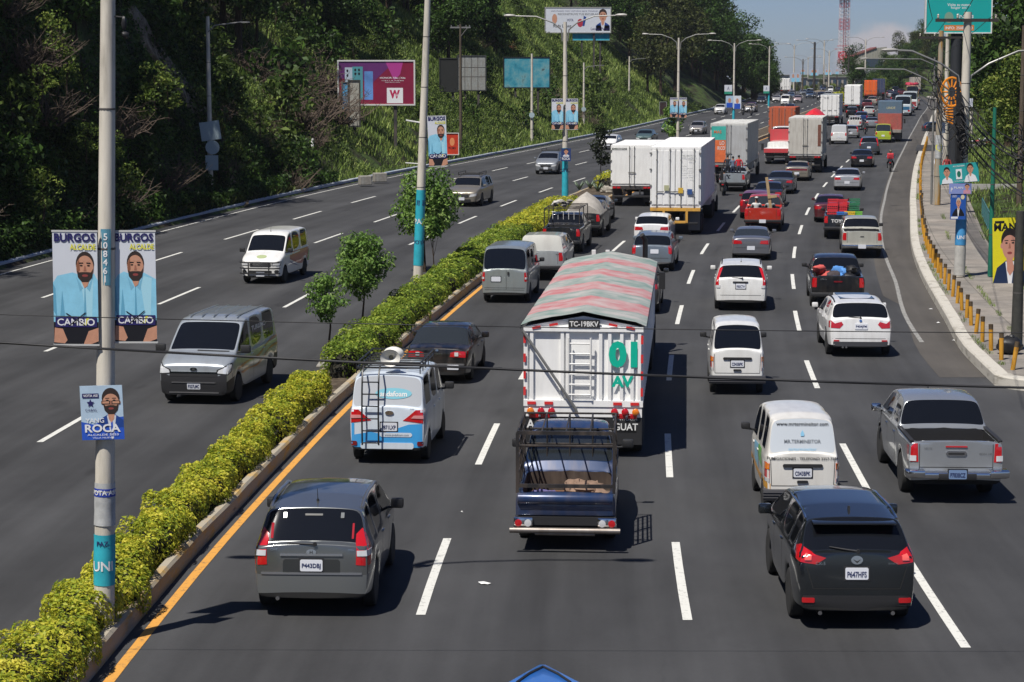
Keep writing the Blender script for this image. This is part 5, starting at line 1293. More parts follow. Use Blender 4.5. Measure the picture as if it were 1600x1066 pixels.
# --- blue pickup with a tall rack
def rack_pickup():
    sp = sp_pick(L=5.1, W=1.72, H=1.76, wb=2.95, ro=1.15, wr=.34, bedz=1.02, bl=2.0, belt=1.12, win=[(2.25, 3.15)], rin=.06); sp['g'] = (2.12, 2.26, 3.4, 4.1); sp['bed'] = (.09, 2.0, .5)
    sp['top'] = [(0, .98), (.08, .98), (2.0, .98), (2.12, 1.14), (2.26, 1.70), (2.6, 1.76), (3.1, 1.75), (3.4, 1.68), (4.1, 1.15), (4.8, 1.0), (5.05, .84), (5.1, .74)]; sp['belt'] = [(0, .98), (2.1, 1.10), (4.1, 1.08), (5.1, .8)]
    sp['bedmat'] = mat('rusty_bed', '3a2f28', .8, dirt=.5, var=.3)
    t = place('dark blue pickup with tall black steel rack over its bed, behind the numbered trailer', 'pickup', 'pickup_truck', 887, 838, 5.1, 1.15, dh=.5)
    P = paint_of('1c3358', .2, dirt=.35); B = Body(t, sp, P, glass=GLASS2); wheels(t, B.W, [a-B.L/2 for a in sp['ax']], .34, .2, 'steel'); y0 = -2.55
    b = MB(); b.tube([(-.80, y0-.05, .90), (.80, y0-.05, .90)], .10, 12); b.box(-.80, .80, y0-.07, y0+.02, .62, .84); b.build('tailgate', P, t, 40, bev=.015)
    b = MB(); b.box(-.84, .84, y0-.10, y0+.3, .46, .60); b.build('rear_panel', BLK, t)
    for sx in (-1, 1):
        b = MB(); b.box(sx*.70-.16, sx*.70+.16, y0-.16, y0-.09, .42, .60); h = b.build('lamp_housing', CHR, t, 40, bev=.02)
        for x, m_ in ((-.08, CLR), (.08, RED)): b = MB(); b.lathe([(.06, 0), (.06, -.03), (.01, -.035)], 12, 'y', Matrix.Translation((sx*(.70+x), y0-.16, .51))); b.build('lamp', m_, h, 50)
    b = MB(); b.tube([(-.92, y0-.24, .40), (.92, y0-.24, .40)], .05, 8); b.tube([(-.5, y0-.2, .34), (.5, y0-.22, .34)], .03, 8)
    b.build('rear_bumper', mat('rusty_chrome', (.30, .27, .24), .4, .7, dirt=.6), t, 50)
    mirrors(B, 1.1, 1.2, BLK, .16); M = mat('rack_black_tube', (.02, .018, .017), .5, dirt=.4); b = MB(); W = 1.62; Z0 = .98; Z1 = 2.0; yF = y0+2.15
    for x in (-W/2, W/2):
        for y in (y0+.04, y0+1.1, yF): b.box(x-.025, x+.025, y-.025, y+.025, Z0, Z1)
        for z in (1.02, 1.28, 1.54, 1.8, Z1): b.cyl((x, y0+.04, z), (x, yF, z), .017, 6)
        for i in range(1, 7): y = y0+.04+i*.31; b.cyl((x, y, Z0), (x, y, Z1), .009, 5)
    for z in (1.05, 1.45, 1.72, Z1): b.cyl((-W/2, yF, z), (W/2, yF, z), .018, 6)
    for z in (1.10, Z1-.0): b.box(-W/2, W/2, y0+.02, y0+.06, z-.03, z+.03)
    b.cyl((-W/2, y0+.04, 1.78), (W/2, y0+.04, 1.78), .02, 6)
    for i in range(1, 4): x = -W/2+W*i/4; b.cyl((x, yF, Z0), (x, yF, Z1), .014, 6); b.cyl((x, y0+.04, Z1), (x, yF, Z1), .014, 6)
    b.build('cargo_rack', M, t, 50)
    b = MB(); b.box(-.70, .70, y0+.12, y0+1.9, .62, .66)
    for i in range(17): x = -.66+i*.083; b.box(x-.02, x+.02, y0+.12, y0+.75, .66, .72)
    b.build('slatted_floor', mat('rusty_slats', '6b4c38', .8, var=.3), t)
    def rag(name, label, cat, c, r, m, n=10):
        p = t.matrix_basis @ Vector(c); q = thing(name, label, cat, p, t.rotation_euler[2]); b = MB()
        for i in range(n): b.blob((random.uniform(-r[0], r[0])*.6, random.uniform(-r[1], r[1])*.6, r[2]*random.uniform(.2, .8)), (r[0]*.45, r[1]*.5, r[2]*.55), 8, .3)
        b.build('sack', m, q, 60)
    rag('sack_pile', 'crumpled brown sacks heaped in the bed of the blue rack pickup', 'sacks', (.35, -1.6, .72), (.45, .4, .25), mat('brown_sack', '7d6656', .9, var=.3, bump=.6))
    rag('sack_pile', 'small purple and white cloth bundle in the bed of the blue rack pickup', 'bundle', (-.45, -1.55, .72), (.3, .15, .12), mat('purple_cloth', '5b5580', .9, var=.4), 5)
rack_pickup()
# --- container trailer and box trucks
def container_trailer():
    m = mat('container_white', (.80, .80, .78), .5, dirt=.16, var=.03)
    t = truck('white ribbed shipping container on a yellow chassis trailer in the second lane', 1058, 364, 2.44, 12.2, 1.35, 4.25, m, ro=1.4, dh=-.6, axles=2, container=True, name='container_truck', tractor=True, cabcol='d0d0cc', flaps=2, dm=m)
    Y = mat('yellow_chassis', (.62, .33, .05), .5, dirt=.4); b = MB(); b.box(-1.22, 1.22, -.03, .05, 1.17, 1.33); b.box(-.62, -.5, -.03, .05, .6, 1.17); b.box(.5, .62, -.03, .05, .6, 1.17); b.box(-.5, .5, -.03, .05, .58, .70); b.build('yellow_frame', Y, t, bev=.01)
    b = MB(); text_on(b, 'TRIU 8079771', frame((.62, -.075, 3.85), (1, 0, 0), (0, 0, 1)), w=.7, h=.1); text_on(b, '45R1', frame((.72, -.075, 3.65), (1, 0, 0), (0, 0, 1)), w=.22, h=.09)
    for i in range(6): text_on(b, ('MAX. 32.500 KG', 'TARE 4.640 KG', 'NET 27.860 KG', 'CUBE 67.7', 'CU.M.', '2.390')[i], frame((.70 if i % 2 else .40, -.075, 3.35-.11*i), (1, 0, 0), (0, 0, 1)), w=.28, h=.05)
    b.build('container_lettering', mat('grey_lettering', '6b7075'), t)
    for x, z, c, nm in ((.26, 2.18, 'c9a53a', 'yellow_label'), (.70, 2.12, '2f4f86', 'blue_label'), (-.42, 2.3, 'a9aa86', 'label')):
        b = MB(); b.box(x-.12, x+.12, -.085, -.07, z-.13, z+.13); b.build(nm, mat(nm, c, .5), t)
container_trailer()
def lab(t, txt, x, z, w, m=BLK, y=-.045, h=None):
    b = MB(); text_on(b, txt, frame((x, y, z), (1, 0, 0), (0, 0, 1)), w=w, h=h, bold=.01); b.build('lettering', m, t)
t = truck('square white box truck directly left of the white shipping container truck', 990, 321, 2.45, 7.5, 1.2, 3.5, BOXW, ro=1.0, dh=-1, bars=1); b = MB(); b.box(-1.15, -.30, -.026, -.018, 3.25, 3.37); b.build('plate_strip', mat('grey_stripe', '6c706a'), t); lab(t, 'C-186BYD', -.72, 3.31, .7, WHT, -.03)
t = truck('long dirty white box truck with torn teal and orange advert on its left door', 1141, 285, 2.5, 11.0, 1.3, 4.05, BOXG, ro=1.6, dh=-.5, axles=2, bars=1, dm=mat('door_grey', (.42, .43, .43), .45, dirt=.3))
TE = mat('teal_advert', '3fa79b', .5, var=.15, vs=3); OR_ = mat('orange_advert', 'd06a3c', .5, var=.25, vs=3)
b = MB(); b.box(-1.17, -.20, -.034, -.022, 2.95, 3.88); b.build('advert_panel', TE, t); b = MB(); b.box(-1.17, -.20, -.034, -.022, 1.45, 2.95); b.build('advert_panel', OR_, t); lab(t, 'LO', -.45, 2.75, .32, WHT, h=.25); lab(t, 'RICO', -.5, 2.4, .5, WHT, h=.25); lab(t, 'MAS', -.75, 3.5, .5, mat('orange_advert', 'd06a3c'), h=.2)
t = truck('dirty white box truck with brown patched door edge ahead of the gold sedan', 1259, 269, 2.5, 8.5, 1.3, 4.1, BOXG, ro=1.5, dh=-.5, bars=1, dm=mat('door_cream', (.50, .48, .43), .5, dirt=.35)); b = MB(); b.box(.92, 1.15, -.03, -.018, 2.0, 3.6); b.build('rust_patch', mat('rust_brown', '6b4234', .8, var=.3), t)
t = truck('white box truck with grey roof behind the red tarpaulin load', 1297, 196, 2.5, 9, 1.3, 4.1, BOXW, ro=1.5, roof=mat('roof_grey', '8d9396', .4)); lab(t, 'TC 45', -.5, 3.7, .7, mat('grey_lettering', '6b7075'))
truck('tall clean white box truck ahead of the black SUV in the middle distance', 1332, 176, 2.5, 8, 1.3, 4.4, BOXW, ro=1.5, bars=1)
truck('orange red shipping container truck beside the red tarpaulin truck', 1224, 238, 2.44, 6.1, 1.6, 4.2, mat('container_orange', (.46, .10, .04), .5, dirt=.35), ro=2.4, container=True, cabcol='b8b8b4', axles=2)
truck('bright orange container truck far up the road beside the dark blue container', 1360, 160, 2.44, 6.1, 1.5, 4.2, mat('container_bright_orange', (.75, .13, .02), .5), container=True, ro=1.5, cabcol='a02020')
truck('dark blue container truck far up the road', 1373, 156, 2.44, 12, 1.5, 4.3, mat('container_dark_blue', (.04, .055, .12), .5, dirt=.2), container=True, ro=1.5)
truck('far white box truck with a bright blue load on top', 1344, 152, 2.5, 7, 1.4, 4.2, BOXW, ro=1.5)
truck('distant beige box truck nearest the right edge of the road', 1430, 147, 2.5, 6, 1.2, 4.2, mat('box_beige', (.42, .38, .33), .6, dirt=.3), ro=1.2)
truck('distant pale grey high box truck left of the beige one', 1416, 143, 2.5, 8, 1.2, 4.6, BOXG, ro=1.2)
# flatbed with red headboard
def flatbed():
    t = place('empty white flatbed truck with red headboard beside the torn advert truck', 'truck', 'flatbed_truck', 1217, 256, 0, ro=1.2); rear_gear(t, 2.3, 1.15, flaps=2)
    b = MB(); b.box(-1.15, 1.15, 0, 6.2, 1.1, 1.3); b.build('deck', WHT, t, bev=.01); b = MB(); b.box(-1.15, 1.15, 6.2, 6.3, 1.3, 2.7); b.build('headboard', mat('headboard_red', (.5, .05, .06), .5, dirt=.3), t, bev=.01)
    b = MB(); b.box(-1.15, 1.15, -.04, 0, .95, 1.28); b.build('rear_board', mat('headboard_red', (.5, .05, .06)), t); wheels(t, 2.3, [1.2, 7.4], .46, .24, 'truck', True); cab(t, 6.5, 2.3, 2.9, 'd8d8d4')
flatbed()
def tarp_load():
    t = place('blue stake truck carrying a bright red peaked tarpaulin over its load', 'truck', 'stake_truck', 1270, 222, 0, ro=1.2); rear_gear(t, 2.4, 1.2); BB = mat('stake_blue', (.05, .22, .5), .5, dirt=.3); b = MB(); b.box(-1.2, 1.2, 0, 6, 1.15, 1.35)
    for z in (1.45, 1.8, 2.15, 2.5):
        b.box(-1.2, 1.2, 0, .04, z, z+.25); b.box(-1.2, -1.16, .04, 6, z, z+.25); b.box(1.16, 1.2, .04, 6, z, z+.25)
    b.build('stake_body', BB, t); b = MB(); rows = []
    for i in range(11):
        y = -.1+.62*i; k = math.sin(PI*min(1, (i+1)/3.)/2); rows.append([(x*1.28, y+(1-abs(x))*0, 2.45+(1-abs(x)**1.3)*1.05*k+random.uniform(-.05, .05)) for x in (-1, -.7, -.35, 0, .35, .7, 1)])
    b.grid(rows); b.grid([[(p[0], -.12, 2.3 if i % 2 else 2.15) for i, p in enumerate(rows[0])], rows[0]]); b.build('tarpaulin', mat('red_tarpaulin', (.60, .02, .03), .5, var=.15), t, 40); wheels(t, 2.4, [1.2, 7.2], .46, .24, 'truck', True); cab(t, 6.3, 2.3, 2.7, 'a8a8a8')
tarp_load()
def dump_truck():
    t = place('slate blue and faded red high-sided dump truck beside the lime van', 'truck', 'dump_truck', 1390, 221, 0, ro=1.4); rear_gear(t, 2.45, 1.1, flaps=2); b = MB(); b.box(-1.25, 1.25, .1, 6.5, 1.2, 3.0); b.build('lower_tub', mat('faded_red', '9c4a44', .7, dirt=.4, var=.2), t, bev=.02)
    b = MB(); b.box(-1.25, 1.25, .4, 6.5, 3.0, 4.3); b.build('upper_tub', mat('slate_blue', '4f6579', .6, dirt=.2, var=.1), t, bev=.02); lab(t, 'LINDE', .1, 3.6, .9, mat('cream_lettering', 'b8b08a'), .39)
    b = MB(); b.prism([(-1.2, -.5), (1.2, -.5), (1.25, .1), (-1.25, .1)], 1.0, 1.3); b.build('tail_chute', mat('dusty_grey', '8a8680', .8, dirt=.5), t); b = MB(); b.box(.5, 1.15, -.05, 0, .35, 1.0); b.build('mud_flap', mat('grey_mud_flap', (.14, .14, .14)), t)
    wheels(t, 2.4, [1.2, 2.5, 7.8], .5, .25, 'truck', True); cab(t, 6.7, 2.4, 2.8, '3a4f66')
dump_truck()
def bus(label, u, v, col, cat='bus', W=2.5, H=3.1, L=10, front=False, roof=None, band=None, group=None):
    sp = sp_van(L=L, W=W, H=H, wb=L*.55, ro=L*.28, wr=.5, belt=1.7, hood=.15, gb=.1, plan=[(0, .96), (.15, 1), (L-.3, 1), (L, .95)], roofw=.9); sp['win'] = [(.5+i*1.1, 1.5+i*1.1) for i in range(int((L-1.2)/1.1))]; sp['cl'] = .4
    sp['top'] = [(0, 1.72), (.07, 1.78), (.17, H-.1), (.6, H), (L-.6, H), (L-.25, H-.15), (L-.1, 1.65), (L-.04, 1.55), (L, 1.4)]; sp['g'] = (.07, .17, L-.25, L-.1); sp['belt'] = [(0, 1.7), (L, 1.65)]
    t = place(label, cat, 'bus', u, v, L, L*.28 if not front else L*.17, front=front, group=group); B = Body(t, sp, paint_of(col), sub=1); wheels(t, W, [a-L/2 for a in sp['ax']], .5, .28, 'truck')
    vw = 'front' if front else 'rear'
    if band: B.decal('colour_band', rect(-W*.46, W*.46, .95, 1.45), mat('bus_band_'+band, band, .4), vw, cell=.3)
    B.both('headlight' if front else 'tail_lamp', rect(.75, 1.1, .7, .95), CLR if front else RED, vw, skew=.2); plate(B, 0, .6, .5, .2, view=vw)
    if roof: b = MB(); [b.blob((random.uniform(-.9, .9), random.uniform(-L*.35, L*.35), H+.25), (.5, .7, .35), 7, .25) for i in range(12)]; b.build('roof_load', roof, t, 60)
    return t
bus('old white and blue bus in the right lane behind the beige bus', 1411, 181, 'b9c4c8', band='2c5f80', L=8); bus('second old white bus just right of the blue dump truck', 1422, 172, 'c9cfce', band='8a2f2f', L=8)
bus('beige far bus with a heap of red sacks on its roof', 1425, 158, 'b59a78', roof=mat('red_sack', (.35, .02, .05), .8), band='8b2a28'); bus('distant yellow bus beside the white bus front', 1386, 141, 'c98f1c', L=8); bus('distant white bus seen between the yellow bus and pale trucks', 1400, 143, 'cfd0cc', L=9)
bus('far orange striped bus crossing behind the distant median', 1296, 138, 'c89a4a', L=9)
# ================================================================== CARS, further traffic
def car(kind, label, u, v, col, metal=.4, dh=0., front=False, style='v', W=None, L=None, H=None, glass=GLASS, sub=2, plates=True, group=None, ex=None, name=None, cat=None, dirt=.18, far=False, **kw):
    D = {'suv': (sp_suv, 4.4, 1.80, 1.70), 'hatch': (lambda **k: sp_suv(ro=.75, wb=2.5, wr=.30, belt=.98, gb=.4, **k), 3.9, 1.68, 1.50), 'wagon': (lambda **k: sp_suv(ro=.95, wb=2.65, wr=.31, belt=1.0, gb=.42, **k), 4.5, 1.72, 1.50),
         'sedan': (sp_sedan, 4.5, 1.72, 1.43), 'van': (sp_van, 4.6, 1.69, 1.95), 'pickup': (sp_pick, 5.1, 1.76, 1.72)}[kind]
    L = L or D[1]; W = W or D[2]; H = (H or D[3])*(.95 if kind != 'van' else 1)
    sp = D[0](L=L, W=W, H=H, **kw)
    ro = sp['ax'][0] if not front else L-sp['ax'][1]
    t = place(label, cat or {'hatch': 'car', 'sedan': 'car', 'wagon': 'car', 'suv': 'SUV'}.get(kind, kind), name or {'suv': 'suv', 'hatch': 'hatchback_car', 'wagon': 'station_wagon', 'sedan': 'sedan_car', 'van': 'van', 'pickup': 'pickup_truck'}[kind], u, v, L, ro, dh=dh, front=front, group=group)
    P = paint_of(col, metal, dirt=dirt); B = Body(t, sp, P, glass=glass, sub=sub if not far else 1); wheels(t, W, [a-L/2 for a in sp['ax']], sp['wr'], .2, 'alloy' if kind != 'van' else 'steel')
    b0 = interp(sp['belt'], 0); w = W/2
    if front:
        zb = interp(sp['top'], L)
        B.decal('grille', rect(-w*.42, w*.42, zb-.20, zb-.04, .03), BLK, 'front'); B.decal('grille_bar', rect(-w*.38, w*.38, zb-.13, zb-.10), CHR, 'front', off=.02)
        B.both('headlight', [(w*.48, zb-.17), (w*.98, zb-.10), (w*1.04, zb+.04), (w*.55, zb-.02)], CLR, 'front', skew=.5); B.decal('lower_grille', rect(-w*.55, w*.55, .30, .44, .03), BLK, 'front')
        if plates: plate(B, 0, .47, view='front', fr=None)
    else:
        if kind == 'pickup':
            B.both('tail_lamp', rect(w-.20, w*.985, b0-.38, b0-.06), RED, skew=.3); b = MB(); b.prism([(-w, -L/2-.14), (w, -L/2-.14), (w, -L/2+.1), (-w, -L/2+.1)], .47, .60); b.build('rear_bumper', CHR if style == 'chr' else BLK, t, 40, bev=.02)
            seams(B, [[(-w+.24, b0-.5), (-w+.24, b0-.03)], [(w-.24, b0-.5), (w-.24, b0-.03)]], 'rear')
        elif style == 'v': B.both('tail_lamp', rect(w-.20, w*1.0, b0-.30, b0+.02, .03), RED, skew=.4)
        elif style == 'h': B.both('tail_lamp', [(w*.45, b0-.22), (w*1.0, b0-.24), (w*1.03, b0-.06), (w*.5, b0-.09)], RED, skew=.45)
        elif style == 'tall': B.both('tail_lamp', [(w-.17, b0-.25), (w*.99, b0-.25), (w*.92, b0+.42), (w*.80, b0+.42), (w*.85, b0+.05)], RED, skew=.3)
        elif style == 'bar': B.decal('tail_lamp', rect(-w*.92, w*.92, b0-.2, b0-.09), REDD)
        if plates and not far: plate(B, 0, b0-.40 if kind != 'pickup' else .53, fr=None)
        if plates and kind == 'pickup':
            for q in t.children:
                if q.name.startswith('number_plate'): q.location.y = -.15
        if not far and kind != 'pickup': seams(B, [[(-w*.85, .55), (w*.85, .55)]], 'rear')
    f = sp['g'][3]-L/2; mirrors(B, f-.28, b0+.06 if kind != 'pickup' else 1.15, BLK if kind in ('van', 'pickup') else P, .09, .9)
    if ex: ex(t, B, P, sp)
    return t, B
RS = mat('rail_silver', (.5, .5, .5), .3, .9)
def ex_crv(t, B, P, sp):
    rails(B, -1.4, .4, .66, BLK, .02, .03); plate(B, 0, .86, txt='P583CTW'); antenna(B, 0, -1.2, .15); B.decal('handle_trim', rect(-.27, .25, .97, 1.02, .01), BLK, off=.02); wiper(B, .05, 1.13, -.3, 1.15)
    B.both('reversing_lamp', rect(.70, .88, .80, .89), CLR, skew=.4, off=.02); door_lines(B, [-.6, .4, 1.4], .4, 1.05)
car('suv', 'white compact SUV with tall red window-side lamps in the middle of the frame', 1157, 482, 'dadad6', 0, style='tall', ex=ex_crv, W=1.82, L=4.5, H=1.68, plates=False)
def ex_bmw(t, B, P, sp):
    rails(B, -1.6, .5, .68, BLK, .02, .035); plate(B, .02, .90, txt='P404JFM', w=.36, fr=None); B.decal('lower_bumper', rect(-.92, .92, .26, .46, .03), mat('grey_black_plastic', (.05, .05, .055)), off=.006)
    B.decal('badge', [(.04*math.cos(a*PI/6), 1.06+.03*math.sin(a*PI/6)) for a in range(12)], mat('blue_badge', '2c5a9a'), off=.02); wiper(B, .0, 1.14, -.34, 1.16); B.both('reflector', rect(.6, .76, .47, .51), RED, skew=.2, off=.012)
    b = MB(); r = B.hit((0, .1, 4), (0, 0, -1)); b.box(-.5, .5, -1.2, .5, r.z-.01, r.z+.012); b.build('sunroof', GLASS, t); door_lines(B, [-.6, .45, 1.5], .45, 1.08); B.text('model_lettering', 'X3', .58, 1.05, h=.04, m=CHR); exhaust(B, -.5, .3); exhaust(B, -.4, .3)
    B.both('tail_lamp', [(.50, .95), (.60, .84), (.98, .86), (.99, 1.04), (.86, 1.06), (.74, .98), (.56, 1.03)], REDD if 0 else RED, skew=.4)
car('suv', 'white luxury SUV with black lower bumper and sunroof, ahead of the silver pickup', 1339, 553, 'dddddb', 0, style='none', ex=ex_bmw, W=1.86, L=4.6, H=1.67, dh=-2, plates=False)
def cloth_heap(t, c, r, cols, label, n=16, cat='clothes', name='clothes_heap'):
    q = thing(name, label, cat, t.matrix_basis @ Vector(c), t.rotation_euler[2])
    for j, m in enumerate(cols):
        b = MB()
        for i in range(n//len(cols)): b.blob(((j-(len(cols)-1)/2)*r[0]*1.6/len(cols)+random.uniform(-.15, .15), random.uniform(-r[1], r[1])*.7, random.uniform(0, r[2])), (r[0]*.3, r[1]*.35, r[2]*.45), 8, .3)
        b.build('cloth', m, q, 60)
t, B = car('pickup', 'black pickup loaded with red and blue clothes, ahead of the white luxury SUV', 1306, 478, '121416', .3, W=1.85, L=5.3, H=1.76, ex=None, dh=-.5)
B.text('model_lettering', 'TOYOTA', -.5, 1.05, h=.04, m=CHR); B.decal('tailgate_handle', rect(-.15, .15, .95, 1.0, .02), REDD, off=.02)
cloth_heap(t, (0, -1.6, .95), (.75, .6, .35), [mat('coral_cloth', 'b9504a', .9, var=.2), mat('dark_cloth', '3a3336', .9, var=.3), mat('blue_cloth', '4f86c4', .9, var=.15), mat('black_bag', '1a1a1c', .5, var=.3)], 'heap of coral, blue and black clothes piled in the black pickup bed')
t, B = car('pickup', 'beige pickup with chrome bumper in the right lane by the curved edge line', 1345, 400, 'b3b2a6', .3, W=1.74, L=5.1, H=1.72, style='chr', dh=-.5)
B.decal('tailgate_handle', rect(-.08, .08, .93, .96), BLK, off=.015)
t, B = car('pickup', 'dark pickup stacked with coloured plastic crates beside the beige pickup', 1315, 371, '1a2430', .3, W=1.72, L=5.0, H=1.68, plates=False)
B.text('tailgate_lettering', 'TOYOTA', 0, .88, w=1.0, h=.16, m=WHT, bold=.03)
def crate(t, x, y, z, m, label, sx=.5, sy=.36, sz=.28):
    q = thing('plastic_crate', label, 'crate', t.matrix_basis @ Vector((x, y, z)), t.rotation_euler[2], 'plastic crates stacked in the dark pickup'); b = MB(); w = .02
    b.box(-sx/2, sx/2, -sy/2, sy/2, 0, w)
    for z0, z1 in ((w, .09), (.13, .18), (.23, sz)):
        b.box(-sx/2, sx/2, -sy/2, -sy/2+w, z0, z1); b.box(-sx/2, sx/2, sy/2-w, sy/2, z0, z1); b.box(-sx/2, -sx/2+w, -sy/2+w, sy/2-w, z0, z1); b.box(sx/2-w, sx/2, -sy/2+w, sy/2-w, z0, z1)
    for i in range(6):
        xx = -sx/2+.01+(sx-.04)*i/5; b.box(xx, xx+.02, -sy/2-.003, -sy/2+w-.004, w, sz-.01)
    b.build('shell', m, q)
CR = {'red': mat('crate_red', (.55, .03, .04), .45), 'blue': mat('crate_blue', (.03, .17, .50), .45), 'yellow': mat('crate_yellow', (.70, .45, .03), .45), 'green': mat('crate_green', (.16, .45, .05), .45), 'dark green': mat('crate_dark_green', (.03, .16, .08), .45)}
for nm, x, y, z in (('yellow', -.5, -2.3, .84), ('blue', .0, -2.3, .82), ('blue', 0, -2.3, 1.1), ('blue', .52, -2.3, .82), ('red', -.5, -1.9, 1.12), ('red', -.5, -1.9, 1.40), ('red', -.48, -1.88, 1.68), ('red', -.02, -1.8, 1.38), ('red', 0, -1.8, 1.66), ('yellow', .40, -2.25, 1.12), ('green', .78, -2.2, 1.12), ('red', .3, -1.6, 1.5), ('dark green', .62, -1.7, 1.42), ('dark green', .65, -1.7, 1.7)):
    crate(t, x*.9, y+.2, z-.1, CR[nm], nm+' plastic crate stacked in the dark pickup among crates of other colours')
car('sedan', 'maroon sedan ahead of the crate pickup', 1297, 346, '561a22', .3, style='h', H=1.42)
car('sedan', 'silver sedan with bright rear lamps in the right centre lane', 1324, 297, 'b4b6b8', .5, style='h', W=1.76)
car('sedan', 'grey sedan with reddish rear shelf behind the orange pickup', 1174, 404, '74767c', .5, style='h', W=1.68, H=1.36, glass=GLASS2)
# orange pickup with two seated passengers
tO, BO = car('pickup', 'orange red pickup carrying two seated men and an upright plank', 1193, 359, 'b32a12', .2, W=1.84, L=5.2, H=1.78, plates=True, glass=GLASS2)
p = thing('timber_plank', 'pale wooden plank standing upright in the orange pickup bed', 'plank', tO.matrix_basis @ Vector((.42, -2.2, .8)), 0); p.rotation_euler = (.1, -.14, tO.rotation_euler[2]); b = MB(); b.box(-.07, .07, -.02, .02, 0, 1.9); b.box(-.07, .38, -.05, -.021, .85, .99); b.build('board', mat('pale_wood', 'b49a72', .7, var=.15), p)
car('hatch', 'pinkish red small hatchback half hidden behind the orange pickup', 1180, 341, '7c1626', .2, style='v', W=1.66)
car('sedan', 'dark navy sedan ahead of the pinkish hatchback', 1201, 322, '22262d', .4, style='h')
car('sedan', 'dark grey sedan with red lamps braking behind the gold sedan', 1220, 302, '4a5058', .5, style='h')
car('sedan', 'gold beige old sedan right behind the patched box truck', 1246, 282, '8f887a', .5, style='bar', W=1.7, H=1.38)
car('sedan', 'black sedan with glowing red lamps ahead of the silver sedan', 1347, 261, '191a1e', .4, style='h', W=1.8)
car('suv', 'slate grey SUV with tall lamps ahead of the black sedan', 1358, 242, '4b5157', .5, style='tall')
car('van', 'lime green van in the right lane beside the dump truck', 1380, 223, '9fb02c', 0, style='v', glass=GLASS2)
car('van', 'white panel van beside the patched box truck', 1311, 225, 'd3d4d2', 0, style='v', glass=mat('white_film', (.42, .43, .44), .3)); car('hatch', 'small silver hatchback just right of the white panel van', 1330, 216, '9a9c9c', .4, style='tall')
t, B = car('pickup', 'white pickup with a ladder frame behind its cab, in the far queue', 1335, 203, 'c8c8c4', 0, W=1.75); b = MB()
for x in (-.6, -.3, 0, .3, .6): b.cyl((x, -.9, 1.1), (x, -.9, 1.75), .025, 5)
b.cyl((-.75, -.9, 1.75), (.75, -.9, 1.75), .03, 5); b.build('ladder_frame', WHT, t, 50)
car('suv', 'far black SUV under the tall clean white box truck', 1331, 184, '15171a', .4, style='v', far=True); car('pickup', 'far white and red pickup left of the blue dump truck', 1357, 183, 'b8b9b6', 0, far=True)
car('sedan', 'far silver car beside the white and red pickup', 1362, 200, '90959a', .4, far=True, style='h'); car('sedan', 'far dark red car ahead of the blue dump truck', 1388, 167, '6a1a20', .3, far=True, style='h')
car('suv', 'far teal SUV in front of the old buses', 1398, 185, '2d4a50', .3, far=True)
# left lanes of the right carriageway
t, B = car('van', 'silver van in the far left lane beside the green hedge', 793, 470, '9aa19f', .45, W=1.69, L=4.5, H=1.96, style='none', plates=False, dh=.5, gb=.16, rin=.06)
B.both('tail_lamp', rect(.70, .86, .78, 1.10, .02), RED, skew=.35); B.both('reversing_lamp', rect(.72, .84, .86, .93), CLR, skew=.3, off=.02); plate(B, -.3, .86, fr=mat('dark_grey_trim', '2c2e2e')); seams(B, [[(.06, .5), (.06, 1.2)], [(-.70, .48), (.70, .48)]], 'rear'); B.decal('door_handle', rect(.10, .17, 1.0, 1.12, .01), BLK, off=.025); door_lines(B, [-.9, .3, 1.3], .4, 1.1)
t, B = car('pickup', 'silver pickup with a white canopy over its bed, ahead of the silver van', 851, 434, 'a9adae', .45, W=1.76, L=5.0, H=1.74, style='bar', plates=False)
b = MB(); rows = []
for y, k in ((-2.45, .0), (-2.40, .5), (-2.28, 1.), (-.8, 1.), (-.72, .9)):
    h = 1.14+.60*k; w = .84-.10*k; rows.append([(-.85, y, 1.10), (-w, y, h-.08*k), (-w+.08, y, h), (0, y, h+.03*k), (w-.08, y, h), (w, y, h-.08*k), (.85, y, 1.10)])
b.grid(rows)
for r in (rows[0], rows[-1]): b.add(r, [tuple(range(7))])
b.build('canopy', paint_of('c4c3ba', .1), t, 40); b = MB(); b.prism([(-.66, 1.20), (.66, 1.20), (.60, 1.62), (-.60, 1.62)], 0, .03, frame((0, -2.40, 0), (1, 0, 0), (0, .13, 1))); b.build('canopy_window', GLASS2, t); B.text('tailgate_lettering', '4x4', .62, 1.03, h=.06, m=BLK)
t, B = car('pickup', 'dark pickup with an overhead rack and white bars behind its cab', 882, 393, '1b1f26', .3, W=1.74, L=5.1, H=1.74, plates=False)
M = mat('rack_black_tube', (.02, .018, .017)); b = MB()
for x in (-.78, .78):
    for y in (-2.3, -.75, .9): b.box(x-.02, x+.02, y-.02, y+.02, 1.1, 1.98)
    b.cyl((x, -2.3, 1.98), (x, .9, 1.98), .022, 6)
for y in (-2.3, -1.5, -.75, .1, .9): b.cyl((-.78, y, 1.98), (.78, y, 1.98), .02, 6)
b.build('overhead_rack', M, t, 50); b = MB()
for i in range(6): x = -.6+i*.24; b.cyl((x, -.78, 1.2), (x, -.78, 1.72), .014, 5)
b.cyl((-.65, -.78, 1.72), (.65, -.78, 1.72), .016, 5); b.cyl((-.65, -.78, 1.2), (.65, -.78, 1.2), .016, 5); b.build('window_guard', WHT, t, 50)
cloth_heap(t, (-.25, -.2, 2.0), (.5, .9, .16), [mat('white_sheet', 'b9b6b0', .7, var=.1), mat('grey_sheet', '77746f', .8, var=.2)], 'white and grey bundles lying on the overhead rack of the dark pickup', 8, 'bundle', 'cloth_bundle')
t, B = car('pickup', 'dark pickup hidden under a tall pale tent-like tarpaulin', 915, 368, '23282b', .3, W=1.74, L=5.0, H=1.72, plates=False)
b = MB(); rows = []
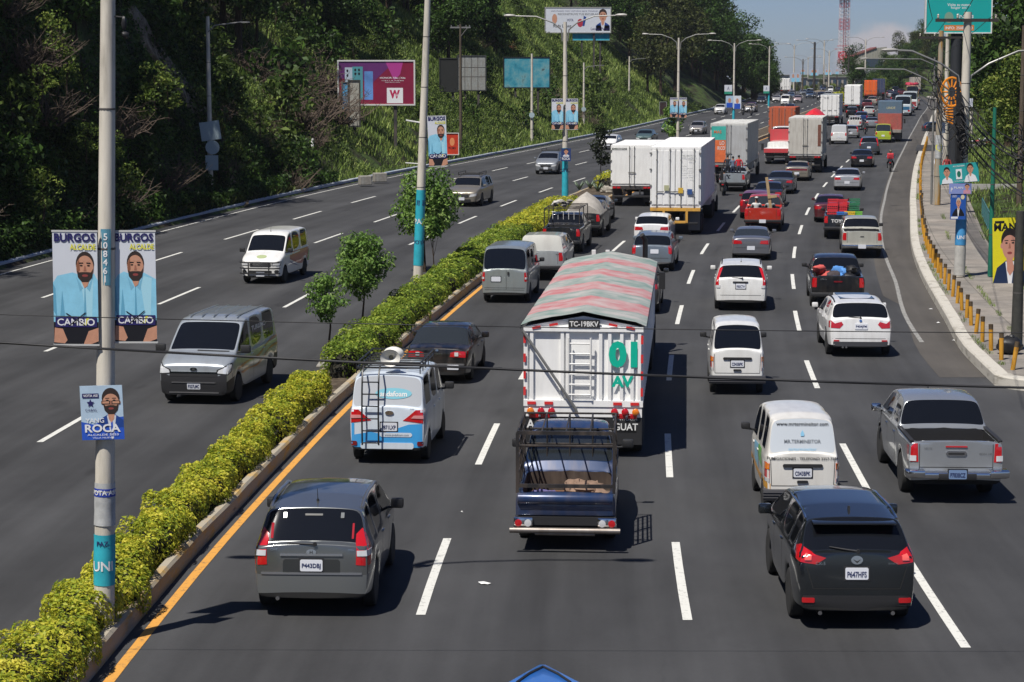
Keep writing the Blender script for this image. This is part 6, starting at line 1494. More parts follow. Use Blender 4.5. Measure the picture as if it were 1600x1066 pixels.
for y, k in ((-2.45, .35), (-1.9, .8), (-1.2, 1.0), (-.4, .85), (.3, .6)): rows.append([(-.86, y, 1.12), (-.62, y, 1.2+.45*k), (-.25, y, 1.25+.72*k+random.uniform(-.06, .06)), (.05, y, 1.3+.82*k), (.35, y, 1.25+.6*k+random.uniform(-.06, .06)), (.66, y, 1.18+.4*k), (.86, y, 1.12)])
b.grid(rows); b.add(rows[0], [tuple(range(7))]); b.build('tarpaulin', mat('pale_tarpaulin', 'a09b93', .85, var=.22, bump=.6, vs=2), t, 60)
car('sedan', 'slate grey sedan at the head of the left lane before the white box truck', 925, 348, '3c4650', .5, style='h', W=1.76)
def ex_wag(t, B, P, sp): rails(B, -1.5, .6, .60, P, .02, .035); plate(B, .1, .82, fr=None); B.decal('lower_bumper', rect(-.84, .84, .30, .40, .02), RS, off=.01)
car('wagon', 'silver blue station wagon with roof rails right of the trailer tarpaulin', 1021, 421, '7e8890', .5, ex=ex_wag, W=1.74, L=4.5, H=1.56, style='v', plates=False, dh=.5, glass=GLASS)
car('hatch', 'white rounded hatchback just behind the yellow container chassis', 1020, 384, 'dddddc', 0, style='h', W=1.72, H=1.50)
car('suv', 'dark SUV half hidden on the right side of the numbered trailer', 992, 487, '2e3032', .4, W=1.74, H=1.62, dh=0, style='h')
t7, B7 = car('pickup', 'blue and white pickup carrying standing riders beside the container truck', 1146, 298, '8f979c', .2, W=1.7, L=4.9, H=1.6, plates=False)
# ---------------- oncoming carriageway
def hiace():
    sp = sp_van(L=4.9, W=1.88, H=1.98, wb=3.0, ro=.95, wr=.33, belt=1.22, hood=.90, gb=.12)
    L = 4.9; f = 4.0; sp['top'] = [(0, 1.2), (.07, 1.24), (.2, 1.92), (.6, 1.975), (2.5, 1.98), (2.95, 1.95), (3.2, 1.88), (4.12, 1.24), (4.6, 1.10), (4.84, 1.00), (4.9, .92)]; sp['g'] = (.07, .2, 3.2, 4.12); sp['win'] = [(.35, 1.45), (1.53, 2.7), (2.8, 3.95)]; sp['ax'] = (.95, 4.05)
    sp['plan'] = [(0, .94), (.12, .985), (.4, 1), (3.6, 1), (4.4, .985), (4.75, .95), (4.9, .88)]; sp['belt'] = [(0, 1.2), (4.1, 1.12), (4.9, .8)]; sp['crown'] = .02
    t = place('large silver passenger van with black lower front coming towards the camera', 'van', 'passenger_van', 318, 625, 4.9, .85, front=True, dh=3.0)
    HLT = mat('bright_headlamp', (.78, .80, .82), .08, .2, coat=1); P = paint_of('aab1b6', .5); BP = mat('matt_black_bumper', (.022, .022, .024), .5); B = Body(t, sp, P, bumper=BP); wheels(t, B.W, [a-B.L/2 for a in sp['ax']], .33, .2, 'steel')
    B.decal('bumper_mask', [(-.90, .25), (.90, .25), (.90, .76), (.78, .80), (.62, .72), (-.62, .72), (-.78, .80), (-.90, .76)], BP, 'front', off=.012); B.decal('grille', rect(-.60, .60, .70, .78, .02), BLK, 'front', off=.016); B.decal('chrome_bar', rect(-.60, .60, .785, .82), CHR, 'front', off=.024); B.decal('chrome_bar', rect(-.55, .55, .545, .565), CHR, 'front', off=.026); B.decal('chrome_bar', rect(-.62, .62, .295, .315), RS, 'front', off=.024)
    B.both('headlight_bezel', [(.56, .77), (.88, .74), (1.0, .80), (1.06, 1.02), (.92, 1.01), (.60, .87)], BLK, 'front', skew=.45, off=.006); B.both('headlight', [(.60, .79), (.88, .77), (.98, .82), (1.02, .98), (.90, .97), (.64, .86)], HLT, 'front', skew=.45, off=.016); e = B.decal('badge', [(.09*math.cos(a*PI/8), .88+.045*math.sin(a*PI/8)) for a in range(16)], CHR, 'front', off=.02)
    B.decal('badge_inner', [(.035*math.cos(a*PI/6), .88+.036*math.sin(a*PI/6)) for a in range(12)], mat('dark_grey_trim', '2c2e2e'), 'front', off=.026)
    plate(B, 0, .47, view='front', txt='P327LMC', fr=None); mirrors(B, 1.55, 1.28, BLK, .14, 1.25); door_lines(B, [-.95, .25, 1.35], .4, 1.12)
    OW = mat('orange_wave', 'b07a4a', .35, coat=.6)
    for z0, a in ((.78, .07), (.98, .05)):
        pts = [(-2.3+4.0*i/16, z0+.22-.025*i+a*math.sin(i*.55)) for i in range(17)]; poly = pts+[(x, z-.05-.02*math.sin(i)) for i, (x, z) in enumerate(pts)][::-1]
        for vw in ('left', 'right'): B.decal('wave_stripe', poly, OW, vw, off=.006, th=0, cell=.15)
    B.text('roof_lettering', 'TURISMO', -.6, 1.62, w=1.4, h=.12, m=WHT, view='left', off=.012, bold=.02)
    b = MB(); [b.box(x-.02, x+.02, -2.0, .6, 1.985, 2.0) for x in (-.6, -.3, 0, .3, .6)]; b.build('roof_rib', P, t)
    B.decal('wiper', [(-.7, 1.235), (.1, 1.25), (.1, 1.265), (-.7, 1.25)], BLK, 'front', off=.03)
hiace()
def mvan():
    sp = sp_van(L=4.5, W=1.66, H=1.90, wb=2.9, ro=.8, wr=.31, belt=1.15, hood=.8, gb=.12); sp['top'] = [(0, 1.15), (.07, 1.2), (.2, 1.84), (.6, 1.895), (2.4, 1.90), (2.8, 1.87), (3.05, 1.78), (3.72, 1.16), (4.2, 1.0), (4.45, .85), (4.5, .76)]; sp['g'] = (.07, .2, 3.05, 3.72); sp['ax'] = (.8, 3.72); sp['win'] = [(.35, 1.3), (1.38, 2.5), (2.6, 3.55)]
    t = place('small white passenger van with black bull bar and red green side graphics, oncoming', 'van', 'passenger_van', 415, 441, 4.5, .78, front=True, dh=2.0); P = paint_of('d8d8d5', 0); B = Body(t, sp, P); wheels(t, B.W, [a-B.L/2 for a in sp['ax']], .31, .18, 'steel')
    B.decal('grille', rect(-.42, .42, .66, .80, .03), mat('dark_grey_trim', '2c2e2e'), 'front'); [B.decal('grille_bar', rect(-.4, .4, z, z+.015), CHR, 'front', off=.02) for z in (.69, .73, .77)]; B.both('headlight', [(.46, .70), (.84, .70), (.90, .86), (.78, .88), (.48, .80)], mat('headlight_bezel_grey', (.10, .10, .10), .3), 'front', skew=.4); B.both('headlight_lens', [(.50, .72), (.80, .72), (.85, .83), (.52, .79)], CLR, 'front', skew=.4, off=.02); B.decal('lower_grille', rect(-.45, .45, .40, .52, .02), BLK, 'front'); B.both('fog_lamp', rect(.56, .74, .42, .54, .04), BLK, 'front', skew=.2); plate(B, 0, .38, view='front', fr=None)
    b = MB(); y = 2.42
    for z in (.42, .62, .84): b.tube([(-.78, y-.2, z), (-.6, y, z), (.6, y, z), (.78, y-.2, z)], .025, 6)
    for x in (-.4, .4): b.cyl((x, y, .34), (x, y, .86), .025, 6)
    b.build('bull_bar', BLK, t, 50); mirrors(B, 1.3, 1.22, BLK, .12)
    RG = mat('red_graphic', 'a8392a', .35, coat=.5); BG = mat('blue_graphic', '2a4a86', .35, coat=.5); GG = mat('green_graphic', '2d8a66', .35, coat=.5)
    for vw in ('left', 'right'):
        B.decal('side_graphic', [(-2.1, .55), (-1.2, .5), (-.2, .6), (.9, .85), (.8, 1.1), (-2.1, 1.1)], RG, vw, off=.006, th=0, cell=.2); B.decal('side_graphic', [(-.6, .45), (.5, .62), (1.0, .80), (.2, .62)], BG, vw, off=.01, th=0, cell=.2); B.decal('side_graphic', [(-2.2, .6), (-1.7, .55), (-1.9, .95), (-2.2, 1.0)], GG, vw, off=.01, th=0)
    B.decal('bonnet_logo', [(.2*math.cos(a*PI/8), 2.0-.12*math.sin(a*PI/8)-.05) for a in range(16)], mat('pale_green_logo', '9aa67a', .5), 'top', off=.006, th=0); antenna(B, 0, .6, .2)
mvan()
def ex_rack(t, B, P, sp):
    rails(B, -1.6, .5, .62, P, .02, .04); b = MB()
    for y in (-1.4, -.8, -.2, .3): b.cyl((-.62, y, B.H+.08), (.62, y, B.H+.08), .025, 6)
    for x in (-.62, .62): b.tube([(x, -1.5, B.H+.2), (x, .4, B.H+.2)], .02, 6); b.tube([(x, -1.5, B.H+.03), (x, -1.5, B.H+.2)], .02, 6); b.tube([(x, .4, B.H+.03), (x, .4, B.H+.2)], .02, 6)
    b.build('roof_rack', BLK, t, 50)
car('suv', 'champagne silver SUV with a roof rack, oncoming beside the round median tree', 729, 321, '8b8579', .5, front=True, W=1.95, L=4.8, H=1.75, ex=ex_rack, dh=1)
car('suv', 'silver SUV with bull bar and roof rack, oncoming near the third light pole', 856, 272, '8f9499', .5, front=True, ex=ex_rack, W=1.8)
car('hatch', 'white small car oncoming beyond the thin median sapling', 952, 234, 'cfd0d0', 0, front=True); car('pickup', 'faded teal pickup oncoming behind the white box truck', 1007, 228, '4d6263', .3, front=True, W=1.75, plates=False)
car('hatch', 'silver minivan oncoming right of the leafy median tree', 1089, 210, '9b9792', .5, front=True, W=1.78, H=1.62, L=4.5); car('sedan', 'dark teal car oncoming half behind the leafy median tree', 1044, 207, '35504e', .3, front=True, far=True)
car('suv', 'white SUV oncoming beside the political boards up the road', 1125, 179, 'c2c2bf', .1, front=True, far=True); car('sedan', 'black far car oncoming in the lane nearest the wooded hill', 1189, 162, '1d2024', .4, front=True, far=True)
car('van', 'far white van oncoming below the white lorry', 1227, 165, 'd5d5d2', 0, front=True, far=True); car('sedan', 'dark roofed car just in front of the far white van', 1234, 176, '17191c', .4, front=True, far=True)
FAR = [('sedan', 1255, 149, '5a6068', 'distant grey car'), ('sedan', 1269, 153, '1b2028', 'distant navy car'), ('suv', 1283, 156, '141c2c', 'distant dark SUV'), ('suv', 1238, 152, 'a09a96', 'distant pale SUV'), ('hatch', 1246, 161, '8f7d80', 'distant rose grey hatchback'), ('sedan', 1213, 160, 'a8a8a6', 'distant silver sedan'),
       ('hatch', 1262, 143, '9fb04a', 'distant lime hatchback'), ('sedan', 1274, 141, '1f2226', 'distant black sedan'), ('suv', 1286, 143, '27304a', 'distant navy SUV'), ('van', 1297, 146, 'cfcfcb', 'distant white van'), ('sedan', 1310, 143, '2a2f3f', 'distant blue sedan'), ('suv', 1241, 140, '8c2024', 'distant red SUV'), ('hatch', 1398, 152, '303438', 'distant charcoal hatchback'), ('sedan', 1380, 172, '3b4046', 'distant steel grey sedan'), ('suv', 1346, 193, '1f3a6a', 'distant royal blue SUV')]
for i, (k, u, v, c, lb) in enumerate(FAR): car(k, lb+' among the far traffic', u, v, c, .3, front=u < 1315, far=True, sub=1, plates=False)
t = truck('white American style lorry oncoming beside the dark wooded hill', 1227, 150, 2.5, 9, 1.3, 4.0, BOXW, ro=-9, cabcol='dededc');
rq = random.Random(17); FC = ['8f9396', '1c2026', 'c9c9c6', '5a1f24', '31445c', 'a89f90', '3a3e42', 'b4b6b8']
for i in range(34):                                  # packed far queue on both carriageways
    Yq = rq.uniform(330, 560); right = i % 3 != 0; lane = rq.choice([-5.8, -2, 1.9, 5.8]) if right else rq.choice([-12, -16, -20, -25]); kd = rq.choice(['sedan', 'suv', 'hatch', 'van'])
    sp_ = (BX(Yq)+lane, Yq, ZR(Yq)); t, B = car(kd, 'small distant vehicle in the packed traffic far up the road', 800, 500, rq.choice(FC), .3, front=not right, far=True, sub=1, plates=False, group='distant vehicles packed up the road'); t.location = sp_; t.rotation_euler = (0, 0, -heading(Yq)+(0 if right else PI))
# ================================================================== PEOPLE AND MOTORCYCLES
SKIN = mat('skin', (.30, .155, .095), .6); HAIR = mat('black_hair', (.012, .010, .009), .7)
def cloth(c): return mat('cloth_'+c, c, .9, var=.12, vs=8)
POSE = {
 'stand': dict(pel=(0, 0, .93), che=(0, .02, 1.32), nk=(0, .02, 1.46), hd=(0, .03, 1.62), sh=.19, el=(.27, .0, 1.12), ha=(.25, .12, .88), hip=.10, kn=(.11, .03, .50), an=(.12, 0, .09), toe=(.13, .17, .04)),
 'walk': dict(pel=(0, 0, .92), che=(0, .03, 1.31), nk=(0, .04, 1.45), hd=(0, .06, 1.61), sh=.19, el=(.26, .08, 1.12), ha=(.23, .24, .95), hip=.10, kn=(.11, .16, .50), an=(.11, .12, .09), toe=(.12, .28, .04)),
 'ride': dict(pel=(0, 0, .80), che=(0, .12, 1.18), nk=(0, .16, 1.31), hd=(0, .20, 1.46), sh=.19, el=(.30, .28, 1.02), ha=(.30, .52, 1.0), hip=.13, kn=(.24, .34, .62), an=(.20, .16, .28), toe=(.21, .32, .24)),
 'sit': dict(pel=(0, 0, .12), che=(0, .04, .48), nk=(0, .05, .62), hd=(0, .04, .78), sh=.19, el=(.27, -.08, .36), ha=(.14, -.28, .34), hip=.12, kn=(.17, -.36, .42), an=(.16, -.55, .06), toe=(.16, -.70, .04))}
def person(label, loc, rz, top='5a6a80', bot='1c1f28', pose='stand', hair=True, helmet=None, cap=None, hand_up=False, group=None, s=1.):
    t = thing('person', label, 'person', loc, rz, group); p = POSE[pose]; t.scale = (s, s, s)
    V = []; E_ = []; Rr = []
    def a(co, r, link=None):
        V.append(co); Rr.append(r)
        if link is not None: E_.append((link, len(V)-1))
        return len(V)-1
    pe = a(p['pel'], (.15, .115)); m_ = a(tuple((x+y)/2 for x, y in zip(p['pel'], p['che'])), (.135, .10), pe); ch = a(p['che'], (.165, .115), m_); nk = a(p['nk'], (.058, .058), ch)
    hz = Vector(p['hd']); a(tuple(hz-Vector((0, 0, .07))), (.065, .075), nk); h2 = a(tuple(hz), (.078, .095), len(V)-1); a(tuple(hz+Vector((0, 0, .08))), (.06, .075), h2)
    for sx in (-1, 1):
        hip = a((sx*p['hip'], p['pel'][1], p['pel'][2]-.05), (.085, .085), pe); kn = p['kn']; an = p['an']; to = p['toe']
        f = -1 if (pose == 'walk' and sx < 0) else 1
        k = a((sx*kn[0], kn[1]*(1 if f > 0 else -.1), kn[2]), (.058, .058), hip); n_ = a((sx*an[0], an[1]*(1 if f > 0 else -2.2), an[2]+(.04 if f < 0 else 0)), (.042, .042), k); a((sx*to[0], to[1]-(0 if f > 0 else .4), to[2]), (.042, .035), n_)
        sh = a((sx*p['sh'], p['che'][1], p['che'][2]+.08), (.058, .058), ch); el = p['el']; ha = p['ha']
        if hand_up and sx > 0: el = (.34, .05, el[2]+.3); ha = (.32, .15, ha[2]+.85)
        e = a((sx*el[0], el[1]*f, el[2]), (.042, .042), sh); w_ = a((sx*ha[0], ha[1]*f, ha[2]), (.028, .028), e); d = (Vector(V[w_])-Vector(V[e])).normalized(); q = Vector(V[w_])+d*.07; pm = a(tuple(q), (.032, .018), w_)
        for i in range(4): a(tuple(q+d*(.07-.008*abs(i-1.3))+Vector((.016*(i-1.5), .012, -.015))), (.0085, .0085), pm)
        a(tuple(q+d*.01+Vector((-sx*.035, .03, .0))), (.009, .009), pm)
    me = bpy.data.meshes.new('skel'); me.from_pydata(V, E_, []); o = bpy.data.objects.new('skel', me); COL.objects.link(o); md = o.modifiers.new('k', 'SKIN'); o.modifiers.new('s', 'SUBSURF').levels = 1
    for i, r in enumerate(Rr): me.skin_vertices[0].data[i].radius = r
    me.skin_vertices[0].data[0].use_root = True
    em = bpy.data.meshes.new_from_object(o.evaluated_get(bpy.context.evaluated_depsgraph_get())); bpy.data.objects.remove(o); em.name = 'body'; em.materials.clear()
    for m_2 in (SKIN, cloth(top), cloth(bot), mat('shoe', (.02, .018, .016), .7)): em.materials.append(m_2)
    J = [(Vector(V[i]), i) for i in range(len(V))]
    wz = p['pel'][2]+.06; mi = []
    for f in em.polygons:
        c = f.center; fr = min(J, key=lambda q: (q[0]-c).length)[1]
        k = 1
        if fr in (3, 4, 5, 6): k = 0 if c.z > p['nk'][2]-.01 else 1
        elif fr == 0: k = 2 if c.z < wz else 1
        elif fr in (1, 2): k = 1
        else:
            r = (fr-7) % 13
            k = 2 if r in (0, 1) else (3 if r in (2, 3) else (1 if r in (4, 5) else 0))
            if r == 2: k = 2 if c.z > p['an'][2]+.03 else 3
        mi.append(k)
    em.polygons.foreach_set('material_index', mi); ob = link('body', em, None, t); smooth_mesh(em, 80)
    if helmet: b = MB(); b.blob(tuple(hz+Vector((0, 0, .03))), (.125, .145, .14), 12, 0); b.build('helmet', mat('helmet_'+helmet, helmet, .2, coat=.8), t, 80); b = MB(); b.blob(tuple(hz+Vector((0, .06, .0))), (.095, .10, .06), 8, 0); b.build('visor', GLASS, t, 80)
    else:
        b = MB(); b.blob(tuple(hz+Vector((0, -.015, .055))), (.088, .10, .085), 10, .03); b.build('hair', HAIR, t, 60)
        b = MB(); b.blob(tuple(hz+Vector((0, .10, -.01))), (.015, .022, .02), 6, 0); b.build('nose', SKIN, t, 60)
        b = MB(); [b.blob(tuple(hz+Vector((sx*.03, .088, .015))), (.014, .008, .008), 6, 0) for sx in (-1, 1)]; b.box(hz.x-.025, hz.x+.025, hz.y+.088, hz.y+.098, hz.z-.052, hz.z-.044); b.build('eyes_and_mouth', HAIR, t)
        if cap: b = MB(); b.blob(tuple(hz+Vector((0, 0, .085))), (.095, .11, .06), 10, 0); b.prism([(-.07, .05), (.07, .05), (.05, .19), (-.05, .19)], 0, .012, Matrix.Translation(hz+Vector((0, 0, .075)))); b.build('cap', cloth(cap), t, 60)
    return t
def motorcycle(label, loc, rz, col='7a1418', group=None, L=1.95):
    t = thing('motorcycle', label, 'motorcycle', loc, rz, group); c = mat('moto_'+col, col, .3, coat=.8)
    for y in (-.62, .66):
        b = MB(); b.lathe([(.22, -.04), (.27, -.05), (.295, -.03), (.30, 0), (.295, .03), (.27, .05), (.22, .04)], 20, 'x', Matrix.Translation((0, y, .30))); w_ = b.build('wheel', RUB, t, 50)
        b = MB(); b.lathe([(.22, -.02), (.22, .02), (.20, .02), (.20, -.02)], 20, 'x', Matrix.Translation((0, y, .30))); [b.cyl((0, y, .30), (0, y+.21*math.cos(k), .30+.21*math.sin(k)), .012, 4) for k in (0, 1.26, 2.5, 3.77, 5)]; b.build('rim', RIM, w_, 50)
    b = MB(); b.tube([(0, .50, .88), (0, .2, .75), (0, -.3, .62), (0, -.62, .30)], .03, 6); b.tube([(0, .45, .75), (0, .25, .35), (0, -.2, .32)], .028, 6); [b.tube([(x, .52, .92), (x, .66, .30)], .022, 6) for x in (-.07, .07)]; b.build('frame', CHAS, t, 50)
    b = MB(); b.blob((0, .18, .80), (.13, .26, .11), 10, 0); b.build('fuel_tank', c, t, 70); b = MB(); b.box(-.12, .12, -.65, -.02, .74, .82); b.build('seat', BLK, t, bev=.03); b = MB(); b.box(-.10, .10, -.85, -.55, .62, .74); b.build('rear_fairing', c, t, bev=.03)
    b = MB(); b.box(-.06, .06, -.90, -.85, .66, .73); b.build('tail_lamp', RED, t, bev=.008); b = MB(); b.tube([(-.36, .40, 1.02), (-.15, .50, .98), (.15, .50, .98), (.36, .40, 1.02)], .016, 6); b.build('handlebar', CHR, t, 50)
    b = MB(); [(b.tube([(sx*.25, .45, 1.0), (sx*.30, .45, 1.18)], .008, 4), b.box(sx*.30-.05, sx*.30+.05, .44, .46, 1.16, 1.23)) for sx in (-1, 1)]; b.build('mirror', BLK, t); b = MB(); b.box(-.14, .14, -.15, .25, .28, .55); b.build('engine', GALV, t, bev=.02); b = MB(); b.blob((0, .60, .90), (.09, .07, .09), 8, 0); b.build('headlight', CLR, t, 60)
    return t
def rider(u, v, mlabel, plabel, col, top, bot='15171c', helmet='16181c', rz=0., front=False):
    p = gpt(u, v); h = -heading(p.y)+rz+(PI if front else 0); motorcycle(mlabel, p, h, col); person(plabel, p+Matrix.Rotation(h, 3, 'Z') @ Vector((0, -.28, .03)), h, top, bot, 'ride', helmet=helmet)
rider(1391, 268, 'dark motorcycle by the right edge line beside the yellow posts', 'person in pale blue shirt riding the motorcycle by the edge line', '16181c', '9fb6cf', helmet='5a5040'); p = gpt(1391, 268); h = -heading(p.y)
q = thing('delivery_box', 'red delivery backpack on the rider by the right edge line', 'backpack', p+Matrix.Rotation(h, 3, 'Z') @ Vector((0, -.46, .98)), h); b = MB(); b.box(-.24, .24, -.18, .08, 0, .42); b.build('bag', mat('red_bag', (.55, .03, .04), .6, var=.15), q, bev=.04); b = MB(); b.box(-.16, .16, -.20, -.18, .08, .30); b.build('pocket', mat('dark_red_bag', (.3, .02, .03), .6), q, bev=.01)
rider(1131, 305, 'black motorcycle squeezed between the container truck and the rider pickup', 'person in grey jacket on the motorcycle beside the container truck', '202226', '5c6066'); rider(1352, 210, 'red motorcycle between the far pickups and the lime van', 'person in dark jacket on the red motorcycle in the far queue', '8a1a20', '23262c'); rider(1372, 222, 'black motorcycle just behind the lime green van', 'person in black riding just behind the lime green van', '202226', '1b1d22')
rider(1161, 180, 'dark motorcycle oncoming left of the political boards', 'person in black on the left of the two oncoming motorcycles', '202226', '1b1d22', front=True); rider(1174, 181, 'pale scooter like motorcycle oncoming right of its darker twin', 'person in dark clothes on the pale oncoming motorcycle', 'b9b9b4', '2b2d33', front=True)
M0 = tO.matrix_basis
person('seated person in white shirt and cap at the left of the orange pickup bed', M0 @ Vector((-.38, -1.1, .72)), tO.rotation_euler[2]+PI, 'c9c9c6', '2a3040', 'sit', cap='b8b8b4'); person('seated person in grey shirt and cap beside the plank in the orange pickup bed', M0 @ Vector((.30, -1.1, .72)), tO.rotation_euler[2]+PI, '8b8e8c', '2a3040', 'sit', cap='a8a8a4')
M0 = t7.matrix_basis; person('person in red shirt standing in the bed of the blue and white pickup', M0 @ Vector((.35, -1.6, .72)), t7.rotation_euler[2], 'b3202a', '3a3d48', 'stand', s=.9); person('person in dark clothes standing left in the bed of the blue and white pickup', M0 @ Vector((-.4, -1.2, .72)), t7.rotation_euler[2], '2a2d36', '1c1f28', 'stand', s=.9); person('person in denim shirt standing middle in the bed of the blue and white pickup', M0 @ Vector((-.05, -1.3, .72)), t7.rotation_euler[2], '5a6a80', '2c3346', 'stand', s=.85)
# ================================================================== POLES, LAMPS, SIGNS
CONC = ramp_mat('pole_concrete', [(.3, 'a59f93'), (.5, 'c4beb1'), (.75, 'd2ccbf')], 1.5, rough=.85, bump=.35, mapscale=(4, 4, .6), bd=.01)
BANDM = mat('pole_band', (.08, .075, .07), .7)
def pole_thing(label, base, h, r0, r1, lean=(0, 0), arms=True, wrap=None, name='street_lamp', cat='street lamp', armlen=2.9, azi=None, steps=True, group=None, arms_h=None, m=None, heads=2):
    t = thing(name, label, cat, base, 0, group); top = Vector((lean[0], lean[1], h)); b = MB(); n = 8
    b.tube([top*(i/n) for i in range(n+1)], [r0+(r1-r0)*i/n for i in range(n+1)], 16 if r0*pxm(base[1]) > 6 else 8); b.build('pole', m or CONC, t, 50)
    if steps:
        b = MB()
        for z in [1.6+1.9*i for i in range(int(h/1.9)-1)]:
            c = top*(z/h); rr_ = r0+(r1-r0)*z/h; b.lathe([(rr_+.004, z-.015), (rr_+.008, z), (rr_+.004, z+.015)], 14, 'z', Matrix.Translation((c.x, c.y, 0)))
        b.build('pole_band', BANDM, t, 50)
    if arms:
        az = -heading(base[1]) if azi is None else azi; A = Vector((math.cos(az), math.sin(az), 0)); ah = arms_h or h
        for sd in ((-1, 1) if heads == 2 else (heads,)):
            b = MB(); d = A*sd; o_ = top*(ah/h); b.tube([o_+Vector((0, 0, -1.1))+d*.15, o_+Vector((0, 0, -.45))+d*.22, o_+Vector((0, 0, -.05))+d*.7, o_+Vector((0, 0, .32))+d*1.7, o_+Vector((0, 0, .36))+d*armlen], [.045, .045, .04, .038, .032], 7); arm = b.build('lamp_arm', GALV, t, 50)
            b = MB(); rows = []; e = o_+Vector((0, 0, .38))+d*armlen
            for k, (x, w_, z) in enumerate(((-.05, .05, 0), (.12, .12, .04), (.45, .13, .05), (.62, .06, .0))):
                pt = e+d*x; sN = Vector((-d.y, d.x, 0)); rows.append([pt-sN*w_, pt-sN*w_*.6+Vector((0, 0, z+.04)), pt+sN*w_*.6+Vector((0, 0, z+.04)), pt+sN*w_, pt+Vector((0, 0, -.06)), pt-sN*w_])
            b.grid(rows); b.build('lamp_head', mat('lamp_head_grey', (.30, .29, .27), .5), arm, 50)
    if wrap:
        for z0, z1, m_, txt in wrap:
            b = MB(); c0, c1 = top*(z0/h), top*(z1/h); k = 6; b.tube([c0.lerp(c1, i/k) for i in range(k+1)], [r0+(r1-r0)*(z0+(z1-z0)*i/k)/h+.006+random.uniform(0, .008) for i in range(k+1)], 16, False); w_ = b.build('poster_wrap', m_, t, 60)
            if txt:
                for (s_, zz, hh, mm_) in txt:
                    b = MB(); rr_ = r0+(r1-r0)*zz/h+.016; v, f, tw, th = text_geo(s_, bold=.02); sc = hh/th; cx = top*(zz/h)
                    b.add([(cx.x+rr_*math.sin(x*sc/rr_), cx.y-rr_*math.cos(x*sc/rr_), zz+y*sc) for x, y in v], f); b.build('poster_lettering', mm_, w_)
    return t
TEALW = mat('teal_poster', '2fa3b4', .5, var=.18, vs=3); PAPER = mat('torn_paper', 'a9abab', .6, var=.3, vs=4); NAVY = mat('navy_ink', '231f5a', .5); YEL = mat('lime_yellow_ink', 'd0cc3a', .5); NUMB = mat('faded_blue_paint', '4c8296', .7, var=.25, vs=5); WINK = mat('white_ink', (.72, .73, .74), .5)
p1 = gpt(163, 1005)
P1 = pole_thing('concrete pole nearest the camera, with two mayor boards and a teal foot poster', Vector((p1.x, p1.y, .15)), 11.6, .148, .085, lean=(.35, 0), arms=True,
    wrap=[(.7, 1.42, TEALW, [('UNI', .98, .14, WINK), ('PAZ', 1.30, .07, NAVY)]), (1.55, 2.15, PAPER, None), (1.96, 2.08, mat('blue_band', '2a3f9c', .5), [('VOTA ASI', 2.02, .07, WINK)])])
ZV = lambda v: apt(162, v, p1.y-.1).z-.15
b = MB(); 
for k, ch in enumerate('508461'):
    z = ZV(370+13.2*k); v, f, tw, th = text_geo(ch, bold=.02); sc = .092/th; r_ = .125; cx = .35*z/11.6; b.add([(cx+.008+r_*math.sin(x*sc/r_), -r_*math.cos(x*sc/r_), z+y*sc) for x, y in v], f)
pn = MB(); rows = []
for i in range(2): z = ZV(358+88*i); rows.append([(.35*z/11.6+.008+.121*math.sin(a), -.121*math.cos(a), z) for a in [(-.62+1.24*k/6) for k in range(7)]])
pn.grid(rows); nb = pn.build('number_paint', NUMB, P1); b.build('number_lettering', WINK, nb)
b = MB(); b.tube([(.30, -.02, 8.55), (.46, -.03, 8.53)], .012, 5); b.blob((.48, -.03, 8.45), (.04, .04, .10), 6, .2); b.blob((.49, -.02, 8.3), (.05, .05, .05), 6, .2); b.tube([(.02, -.1, 9.6), (-.05, -.1, 9.6)], .012, 5); b.build('insulator_bracket', BLK, P1, 50)
# poster boards: layered flat printing on a real thin board
FACE = mat('printed_skin', 'bd8a70', .5, var=.10, vs=14); BEARD = mat('printed_beard', '2d211d', .6); SHIRT = mat('printed_blue_shirt', '86c3dc', .5, var=.10, vs=6); WBOARD = mat('white_board', 'c9cdd4', .5, var=.04, vs=2); DARKP = mat('printed_dark', '101018', .5); SHADE = mat('printed_shirt_fold', '5fa0bd', .5)
def ell(cx, cy, rx, ry, n=20, a0=0, a1=2*PI): return [(cx+rx*math.cos(a0+(a1-a0)*k/n), cy+ry*math.sin(a0+(a1-a0)*k/n)) for k in range(n if abs(a1-a0-2*PI) < .01 else n+1)]
class Board:
    """a thin board with printed shapes as thin layers; local x right, z up, facing -y"""
    def __init__(s, label, cat, name, c, w, h, m, rz=0., roll=0., thick=.012, group=None, pitch=0.):
        s.t = thing(name, label, cat, c, 0, group); s.t.rotation_euler = (pitch, roll, rz); s.w, s.h = w, h; s.n = 0
        b = MB(); b.box(-w/2, w/2, 0, thick, -h/2, h/2); s.b = b.build('board', m, s.t)
    def poly(s, pts, m, name='print'):
        s.n += 1; y = -.0003*s.n-.001; W, H_ = s.w, s.h; b = MB(); b.add([(x*W-W/2, y, z*H_-H_/2) for x, z in pts], [tuple(range(len(pts)))]); o = b.build(name, m, s.b); return o
    def text(s, txt, cx, cz, w, h, m, bold=.0):
        s.n += 1; b = MB(); text_on(b, txt, frame((cx*s.w-s.w/2, -.0003*s.n-.0014, cz*s.h-s.h/2), (1, 0, 0), (0, 0, 1)), w=w*s.w, h=h*s.h, bold=bold); return b.build('lettering', m, s.b)
def rc(x0, x1, z0, z1): return [(x0, z0), (x1, z0), (x1, z1), (x0, z1)]
